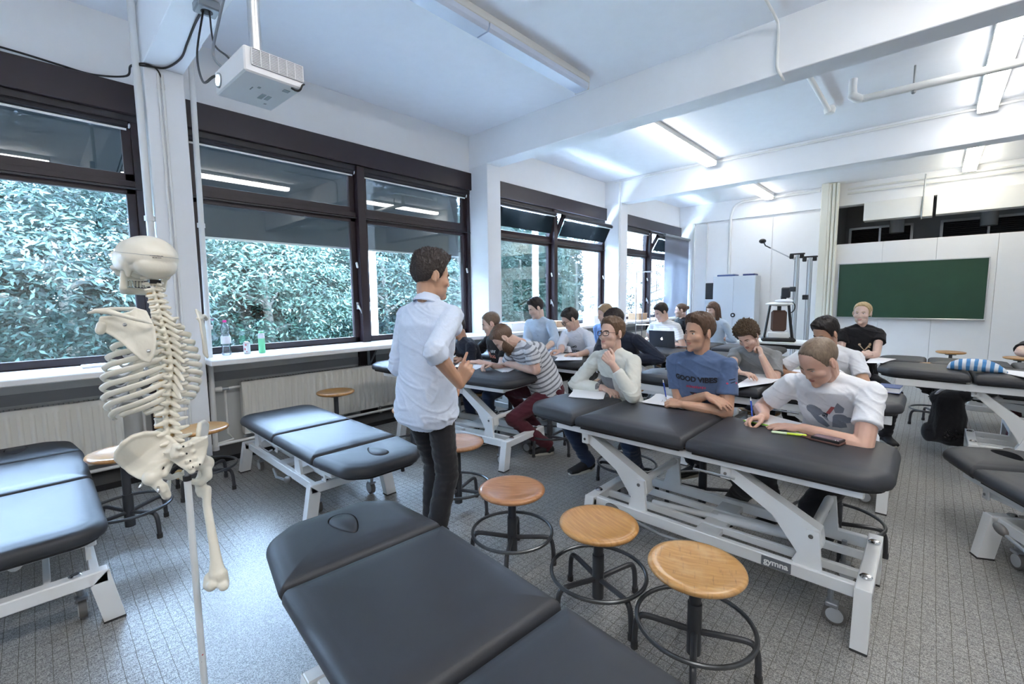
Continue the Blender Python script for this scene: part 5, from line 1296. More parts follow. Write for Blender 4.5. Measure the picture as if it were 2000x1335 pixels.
for i, c in enumerate(sp):
    up_ = ((sp[i - 1] if i else sp[0] * 2 - sp[1]) - (sp[i + 1] if i < 23 else sp[23] * 2 - sp[22])).normalized(); fwv = (sf - up_ * sf.dot(up_)).normalized(); r_ = up_.cross(fwv) * -1
    k = .72 + .50 * min(1, i / 17); h = (sp[min(i + 1, 23)] - sp[max(i - 1, 0)]).length / (2 if 0 < i < 23 else 1)
    m = MB(); bc = c + fwv * .022 * k
    m.tube([bc + up_ * h * .36, bc + up_ * h * .2, bc - up_ * h * .2, bc - up_ * h * .36], [(.021 * k, .016 * k), (.018 * k, .014 * k), (.018 * k, .014 * k), (.021 * k, .016 * k)], 14)
    tl = (.029 if i < 7 else .040 if i < 19 else .048) * (1 if i < 7 else 1.0 - .012 * abs(i - 9) if i < 19 else 1)
    for sg in (-1, 1):
        m.cap(c + fwv * .006, c + r_ * sg * tl * .5 - fwv * .006 + up_ * .002, .0065 * k + .001, .006 * k); m.cap(c + r_ * sg * tl * .5 - fwv * .004, c + r_ * sg * tl - fwv * (.008 if i > 6 else -.004) + up_ * (.004 if 6 < i < 19 else 0), .0055 * k + .0008, .0046)
        m.cap(c + r_ * sg * .010 * k + up_ * h * .45, c + r_ * sg * .012 * k - up_ * h * .42, .0062 * k, .0055 * k)
    L_ = .024 if i < 5 else .037; dn = .35 if i < 6 else (.95 if i < 17 else .25)
    m.cap(c - fwv * .004, c - fwv * L_ * .62 - up_ * L_ * dn * .6, .0062 * k + .001, .0052 * k); m.cap(c - fwv * L_ * .62 - up_ * L_ * dn * .6, c - fwv * L_ * .95 - up_ * L_ * dn, .0052 * k + .0006, .0048)
    skb(m, 'vertebra', vox=.0022, sm=2)
    if i > 1 and i < 23:
        m = MB(); m.tube([bc - up_ * h * .36, bc - up_ * h * .64], [(.0195 * k, .0145 * k)] * 2, 14); skb(m, 'disc', 'disc', auto=40)
# ribs
RW = [.052, .078, .096, .108, .116, .121, .124, .124, .119, .110, .095, .072]; RD = [.075, .105, .130, .148, .160, .168, .172, .168, .158, .140, .11, .07]; RA = [165, 165, 162, 160, 158, 156, 152, 146, 138, 128, 92, 62]; DR = [.03, .040, .050, .058, .066, .074, .082, .088, .092, .092, .07, .045]
ends = {}
for i in range(12):
    c = sp[7 + i] + sf * .012
    for sg in (-1, 1):
        P_ = []; N_ = 26
        for j in range(N_ + 1):
            th = rad(RA[i]) * j / N_; w = RW[i]; 
            x = w * math.sin(th) if th < PI / 2 else w * (1 - .28 * (1 - math.sin(th))) * math.sin(th) ** .9
            y = RD[i] * (1 - math.cos(th)) / 2 * 1.0 - .030 * math.sin(min(th * 2.2, PI)) * min(1, w / .1)
            z = -DR[i] * (th / rad(160)) ** .9 * 1.12 + .004 * math.sin(th * 2)
            P_.append(c + sr * sg * (x + .004) + sf * y + Z * z)
        m = MB(); m.cap(P_[0], P_[1], .0058, .005); m.tube(P_, [(.0036 + .0006 * (j < 6), .0088 - .0030 * (j < 4)) for j in range(N_ + 1)], 10); skb(m, 'rib', auto=0)
        ends[(i, sg)] = P_[-1]
# breastbone and cartilages
s0 = (ends[(0, 1)] + ends[(0, -1)]) / 2; s1 = (ends[(6, 1)] + ends[(6, -1)]) / 2 + sf * .01
m = MB(); m.tube([s0 + Z * .012, s0 - Z * .02, lerp(s0, s1, .35), lerp(s0, s1, .7), s1 + Z * .015, s1 - Z * .03], [(.026, .005), (.030, .006), (.018, .005), (.020, .005), (.016, .004), (.006, .003)], 12); skb(m, 'breastbone', vox=.003)
M['cart'] = mat('rib_cartilage', (.55, .56, .58), .4)
for i in range(10):
    for sg in (-1, 1):
        e = ends[(i, sg)]; tgt = lerp(s0, s1, min(1, (i + .3) / 6.5)); tgt = tgt + sr * sg * .012 - (Z * .0)
        m = MB(); m.tube(bez(e, e + sf * .02 - Z * .008, tgt + sr * sg * .03 - Z * (.02 + .004 * i), tgt, 8), [(.003, .0055)] * 9, 8); skb(m, 'cartilage', 'cart', auto=0)
# shoulder blades
def blade(pts, spine_pts, name):
    m = MB(); ring = [at(*p) for p in pts]; c = sum((p for p in ring), V3((0, 0, 0))) / len(ring); R_ = ring + [ring[0]]
    plate(m, R_, [c, lerp(c, ring[0], .3)], .0025)
    for a, b in zip(R_, R_[1:]): m.cap(a, b, .0042, .0042, 8, 3)
    S_ = [at(*p) for p in spine_pts]
    for a, b, r0, r1 in zip(S_, S_[1:], (.003, .006, .0065, .0085, .007), (.006, .0065, .0085, .007, .003)): m.cap(a, b, r0, r1, 8, 3)
    o = skb(m, name, vox=.0026, sm=4); return o
b1 = blade([(284, 608, 1.287), (300, 640, 1.282), (303, 668, 1.282), (300, 690, 1.280), (292, 706, 1.278), (281, 703, 1.274), (262, 688, 1.264), (240, 668, 1.248), (222, 655, 1.238), (203, 645, 1.228), (195, 633, 1.224), (197, 620, 1.224), (222, 618, 1.237), (255, 610, 1.264), (266, 603, 1.277)],
      [(297, 632, 1.270), (270, 624, 1.237), (240, 616, 1.214), (212, 608, 1.198), (190, 607, 1.192), (171, 611, 1.188)], 'shoulder_blade')
m = MB(); m.cap(at(198, 634, 1.220), at(196, 645, 1.222), .011, .012); m.cap(at(212, 606, 1.214), at(190, 606, 1.252), .006, .005); skb(m, 'shoulder_socket', vox=.003)
m = MB(); m.cap(at(264, 603, 1.282), at(215, 603, 1.287), .0065, .0055).cap(at(215, 603, 1.287), at(186, 607, 1.252), .0055, .007); skb(m, 'collar_bone', vox=.003)
b2 = blade([(383, 605, 1.455), (392, 612, 1.50), (399, 640, 1.535), (402, 668, 1.52), (405, 698, 1.49), (399, 690, 1.475), (396, 660, 1.455), (391, 630, 1.450)], [(384, 622, 1.44), (392, 622, 1.48), (398, 616, 1.54), (402, 622, 1.58)], 'shoulder_blade')
for px, py, d in ((244, 634, 1.247), (290, 685, 1.276)):
    m = MB(); m.ell(at(px, py, d - .006), .0052, 12, 8); skb(m, 'bolt', 'steel')
# skull
Hc = at(287, 506, 1.40); hR = Matrix.Rotation(rad(196) - PI / 2, 3, 'Z') @ Matrix.Rotation(rad(4), 3, 'X') @ Matrix.Rotation(rad(3), 3, 'Y')
def H(x, y, z): return Hc + hR @ V3((x, y, z))
m = MB(); m.ell(H(0, -.006, .010), (.072, .090, .062), 40, 26, rot=hR); m.ell(H(0, -.010, .002), (.076, .080, .045), 40, 26, rot=hR); m.ell(H(0, -.052, -.018), (.056, .042, .042), 30, 18, rot=hR); m.ell(H(0, .055, .018), (.058, .036, .046), 28, 18, rot=hR)
m.ell(H(0, -.02, -.024), (.060, .062, .024), 28, 16, rot=hR)
for sg in (-1, 1): m.cap(H(sg * .056, -.018, -.026), H(sg * .052, -.010, -.054), .012, .007); m.ell(H(sg * .064, .01, -.008), (.012, .045, .035), 20, 12, rot=hR)
skb(m, 'cranium', vox=.0030, sm=5)
m = MB()
for sg in (-1, 1):
    m.cap(H(sg * .066, .004, -.032), H(sg * .066, .045, -.034), .0055, .007); m.cap(H(sg * .066, .045, -.034), H(sg * .046, .072, -.038), .009, .013); m.cap(H(sg * .048, .075, -.030), H(sg * .054, .078, .008), .007, .006)
    m.cap(H(sg * .054, .078, .010), H(sg * .014, .092, .014), .007, .007); m.cap(H(sg * .040, .070, -.045), H(sg * .014, .086, -.058), .015, .012); m.cap(H(sg * .014, .088, .010), H(sg * .012, .088, -.050), .0055, .007)
m.cap(H(0, .092, .012), H(0, .100, -.014), .005, .005); m.cap(H(-.024, .080, -.060), H(.024, .080, -.060), .011, .011)
m.ell(H(0, .040, -.040), (.030, .035, .022), 20, 12, rot=hR); skb(m, 'facial_bones', vox=.0028, sm=3)
m = MB()
for sg in (-1, 1):
    m.cap(H(sg * .056, .008, -.040), H(sg * .052, .020, -.092), .008, .010); m.cap(H(sg * .052, .020, -.092), H(sg * .034, .062, -.104), .011, .010); m.cap(H(sg * .034, .062, -.104), H(0, .086, -.104), .011, .012)
skb(m, 'lower_jaw', vox=.003, sm=3)
m = MB()
for k in range(10):
    a = -1.25 + 2.5 * k / 9; m.cap(H(.030 * math.sin(a), .058 + .030 * math.cos(a), -.074), H(.030 * math.sin(a), .058 + .030 * math.cos(a), -.088), .0036, .0034, 8, 3)
skb(m, 'teeth', 'bone'); 
m = MB(); m.box(H(0, -.045, -.068), (.030, .012, .012), rot=(0, 0, rad(106))); skb(m, 'neck_fixing', 'black', auto=30)
# saw cut line of the skull cap and two lines of small lettering on the back
m = MB(); L_ = []
sk_me = [c for c in SK_.children if c.name.startswith('cranium')][0].data; sk_bvh = BVHTree.FromPolygons([v.co for v in sk_me.vertices], [p.vertices[:] for p in sk_me.polygons])
for k in range(64):
    a = 2 * PI * k / 64; o_ = H(.12 * math.cos(a), .14 * math.sin(a), .012 + .004 * math.sin(a)) - SB; c0 = H(0, 0, .012) - SB; h = sk_bvh.ray_cast(o_, (c0 - o_).normalized())
    if h[0] is not None: L_.append(h[0])
MB().tube(L_, .0006, 5, closed=True).build('skull_cap_joint', 'greymetal', SK_)
for k, (w, y0) in enumerate(((26, 499.5), (19, 503))):
    m = MB(); rr = random.Random(k)
    for j in range(int(w * 1.0)):
        if rr.random() < .14: continue
        px = 306 - w / 2 + j * 1.0 + (k * .5); d0 = at(px, y0 + (px - 306) * .05, 1.2); dr = (d0 - CAM).normalized(); h = sk_bvh.ray_cast(CAM - SB, dr)
        if h[0] is None: continue
        q = h[0] - dr * .0005; m.box(q, (.0009, .0005, .0012 + rr.random() * .001), rot=(0, 0, rad(100)))
    m.build('maker_mark', 'ink', SK_, smooth=False)
# pelvis
m = MB()
cr = [at(*p) for p in ((243, 910, 1.315), (228, 896, 1.290), (229, 882, 1.280), (240, 866, 1.275), (258, 853, 1.290), (281, 846, 1.315), (305, 845, 1.345), (323, 851, 1.365), (338, 860, 1.372), (346, 872, 1.372), (342, 892, 1.365), (328, 902, 1.350), (314, 908, 1.335), (306, 922, 1.325), (297, 938, 1.315), (272, 931, 1.320), (256, 922, 1.322), (243, 910, 1.315))]
plate(m, cr, [at(292, 905, 1.335), at(272, 893, 1.322)], .0045)
for a, b in zip(cr[:9], cr[1:10]): m.cap(a, b, .0078, .0078, 8, 3)
for a, b in zip(cr[9:], cr[10:]): m.cap(a, b, .0070, .0070, 8, 3)
ac = at(296, 932, 1.315); tu = at(325, 967, 1.335); pu = at(350, 926, 1.435)
m.ell(ac, .024, 18, 12); m.cap(ac, at(318, 955, 1.325), .016, .015); m.cap(at(318, 950, 1.325), tu, .014, .013); m.cap(tu, at(330, 940, 1.40), .009, .007); m.cap(at(308, 925, 1.325), at(336, 932, 1.38), .013, .009); m.cap(at(336, 932, 1.38), pu, .009, .010)
m.cap(at(333, 905, 1.36), at(322, 925, 1.335), .008, .010)
skb(m, 'hip_bone', vox=.0032, sm=5)
m = MB()
c2 = [at(*p) for p in ((387, 862, 1.415), (388, 844, 1.415), (390, 828, 1.42), (398, 823, 1.47), (404, 828, 1.52), (403, 842, 1.54), (399, 862, 1.52), (402, 884, 1.50), (398, 900, 1.47), (391, 900, 1.44), (388, 884, 1.42))]
plate(m, c2 + [c2[0]], [at(394, 872, 1.46)], .0045)
for a, b in zip(c2[:6], c2[1:7]): m.cap(a, b, .0078, .0075, 8, 3)
ac2 = at(401, 905, 1.475); m.ell(ac2, .026, 18, 12); m.cap(ac2, at(405, 930, 1.455), .018, .015); m.cap(at(405, 930, 1.455), at(392, 943, 1.44), .014, .012); m.cap(at(392, 943, 1.44), at(366, 938, 1.445), .010, .009); m.cap(at(366, 938, 1.445), pu, .009, .010); m.cap(at(391, 890, 1.45), ac2, .016, .02); m.cap(ac2, pu, .012, .009)
skb(m, 'hip_bone', vox=.0032, sm=5)
m = MB(); sc_ = [(360, 866), (365, 880), (369, 895), (371, 908), (370, 916), (373, 924)]; w_ = (.060, .054, .042, .030, .013, .007)
S_ = [at(x + 3, y, 1.362 + .010 * math.sin(k)) for k, (x, y) in enumerate(sc_)]
m.tube(S_, [(w_[k], .018 - k * .0018) for k in range(6)], 18)
for k in range(4):
    for sg in (-1, 1): m.ell(S_[k] + sr * sg * w_[k] * .55 - sf * .015, .0085 - k * .0006, 10, 6)
    m.ell(S_[k] - sf * .018, .0075, 10, 6)
for sg in (-1, 1): m.cap(S_[0] + sr * sg * .03, S_[1] + sr * sg * .042, .013, .012)
skb(m, 'sacrum', vox=.0028, sm=3)
m = MB()
for k in range(8):
    q = S_[k // 2] + sr * (-1 if k % 2 else 1) * w_[k // 2] * .38 - sf * .0185; m.ell(q, (.0028, .0028, .0032), 10, 6)
skb(m, 'sacral_opening', 'rubber')
m = MB(); m.ell(pu, (.008, .014, .016), 14, 8); skb(m, 'pubic_joint', 'disc')
# the one thigh bone
m = MB(); hd = at(398, 922, 1.47); F = [at(*p) for p in ((404, 955, 1.455), (404, 985, 1.45), (410, 1020, 1.44), (417, 1060, 1.43), (422, 1095, 1.425), (424, 1120, 1.42))]
m.cap(hd, at(392, 940, 1.46), .018, .014); m.cap(at(391, 938, 1.46), at(394, 962, 1.455), .017, .015)
for k, (a, b) in enumerate(zip([at(392, 955, 1.455)] + F, F)): m.cap(a, b, (.016, .0135, .0125, .0125, .0135, .017)[k], (.0135, .0125, .0125, .0135, .017, .024)[k], 14)
m.cap(at(409, 1140, 1.415), at(413, 1128, 1.42), .0185, .022); m.cap(at(436, 1138, 1.425), at(430, 1122, 1.42), .0175, .022); m.cap(at(414, 1142, 1.40), at(412, 1144, 1.43), .016, .017); m.cap(at(437, 1144, 1.41), at(437, 1142, 1.44), .015, .015)
skb(m, 'thigh_bone', vox=.0032, sm=4)
for a, b in (((402, 1146, 1.40), (395, 1151, 1.40)), ((424, 1149, 1.40), (423, 1153, 1.40)), ((280, 940, 1.31), (272, 953, 1.29)), ((309, 950, 1.31), (309, 962, 1.30))):
    m = MB(); m.tube([at(*a), at(*b)], .0016 if a[1] > 1000 else .0035, 8); skb(m, 'metal_hook', 'steel')
MB().tube([V3((0, 0, .93)), V3((0, 0, 1.035))], .0062, 12).build('pole_pin', 'greymetal', SK_)
M['polew'] = mat('pole_pale_grey', (.66, .68, .68), .35)
MB().tube([V3((0, 0, .06)), V3((0, 0, .955))], .0098, 18).build('pole', 'polew', SK_)
MB().tube([V3((0, 0, .950)), V3((0, 0, .965))], .0115, 18).build('pole_collar', 'black', SK_)
for k in range(5):
    a = 2 * PI * k / 5; MB().tube(crom([(0, 0, .10), (.10 * math.cos(a), .10 * math.sin(a), .09), (.22 * math.cos(a), .22 * math.sin(a), .055)], 4), .012, 10).build('foot', 'polew', SK_)
    c = MB().tube([(.22 * math.cos(a) - .012 * math.sin(a), .22 * math.sin(a) + .012 * math.cos(a), .024), (.22 * math.cos(a) + .012 * math.sin(a), .22 * math.sin(a) - .012 * math.cos(a), .024)], .024, 16).tube([(.22 * math.cos(a), .22 * math.sin(a), .024), (.22 * math.cos(a), .22 * math.sin(a), .056)], .007, 8).build('castor', 'black', SK_)
# small maker's sticker on the pole
toc = (CAM - SB); toc.z = 0; toc.normalize(); sd_ = V3((-toc.y, toc.x, 0))
def onpole(u, z, r=.0100): a = u / r; d = toc * math.cos(a) + sd_ * math.sin(a); return d * r + V3((0, 0, z))
m = MB(); zs_ = at(388, 1303, 1.38 / 1.0).z
m.add([onpole(-.008, zs_ - .004), onpole(.004, zs_ - .001), onpole(.008, zs_ + .005), onpole(.002, zs_ + .005)], [(0, 1, 2, 3)]); M['navy'] = mat('navy_ink', (.02, .03, .12), .5); M['redink'] = mat('red_ink', (.5, .05, .06), .5); m.build('sticker', 'navy', SK_, smooth=False)
MB().add([onpole(-.001, zs_ - .004, .0101), onpole(.003, zs_ - .003, .0101), onpole(.004, zs_ + .001, .0101), onpole(.0, zs_ + .001, .0101)], [(0, 1, 2, 3)]).build('sticker_mark', 'redink', SK_, smooth=False)
MB().add([onpole(-.003, zs_ - .026, .0101), onpole(.008, zs_ - .021, .0101), onpole(.008, zs_ - .019, .0101), onpole(-.003, zs_ - .023, .0101)], [(0, 1, 2, 3)]).build('sticker_mark', 'ink', SK_, smooth=False)
# ------------------------------------------------------------------ prints on shirts
decal(p12, 'GOOD VIBES', .046, -.035, -.005, 'print_dark', bold=.0024)
decal(p12, 'SURFWEAR', .024, -.072, -.005, 'print_pink', bold=.0012) if False else None
decal(p12, None, 0, -.075, -.005, 'print_pink', polys=[[(x - .055, -.004 + .004 * (k % 2)), (x - .047, -.006), (x - .043, .010 + .003 * (k % 3)), (x - .052, .008)] for k, x in enumerate([j * .0125 for j in range(10)])])
decal(p12, None, 0, -.13, .0, 'print_dark', polys=[[(-.04, .02), (-.01, -.01), (.03, -.005), (.045, .03), (.01, .02)], [(.0, -.01), (.03, -.012), (.04, -.07), (.01, -.08)], [(-.045, -.02), (-.03, -.01), (-.03, -.05), (-.045, -.06)]])
decal(p12, None, 0, -.115, .005, 'print_pink', polys=[[(-.02, .0), (-.005, -.012), (.02, -.016), (.012, -.002)], [(-.06, -.05), (-.048, -.03), (-.035, -.05), (-.045, -.075)], [(.0, -.04), (.012, -.04), (.012, -.07), (.0, -.07)]])
def circ(cx, cy, a, b, n=18, r=0): return [(cx + a * math.cos(2 * PI * k / n) * math.cos(r) - b * math.sin(2 * PI * k / n) * math.sin(r), cy + a * math.cos(2 * PI * k / n) * math.sin(r) + b * math.sin(2 * PI * k / n) * math.cos(r)) for k in range(n)]
decal(p15, None, 0, -.06, -.005, 'print_grey', polys=[circ(-.055, .01, .040, .036), [(-.09, .0), (-.045, -.075), (-.005, -.10), (.01, -.085), (-.02, -.03)], [(-.03, .03), (.0, .0), (.01, -.05), (-.02, -.02)]])
decal(p15, None, 0, -.06, .045, 'print_grey', polys=[[(.01, .09), (.035, .05), (.028, .022), (-.005, .018), (-.01, .045)], circ(.012, -.012, .030, .024), circ(.040, -.03, .022, .022), [(-.02, -.01), (.03, -.01), (.035, -.085), (-.03, -.09)]])
decal(p15, None, 0, -.035, .008, 'print_red', polys=[[(-.012, -.018), (.004, -.024), (.034, .032), (.018, .036)]])
decal(p15, None, 0, -.065, -.012, 'print_dark', polys=[[(-.014, -.014), (.010, -.020), (.018, .008), (-.002, .014)]])
decal(p2, 'unr', .062, -.035, .03, 'print_white', bold=.001); decal(p2, 'DOG', .048, -.10, -.01, 'print_salmon', bold=.002)
decal(p2, None, 0, -.05, -.055, 'print_salmon', polys=[circ(0, 0, .024, .020), [(.0, -.02), (.02, -.045), (-.02, -.03)]])
decal(p1, None, 0, -.11, .02, 'print_white', polys=[circ(0, 0, .06, .035), circ(.04, -.04, .02, .05), circ(-.03, -.05, .02, .04)])
decal(p5, 'GO', .048, -.06, .03, 'print_dark', bold=.001); decal(p5, 'NON', .044, -.12, .035, 'print_dark', bold=.001)
decal(p4, None, 0, -.07, .05, 'print_dark', polys=[[(-.012, .004), (-.004, -.004), (.016, .006), (-.002, .001)]])
decal(p16, None, 0, -.06, .01, 'print_gold', polys=[[(-.005, -.05), (.01, -.05), (.045, .0), (.030, .005)], [(-.005, -.05), (.005, -.055), (-.035, .0), (-.045, -.005)], circ(.045, .012, .012, .016), circ(-.045, .010, .012, .012), [(.025, -.02), (.05, -.022), (.05, -.012), (.03, -.01)]])
so = p8['shirt']
decal(p8, None, 0, -.08, -.005, 'grey_cloth', polys=[[(-.13 + .03 * k, -.07), (-.10 + .03 * k, -.07), (-.10 + .03 * k, .03), (-.13 + .03 * k, .03)] for k in range(5)], name='grey_panel')
# sleeve motif of the blue tee
A0 = p12['SH']['L']; decal(p12, None, 0, 0, 0, 'print_dark', origin=lerp(A0, p12['AJ']['L'][0], .32), normal=-AF, upv=V3((0, 0, 1)), polys=[[(-.02, .012), (.02, .02), (.022, .014), (-.016, .006)], [(-.012, -.006), (.018, .002), (.018, -.004), (-.012, -.012)]])
decal(p12, None, 0, 0, 0, 'print_pink', origin=lerp(A0, p12['AJ']['L'][0], .36), normal=-AF, upv=V3((0, 0, 1)), polys=[circ(-.028, 0, .006, .006, 10), circ(.028, .002, .006, .006, 10)])

# ------------------------------------------------------------------ things on the beds
def sheet(corners, z, label, name='paper_sheet', n=1, m='paper', thick=.0012, lines=False, cat='paper', group=None, curlz=0):
    P = [onz(px, py, z) for px, py in corners]; c = sum((p for p in P), V3((0, 0, 0))) / len(P)
    t = thing(name, label, cat, (c.x, c.y, z), group=group)
    for k in range(n):
        rz = Matrix.Rotation(rad(4 * k - 3) if n > 1 else 0, 3, 'Z'); q = [rz @ (V3((p.x - c.x, p.y - c.y, 0))) + V3((.006 * k, -.004 * k, 0)) for p in P]
        mb = MB(); N_ = 6; vv = []
        for lay in (0, 1):
            for i in range(N_ + 1):
                for j in range(N_ + 1):
                    u, w = i / N_, j / N_; p = (q[0] * (1 - u) + q[1] * u) * (1 - w) + (q[3] * (1 - u) + q[2] * u) * w
                    vv.append(V3((p.x, p.y, .0012 + k * (thick + .0006) + lay * thick + curlz * (abs(u - .5) * 2) ** 3)))
        s1 = (N_ + 1) ** 2; f = []
        for i in range(N_):
            for j in range(N_):
                a = i * (N_ + 1) + j; f.append((a, a + 1, a + N_ + 2, a + N_ + 1)); f.append((s1 + a, s1 + a + N_ + 1, s1 + a + N_ + 2, s1 + a + 1))
        for j in range(N_):
            for a, b in ((j, j + 1), (N_ * (N_ + 1) + j, N_ * (N_ + 1) + j + 1), (j * (N_ + 1), (j + 1) * (N_ + 1)), (j * (N_ + 1) + N_, (j + 1) * (N_ + 1) + N_)): f.append((a, b, b + s1, a + s1))
        mb.add(vv, f); mb.build('sheet', m, t, smooth=False)
    if lines:
        top = .0012 + (n - 1) * (thick + .0006) + thick + .0003; rr = random.Random(len(label)); mb = MB()
        for (u0, w0, u1, w1) in lines:
            a = (V3((P[0].x - c.x, P[0].y - c.y, 0)) * (1 - u0) + V3((P[1].x - c.x, P[1].y - c.y, 0)) * u0) * (1 - w0) + (V3((P[3].x - c.x, P[3].y - c.y, 0)) * (1 - u0) + V3((P[2].x - c.x, P[2].y - c.y, 0)) * u0) * w0
            b = (V3((P[0].x - c.x, P[0].y - c.y, 0)) * (1 - u1) + V3((P[1].x - c.x, P[1].y - c.y, 0)) * u1) * (1 - w1) + (V3((P[3].x - c.x, P[3].y - c.y, 0)) * (1 - u1) + V3((P[2].x - c.x, P[2].y - c.y, 0)) * u1) * w1
            for z_ in range(3):
                o = V3((rr.uniform(-.012, .012), rr.uniform(-.008, .008), top)); mb.tube([a + o, (a + b) / 2 + o * 1 + V3((rr.uniform(-.01, .01), rr.uniform(-.01, .01), 0)), b + o], .0006, 4)
        mb.build('drawing', 'ink', t, smooth=False)
    return t
TBz = TB
sheet([(1112, 775), (1122, 757), (1188, 760), (1172, 780)], TBz, 'blank white notepad on the head end of the bed before the man in cream', n=3, name='notepad', cat='notepad')
sheet([(1253, 786), (1285, 770), (1362, 786), (1338, 800)], TBz, 'sheets with dark anatomical drawings under the pen of the man in the blue tee', n=3, lines=((.3, .4, .5, .35), (.65, .6, .85, .55)), curlz=.004)
t = sheet([(1452, 822), (1486, 806), (1588, 834), (1572, 852)], TBz, 'white note block with a green spine under the buzz-cut man\'s hands', n=3, name='note_block', cat='notepad')
M['green_spine'] = mat('bright_green_spine', (.22, .50, .05), .4)
a, b = onz(1452, 824, TBz), onz(1560, 846, TBz); c = V3(t.location); MB().tube([a - c + V3((0, 0, .009)), b - c + V3((0, 0, .009))], .0045, 8).build('green_binding', 'green_spine', t)
M['hl'] = mat('highlighter_yellow', (.68, .85, .05), .35); M['hlcap'] = mat('pale_green_translucent_cap', (.72, .84, .55), .3)
a, b = onz(1509, 843, TBz + .007), onz(1573, 850, TBz + .007); t = thing('highlighter', 'yellow highlighter with a pale cap beside the green-edged block', 'pen', a)
MB().cap((0, 0, 0), (b - a) * .42, .0072).build('cap', 'hlcap', t); MB().cap((b - a) * .42, (b - a), .0062, .0066).build('barrel', 'hl', t)
M['leather'] = mat('brown_leather', (.10, .045, .035), .45, bump=.4, bscale=80); M['phone'] = mat('phone_glass', (.13, .10, .14), .15)
w0 = [onz(*p, TBz) for p in ((1600, 848), (1646, 858), (1632, 878), (1586, 867))]; c = sum(w0, V3()) / 4
t = thing('phone_wallet', 'brown leather phone wallet lying open beside the buzz-cut man\'s elbow', 'phone case', (c.x, c.y, TBz), rad(-14))
MB().box((0, 0, .006), (.135, .085, .010), bev=.003).build('wallet_back', 'leather', t, smooth=False); MB().box((.002, 0, .0165), (.124, .076, .013), bev=.003).build('phone_body', 'black', t, smooth=False); MB().box((.002, 0, .0235), (.108, .062, .001)).build('phone_screen', 'phone', t, smooth=False)
MB().box((-.085, .005, .005), (.05, .07, .004), rot=(0, .08, 0), bev=.001).build('wallet_flap', 'leather', t, smooth=False); MB().ell((.056, -.030, .024), (.003, .003, .003)).ell((.046, -.030, .024), (.003, .003, .003)).build('wallet_stud', 'steel', t)
M['penblue'] = mat('blue_pen_barrel', (.02, .07, .42), .25)
def pen(a, b, label, mm='penblue', tip='steel', name='ballpoint_pen', r=.0048):
    t = thing(name, label, 'pen', a); d = (b - a)
    MB().cap(d * .18, d * .85, r * .85, r).build('barrel', mm, t); MB().cap(d * .0, d * .18, .0012, r * .75).build('pen_tip', tip, t); MB().cap(d * .86, d, r * .9, r * .6).build('push_button', tip, t); MB().tube([d * .6 + V3((.006, 0, 0)), d * .92 + V3((.005, 0, 0))], .0012, 6).build('clip', tip, t)
pen(onz(1470, 823, TBz + .004), at(1466, 776, (onz(1470, 823, TBz) - CAM).dot(AF) + .03), 'blue ballpoint pen upright in the writing hand of the buzz-cut man')
d_ = (onz(1300, 785, TBz) - CAM).dot(AF); pen(at(1302, 781, d_ - .02), at(1295, 742, d_ + .03), 'blue pen in the hand of the man in the blue tee')
pen(onz(1222, 771, TBz + .008), onz(1205, 757, TBz + .03), 'thin silver pen in the hand of the man in the cream pullover', 'alu', r=.0036)
pen(onz(885, 706, TE + .004), onz(897, 694, TE + .06), 'pen held by the man in the black printed tee', 'black', r=.0036)
q_ = p3['AJ']['L'][1] + V3((-.085, .01, .0)); pen(q_ + V3((-.02, -.03, -.055)), q_ + V3((.02, .03, .07)), 'white pen in the fist of the man in the striped tee', 'white', r=.0042)
pen(onz(1088, 692, TF + .004), onz(1092, 676, TF + .08), 'dark pen in the hand of the man in the white sweatshirt', 'black', r=.004)
# bed E papers
sheet([(888, 716), (905, 701), (962, 708), (928, 722)], TE, 'open sheets before the man in the black printed tee', n=2, cat='paper')
sheet([(946, 715), (972, 709), (1018, 716), (985, 727)], TE, 'stack of white sheets under the bearded man\'s forearm', n=3, cat='paper')
sheet([(866, 700), (884, 695), (905, 700), (890, 707)], TE, 'white sheet before the man in the navy tee', cat='paper')
# bed F
sheet([(1086, 704), (1095, 690), (1138, 694), (1136, 703)], TF, 'sheets before the man in the white sweatshirt', n=2, cat='paper')
sheet([(1066, 690), (1076, 683), (1098, 690), (1090, 698)], TF, 'white sheet left of the writing hand on the rear bed', cat='paper')
t = thing('calculator_stand', 'small white folded card standing on the rear bed', 'card', onz(1108, 688, TF)); MB().prism([(-.05, 0), (.05, 0), (.02, .07), (-.02, .075)], 'y', -.03, .03).build('card_body', 'paper', t, smooth=False); MB().box((0, 0, .004), (.12, .08, .008)).build('card_foot', 'black', t, smooth=False)
# bed H
sheet([(1437, 757), (1475, 727), (1538, 733), (1505, 748)], TH, 'white sheet with a pair of dark spectacles on it before the dozing man', n=2, cat='paper')
p = onz(1462, 733, TH + .012); t = thing('spectacles', 'thin dark spectacles lying on the white sheet', 'glasses', p, rad(20)); m = MB()
for sg in (-1, 1):
    m.tube([(sg * .034 + .024 * math.cos(2 * PI * k / 16), 0, .006 + .015 * math.sin(2 * PI * k / 16)) for k in range(16)], .0016, 6, closed=True); m.tube([(sg * .058, 0, .012), (sg * .060, .06, .006), (sg * .058, .12, -.004)], .0014, 6)
m.tube([(-.010, 0, .010), (.010, 0, .010)], .0014, 6); m.build('spectacle_frame', 'black', t)
p = onz(1440, 742, TH + .002); t = thing('key_ring', 'small dark bunch of keys beside the white sheet', 'keys', p); m = MB(); m.tube([(.014 * math.cos(2 * PI * k / 14), .014 * math.sin(2 * PI * k / 14), .003) for k in range(14)], .0012, 5, closed=True); m.build('ring', 'steel', t)
for k in range(4): a = k * 1.3; MB().box((.03 * math.cos(a), .03 * math.sin(a), .004), (.04, .016, .004), rot=(0, 0, a), bev=.001).build('key', 'black', t, smooth=False)
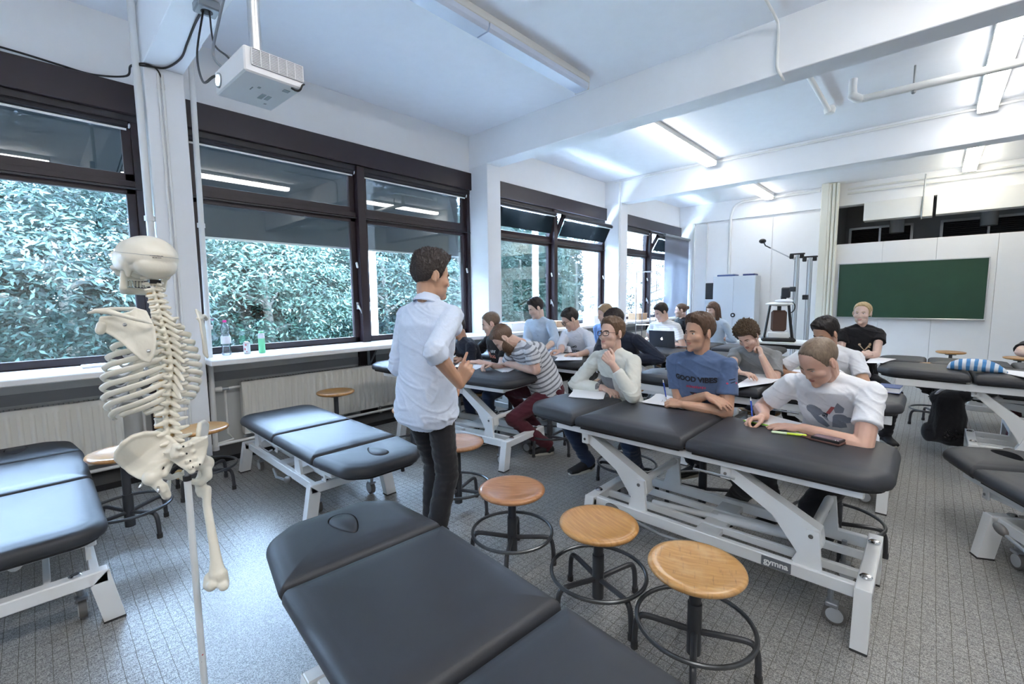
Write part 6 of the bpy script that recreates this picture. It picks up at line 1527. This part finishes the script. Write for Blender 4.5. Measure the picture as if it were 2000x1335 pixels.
sheet([(1518, 735), (1528, 722), (1574, 722), (1566, 738)], TH, 'printed sheet with a blue heading in front of the slick-haired man', n=2, cat='paper', lines=((.1, .2, .6, .2), (.1, .35, .5, .35)))
M['bookblue'] = mat('blue_book_cover', (.05, .09, .24), .5)
p = onz(1738, 764, TH); t = thing('book', 'thick dark blue book on the right end of the bed behind the buzz-cut man', 'book', (p.x, p.y, TH), rad(-4))
MB().box((0, 0, .0415), (.13, .17, .005), bev=.001).box((0, 0, .0035), (.13, .17, .004), bev=.001).box((-.063, 0, .0225), (.004, .17, .038)).build('cover', 'bookblue', t, smooth=False); MB().box((.001, 0, .0225), (.122, .163, .034)).build('pages', 'paper', t, smooth=False)
p = onz(1305, 722, TH + .001); t = thing('marker_pen', 'short black marker on the head end of the bed behind the blue tee', 'pen', p, rad(-20)); MB().cap((-.035, 0, .006), (.02, 0, .006), .006).build('barrel', 'black', t); MB().cap((.02, 0, .006), (.045, 0, .006), .0065).build('cap', 'black', t)
# bed I
M['casew'] = cloth_mat('pencil_case_white', (.62, .66, .70)); 
def case_mat():
    m, n, L, b = nodes_of('blue_white_striped_cloth', .55); at_ = n.new('ShaderNodeTexCoord'); s = n.new('ShaderNodeSeparateXYZ'); L.new(at_.outputs['Object'], s.inputs[0])
    wv = n.new('ShaderNodeTexNoise'); wv.inputs['Scale'].default_value = 12; L.new(at_.outputs['Object'], wv.inputs[0])
    fr = mth(n, L, 'FRACT', mth(n, L, 'DIVIDE', mth(n, L, 'ADD', mth(n, L, 'ADD', s.outputs['X'], 2), mth(n, L, 'MULTIPLY', wv.outputs['Fac'], .012)), .047))
    L.new(mixc(n, L, mth(n, L, 'GREATER_THAN', fr, .5), (.66, .70, .74), (.06, .24, .52)), b.inputs['Base Color']); return m
M['case'] = case_mat()
p = onz(1905, 724, TI); t = thing('pencil_case', 'blue and white striped pencil case lying on the rear bed', 'pencil case', (p.x, p.y, TI), rad(-6)); m = MB()
st_ = [(V3((x, 0, .002 + h * .5)), w, h * .55, V3((0, 1, 0)), V3((0, 0, 1))) for x, w, h in ((-.17, .012, .02), (-.155, .040, .055), (-.10, .052, .085), (-.02, .055, .095), (.06, .055, .092), (.12, .048, .07), (.165, .036, .03), (.18, .012, .015))]
loft(m, st_, 24); r_ = remesh(m, .006, 4, 'case_body'); co = [v for v in r_.vertices]
for v in co: v.co += v.normal * .006 * (.5 - abs(noise.noise(v.co * 22))) ; v.co.z = max(v.co.z, .0)
finish(r_, 'case_body', 'case', t, auto=0); MB().tube(crom([(-.14, 0, .060), (-.05, 0, .096), (.05, 0, .097), (.13, 0, .070)], 5), .0035, 8).build('zip', 'bookblue', t)
sheet([(1944, 726), (1960, 722), (2040, 730), (2030, 742)], TI, 'open notebook cut by the right edge on the rear bed', n=2, name='notebook', cat='notebook')
sheet([(1693, 709), (1700, 697), (1748, 701), (1722, 709)], TI + .0, 'white sheet at the left end of the rear bed before the blond woman', n=2, cat='paper')
# bed K: laptop and tablet
M['macalu'] = mat('dark_silver_laptop', (.20, .21, .23), .35, metal=.8); M['glow'] = mat('white_logo', (.9, .92, .95), .4, emit=(.85, .9, 1), estr=1.2); M['screenlit'] = mat('laptop_screen', (.5, .55, .6), .3, emit=(.7, .8, 1), estr=1.0)
p = onz(1283, 677, .78); t = thing('laptop', 'open silver-grey laptop seen from behind with a glowing logo', 'laptop', (p.x, p.y, .78), rad(6)); 
MB().box((.08, .13, .008), (.36, .25, .014), bev=.004).build('keyboard_base', 'macalu', t, smooth=False); MB().box((.08, .12, .0155), (.30, .11, .002)).build('keys', 'black', t, smooth=False)
MB().box((.08, -.035, .125), (.36, .009, .235), rot=(-.22 * -1, 0, 0), bev=.003).build('lid', 'macalu', t, smooth=False); MB().box((.08, -.028, .125), (.335, .003, .205), rot=(.22, 0, 0)).build('display', 'screenlit', t, smooth=False)
m = MB(); R_ = Matrix.Rotation(.22, 3, 'X')
ap = [(0, .014)] ; ap = [(.0165 * math.sin(a) * (1 + .10 * math.cos(2 * a)) + 0, .0165 * -math.cos(a) * (1 - .12 * abs(math.sin(a))) - .001) for a in [2 * PI * k / 24 for k in range(24)]]
ap = [(x - (.007 * math.exp(-((y - .002) / .006) ** 2) if x > .008 else 0), y - (.004 * math.exp(-(x / .004) ** 2) if y > .008 else 0)) for x, y in ap]
vv = [R_ @ V3((x, -.0052, y)) + V3((.08, -.035, .125)) for x, y in ap] + [R_ @ V3((x, -.0060, y)) + V3((.08, -.035, .125)) for x, y in ap]; n_ = 24
m.add(vv, [tuple(range(n_)), tuple(range(2 * n_ - 1, n_ - 1, -1))] + [(j, (j + 1) % n_, (j + 1) % n_ + n_, j + n_) for j in range(n_)]); lf = [(.001, .017), (.007, .021), (.008, .028), (.002, .024)]
m.add([R_ @ V3((x, -.0060, y)) + V3((.08, -.035, .125)) for x, y in lf], [(0, 1, 2, 3)]); m.build('logo', 'glow', t, smooth=False)
p = onz(1330, 676, .78); t = thing('tablet', 'closed dark tablet lying right of the laptop', 'tablet', (p.x, p.y, .78), rad(8)); MB().box((0, 0, .006), (.26, .19, .010), bev=.003).build('tablet_body', 'macalu', t, smooth=False)

# ------------------------------------------------------------------ window sill things
def lathe_thing(name, label, cat, loc, parts):
    t = thing(name, label, cat, loc)
    for nm, prof, m in parts: MB().lathe(prof, 28).build(nm, m, t, auto=50)
    return t
SZ = .962
M['water'] = glass_mat('water_in_bottle', (.80, .86, .95), .06, .02); M['pinkcap'] = mat('pink_cap', (.75, .03, .28), .4); M['mint'] = mat('mint_green_bottle', (.28, .85, .50), .35, emit=None, trans=.35); M['labelw'] = mat('white_bottle_label', (.78, .79, .84), .5); M['can_w'] = mat('white_can_print', (.75, .74, .76), .35); M['canred'] = mat('red_berry_print', (.55, .03, .03), .4)
lathe_thing('water_bottle', 'clear plastic water bottle with a pink cap on the window sill', 'bottle', (-5.10, 1.292, SZ), (('bottle_body', [(.034, 0), (.042, .01), (.043, .05), (.038, .075), (.042, .11), (.043, .185), (.034, .215), (.036, .225), (.042, .255), (.040, .275), (.026, .305), (.014, .322), (.014, .335)], 'clear'), ('bottle_label', [(.0438, .115), (.0442, .12), (.0442, .18), (.0438, .185)], 'labelw'), ('bottle_cap', [(.0165, .325), (.017, .345), (.015, .348)], 'pinkcap')))
t = lathe_thing('drinks_can', 'small white drinks can with red berries printed on it', 'can', (-5.085, 1.470, SZ), (('can_body', [(.025, 0), (.031, .006), (.031, .105), (.026, .116)], 'can_w'), ('can_lid', [(.0255, .114), (.0255, .118), (.022, .117)], 'steel')))
for a, z, r in ((-.4, .09, .011), (-.75, .048, .013), (-.1, .022, .005)):
    m = MB(); n_ = 14; d0 = math.atan2(-1.47, 5.085)
    m.add([(.0314 * math.cos(d0 + a + r * math.cos(2 * PI * k / n_) / .031), .0314 * math.sin(d0 + a + r * math.cos(2 * PI * k / n_) / .031), z + r * math.sin(2 * PI * k / n_)) for k in range(n_)], [tuple(range(n_))]); m.build('berry_print', 'canred', t, smooth=False)
lathe_thing('shaker_bottle', 'mint green bottle with a whitish top on the window sill', 'bottle', (-5.02, 1.590, SZ), (('bottle_body', [(.028, 0), (.031, .006), (.031, .150)], 'mint'), ('bottle_shoulder', [(.031, .149), (.0305, .185), (.026, .200), (.020, .205)], 'labelw'), ('bottle_cap', [(.022, .205), (.025, .21), (.025, .222), (.020, .226)], 'mint')))
t = thing('phone_charger', 'blue charging cable with a dark plug on the left window sill', 'charger', onz(30, 722, SZ)); m = MB(); m.tube(crom([(-.05, -.25, .006), (.0, -.1, .006), (.03, .0, .012), (-.02, .08, .03), (-.05, .10, .05), (-.03, .02, .03), (.03, .02, .010)], 5), .0035, 6); M['bluecable'] = mat('blue_cable', (.02, .06, .35), .4); m.build('cable', 'bluecable', t); MB().box((.04, .02, .014), (.05, .03, .022), bev=.005).build('plug', 'black', t, smooth=False)
t = thing('paper_pad', 'flat grey pad lying on the sill left of the skeleton', 'pad', onz(185, 716, SZ)); MB().box((0, 0, .010), (.16, .16, .02), bev=.004).build('pad_body', 'labelw', t, smooth=False)
M['kraft'] = mat('brown_cardboard', (.42, .27, .16), .8)
for px, py, w, h, mm, l in ((1010, 628, .55, .12, 'paper', 'white box pile on the sill below the third window'), (1085, 628, .30, .10, 'kraft', 'brown cardboard box on the sill behind the man in pale blue'), (1160, 640, .4, .16, 'paper', 'white box on the sill right of the man in white'), (1245, 650, .4, .14, 'kraft', 'cardboard box on the sill beside the metal rack')):
    p = onz(px, py, 1.0); t = thing('storage_box', l, 'box', (-5.05, p.y * 5.05 / -p.x if p.x else p.y, SZ)); MB().box((0, 0, h / 2), (.28, w, h), bev=.006).build('box_body', mm, t, smooth=False); MB().box((0, 0, h + .004), (.29, w + .01, .012), bev=.003).build('lid', mm, t, smooth=False)

# ------------------------------------------------------------------ far corner furniture
M['cab'] = mat('light_grey_cabinet', (.60, .63, .67), .45)
t = thing('steel_cabinet', 'tall light grey two-door steel cabinet at the far wall', 'cabinet', (-3.60, 12.08, 0)); MB().box((0, 0, .99), (.98, .42, 1.98), bev=.006).build('cabinet_body', 'cab', t, smooth=False)
for sg in (-1, 1): d = MB().box((sg * .243, -.215, 1.0), (.478, .018, 1.90), bev=.004).build('door', 'cab', t, smooth=False)
MB().tube([(.01, -.222, 1.02), (.01, -.236, 1.02)], .055, 20).build('lock_plate', 'black', t); MB().tube([(.01, -.236, 1.02), (.01, -.246, 1.02)], .022, 14).build('handle_knob', 'cab', t)
for x, w, l, mm in ((-3.80, .42, 'blue folder pile on top of the grey cabinet', 'bookblue'), (-3.28, .26, 'small folder at the right on top of the grey cabinet', 'navy')):
    t = thing('folder', l, 'folder', (x, 12.05, 1.982)); MB().box((0, 0, .02), (w, .30, .04), bev=.004).build('folder_body', mm, t, smooth=False); MB().box((.03, 0, .05), (w * .6, .26, .02), bev=.003).build('loose_papers', 'paper', t, smooth=False)
t = thing('loudspeaker', 'black loudspeaker on a white stand left of the cabinet', 'loudspeaker', (-4.25, 12.2, 0)); MB().box((0, 0, .70), (.24, .25, 1.40), bev=.01).build('stand', 'cab', t, smooth=False); MB().box((0, 0, 1.62), (.22, .22, .42), bev=.01).build('speaker_box', 'black', t, smooth=False); MB().box((0, -.112, 1.62), (.19, .008, .38), bev=.004).build('speaker_grille', 'rubber', t, smooth=False)
def rig(px, d, h0, h1, label, arm=None, r=.025, fr_=.28):
    p = at(px, 660, d); t = thing('camera_stand', label, 'stand', (p.x, p.y, 0))
    MB().tube([(0, 0, .03), (0, 0, h1)], r, 12).build('pole', 'alu', t)
    for sg in (-1, 1): MB().tube([(sg * .04, 0, .03), (sg * .04, 0, h1 - .05)], .008, 8).build('rail', 'greymetal', t)
    for k in range(4): a = k * PI / 2 + .4; MB().tube([(0, 0, .06), (fr_ * math.cos(a), fr_ * math.sin(a), .02)], .016, 8).build('foot', 'greymetal', t)
    MB().box((0, 0, h1 + .01), (.26, .06, .03), bev=.004).box((-.1, 0, h1 - .04), (.07, .07, .09), bev=.01).box((.08, 0, h1 - .04), (.07, .07, .08), bev=.01).build('top_head', 'black', t, smooth=False)
    MB().box((-.04, -.05, h0), (.10, .10, .10), bev=.008).build('clamp', 'black', t, smooth=False)
    return t
t = rig(1549, 9.4, 1.62, 2.33, 'white and black camera stand with a long boom arm at the far wall', fr_=.15)
MB().cap((0, 0, 2.20), (-.50, .0, 2.50), .014, .010).build('boom_arm', 'alu', t); MB().cap((-.50, 0, 2.50), (-.60, 0, 2.56), .012).ell((-.66, 0, 2.66), (.07, .07, .05)).cap((-.60, 0, 2.56), (-.64, 0, 2.64), .012).build('boom_head', 'black', t)
MB().box((-.16, -.06, 1.55), (.16, .10, .22), bev=.02).box((-.20, -.05, 1.45), (.10, .08, .10), bev=.02).build('camera_body', 'black', t, smooth=False)
rig(1574, 9.5, 1.45, 2.28, 'slim aluminium measuring column beside the camera stand', fr_=.08)
# white table with the carry frame
tx, ty = -1.65, 8.35
t = thing('white_table', 'white-topped table with dark legs before the far wall', 'table', (tx, ty, 0)); MB().box((.15, 0, .74), (1.7, .65, .035), bev=.004).build('table_top', 'white', t, smooth=False); MB().box((.15, -.28, .69), (1.6, .03, .06)).box((.15, .28, .69), (1.6, .03, .06)).build('apron', 'black', t, smooth=False)
for x in (-.62, .92):
    for y in (-.27, .27): MB().box((x, y, .36), (.045, .045, .72), bev=.004).build('leg', 'black', t, smooth=False)
MB().box((.15, -.25, .42), (1.5, .04, .05)).build('stretcher', 'kraft', t, smooth=False)
p = at(1519, 663, 7.3); M['weave'] = mat('brown_wicker', (.09, .045, .03), .8, bump=.8, bscale=90)
t = thing('training_device', 'grey upright training device with a brown insert standing on the white table', 'device', (p.x, p.y, .757)); t.rotation_euler = (0, 0, rad(15))
for sg in (-1, 1):
    for y in (-.1, .12): MB().tube([(sg * .20, y, .02), (sg * .13, y * .8, .58)], .015, 8).build('upright', 'black', t)
MB().box((0, 0, .03), (.48, .34, .06), bev=.02).build('base_plate', 'black', t, smooth=False); MB().box((0, 0, .33), (.22, .12, .34), bev=.03).build('insert', 'weave', t, smooth=False); MB().box((0, -.02, .10), (.30, .20, .09), bev=.01).build('white_box', 'white', t, smooth=False); MB().ell((0, 0, .60), (.20, .14, .035)).build('top_cover', 'white', t); MB().ell((.06, 0, .65), (.13, .10, .03)).build('cloth', 'labelw', t); MB().tube(bez((.18, 0, .62), (.24, 0, .60), (.22, 0, .45), (.14, 0, .46), 8), .009, 6).build('side_handle', 'black', t)
MB().tube([(0, 0, .50), (0, 0, .58)], .03, 10).build('neck', 'black', t)
# wooden-armed chair with bags behind bed H
M['beech'] = wood_mat('light_beech_arms', (.55, .34, .14), (.68, .45, .21)); M['canvas'] = cloth_mat('cream_canvas_bag', (.62, .60, .50)); M['bluefab'] = cloth_mat('blue_fabric', (.03, .10, .42))
c = at(1535, 720, 4.35); t = thing('armchair', 'chair with light wooden armrests between the dozing man and the slick-haired man', 'chair', (c.x, c.y, 0), rad(20))
for k, z in enumerate((c.z - .015, c.z + .02)):
    y = -.26 + .52 * k; MB().cap((-.26, y, z), (.22, y, z), .022).build('armrest', 'beech', t); MB().tube([(-.2, y, z), (-.22, y, .02)], .016, 8).tube([(.18, y, z), (.20, y, .02)], .016, 8).build('side_frame', 'greymetal', t)
MB().box((0, 0, .46), (.46, .46, .06), bev=.02).build('seat', 'bluefab', t, smooth=False); MB().box((.24, 0, .72), (.05, .42, .34), bev=.02, rot=(0, .12, 0)).build('backrest', 'bluefab', t, smooth=False)
def bag(name, label, cat, pts, r, mm, loc, extra=None):
    t = thing(name, label, cat, loc); m = MB()
    for (a, b, r0, r1) in pts: m.cap(a, b, r0, r1, 14, 4)
    me = remesh(m, .008, 4, 'bag_body')
    for v in me.vertices: v.co += v.normal * .012 * (.5 - abs(noise.noise(V3((v.co.x * 9, v.co.y * 9, v.co.z * 7)) + V3((len(label), 0, 0)))) * 2); v.co.z = max(v.co.z, .0) if loc[2] < .01 else v.co.z
    finish(me, 'bag_body', mm, t, auto=0); return t
c = at(1566, 700, 4.75); t = bag('canvas_bag', 'cream canvas bag with blue lining hanging by the slick-haired man', 'bag', (((-.05, 0, .5), (.05, 0, .5), .10, .10), ((-.06, 0, .68), (.08, 0, .74), .06, .05), ((0, 0, .1), (0, 0, .5), .10, .11)), .1, 'canvas', (c.x, c.y, 0)); MB().tube(bez((-.1, -.02, .66), (-.06, -.05, .86), (.10, -.05, .90), (.13, 0, .70), 10), .010, 8).build('handle', 'canvas', t); MB().box((.03, -.10, .60), (.10, .04, .16), bev=.015, rot=(0, .4, 0)).build('blue_flap', 'bluefab', t, smooth=False)
M['bagdark'] = cloth_mat('dark_grey_bag_nylon', (.030, .031, .036)); M['fur'] = mat('black_knitted_scarf', (.010, .010, .012), .9, bump=1, bscale=70, bdist=.01)
c = onz(1850, 835, .22); t = thing('stool_bag', 'dark grey rucksack on a stool under the pencil case bed', 'rucksack', (c.x, c.y, 0)); m = MB(); m.cap((0, 0, .20), (.0, 0, .48), .14, .11, 16, 4); m.cap((-.09, 0, .16), (.09, 0, .16), .10, .10, 14, 4); m.cap((-.08, .02, .50), (.10, 0, .54), .07, .06, 14, 4)
me = remesh(m, .008, 4, 'rucksack_body')
for v in me.vertices: v.co += v.normal * .02 * (.5 - abs(noise.noise(V3((v.co.x * 7, v.co.y * 7, v.co.z * 3)))) * 2)
finish(me, 'rucksack_body', 'bagdark', t, auto=0); MB().tube(bez((-.12, 0, .45), (-.10, -.06, .62), (0, -.06, .64), (.10, -.03, .60), 10), .012, 8).build('white_strap', 'labelw', t)
MB().tube(bez((.10, -.10, .10), (.2, -.12, .06), (.28, -.1, .03), (.34, -.08, .03), 8), .014, 8).build('black_strap', 'black', t)
c2 = at(1862, 762, 4.55); t = thing('scarf', 'black knitted scarf draped over the rucksack', 'scarf', c2); m = MB(); rr = random.Random(4)
for k in range(12):
    a = V3((rr.uniform(-.22, .2), rr.uniform(-.06, .06), rr.uniform(-.06, .05) - .0)); m.cap(a, a + V3((rr.uniform(.04, .12), rr.uniform(-.03, .03), rr.uniform(-.05, .02))), rr.uniform(.025, .04), rr.uniform(.02, .035), 10, 3)
m.cap((-.25, 0, .02), (.25, 0, -.06), .04, .035, 12, 3); me = remesh(m, .007, 2, 'scarf_cloth')
for v in me.vertices: v.co += v.normal * .012 * noise.noise(v.co * 40)
finish(me, 'scarf_cloth', 'fur', t, auto=0)
for px, py, d, mm, l, nm in ((1262, 728, 4.4, 'sweat_blue', 'pale blue plastic bag on the floor behind the man in cream', 'plastic_bag'), (1325, 748, 4.6, 'bagdark', 'dark bag on the floor behind the man in the blue tee', 'floor_bag'), (1418, 800, 4.5, 'maroon', 'red bag on the floor behind the bed of the blue tee man', 'red_bag')):
    c = at(px, py, d); bag(nm, l, 'bag', (((-.08, 0, .10), (.08, 0, .12), .10, .10), ((0, 0, .14), (.02, 0, .26), .10, .07)), .1, mm, (c.x, c.y, 0))
# tubular rack by the far window
t = thing('metal_rack', 'slender chrome hanging rack in front of the far window', 'rack', (-4.45, 8.95, 0))
for x, y in ((-.16, -.14), (.16, -.14), (.16, .14), (-.16, .14)): MB().tube([(x, y, .03), (x, y, 2.02)], .010, 8).build('rack_post', 'steel', t)
m = MB()
for z in (2.02, .9, .12): m.tube([(-.16, -.14, z), (.16, -.14, z), (.16, .14, z), (-.16, .14, z)], .008, 6, closed=True)
m.build('rack_frame', 'steel', t)

# ------------------------------------------------------------------ projector and cables
t = thing('projector', 'white ceiling projector hanging from a grey pole at the upper left', 'projector', (-2.195, .752, 2.40), rad(2.5)); PW, PD, PH = .335, .232, .098
M['projw'] = mat('projector_white', (.74, .75, .78), .4)
MB().box((0, 0, PH / 2), (PW, PD, PH), bev=.006).build('projector_body', 'projw', t, smooth=False)
g = MB().box((PW / 2 + .001, .012, PH / 2 + .012), (.004, PD - .03, PH - .034)).build('grille_back', 'greymetal', t, smooth=False); m = MB()
for k in range(11): m.box((PW / 2 + .004, .012, .030 + k * .0062), (.004, PD - .03, .0022))
for k in range(7): m.box((PW / 2 + .005, .012 - (PD - .03) / 2 + k * (PD - .03) / 6, PH / 2 + .012), (.004, .003, PH - .034))
m.build('grille_slats', 'projw', t, smooth=False)
MB().tube([(-.115, -PD / 2 + .01, .045), (-.115, -PD / 2 - .006, .045)], .030, 24).build('lens_ring', 'greymetal', t); M['lensb'] = mat('lit_lens', (.6, .8, 1), .1, emit=(.6, .85, 1), estr=2.0); MB().tube([(-.115, -PD / 2 - .006, .045), (-.115, -PD / 2 - .009, .045)], .022, 24).build('lens', 'lensb', t)
m = MB()
for x, y, w, d in ((-.03, .02, .06, .018), (-.03, .045, .05, .016), (.10, .07, .025, .025), (.05, -.02, .015, .01), (.02, -.04, .03, .004), (-.1, .06, .01, .01)): m.box((x, y, -.001), (w, d, .002))
m.build('underside_vents', 'greymetal', t, smooth=False)
MB().tube(bez((.15, .07, -.002), (.17, .11, -.03), (.19, .09, .01), (.175, .115, .02), 8), .004, 6).build('short_cable', 'cable', t); MB().tube([(0, 0, PH), (0, 0, PH + .03)], .03, 14).build('mount_plate', 'greymetal', t)
t = thing('projector_pole', 'grey steel pole holding the projector from the ceiling', 'pole', (-2.195, .748, 2.52)); MB().tube([(0, 0, 0), (0, 0, .28)], .024, 16).tube([(0, 0, .26), (0, 0, 1.41)], .019, 16).build('pole_tube', 'alu', t); MB().box((.0, -.03, .78), (.07, .05, .20), bev=.006).build('junction_box', 'greymetal', t, smooth=False)
def cable(pts, r, label, m='cable', name='cable'):
    p0 = V3(pts[0]); t = thing(name, label, 'cable', p0); MB().tube([p - p0 for p in crom(pts, 8)], r, 8).build('cable_run', m, t); return t
cable([(-5.225, -1.4, 3.46), (-5.225, -.4, 3.42), (-5.225, .05, 3.41), (-5.225, .30, 3.395), (-5.22, .50, 3.385), (-5.10, .70, 3.40), (-4.93, .715, 3.43), (-4.86, .80, 3.435), (-4.80, .92, 3.44), (-4.55, .98, 3.448), (-4.25, .965, 3.448), (-3.9, .945, 3.447), (-3.62, .94, 3.44)], .008, 'thick black cable running along the header board and the first beam')
cable([(-4.86, .905, 3.36), (-4.85, .87, 3.43), (-4.86, .79, 3.45), (-4.90, .74, 3.44)], .006, 'short black cable looping over the top of the near column')
t = thing('socket_box', 'grey socket box on the underside of the first beam', 'socket', (-3.60, .94, 3.40)); MB().box((0, 0, .02), (.13, .13, .06), bev=.008).build('box_body', 'greymetal', t, smooth=False); MB().tube([(0, 0, -.012), (0, 0, 0)], .035, 18).build('socket_plate', 'black', t)
cable([(-3.60, .92, 3.39), (-3.40, .82, 3.02), (-3.0, .74, 2.70), (-2.55, .68, 2.56), (-2.34, .70, 2.51), (-2.30, .72, 2.49)], .006, 'left black cable hanging from the socket to the projector')
cable([(-3.58, .95, 3.39), (-3.2, .86, 3.02), (-2.7, .78, 2.74), (-2.40, .72, 2.58), (-2.28, .74, 2.50)], .005, 'right black cable hanging from the socket to the projector')
cable([(-2.20, .73, 3.20), (-2.24, .70, 2.95), (-2.40, .68, 2.78), (-2.55, .68, 2.66), (-2.42, .69, 2.55), (-2.30, .70, 2.50)], .006, 'grey cable curving from the pole to the projector', 'greymetal')
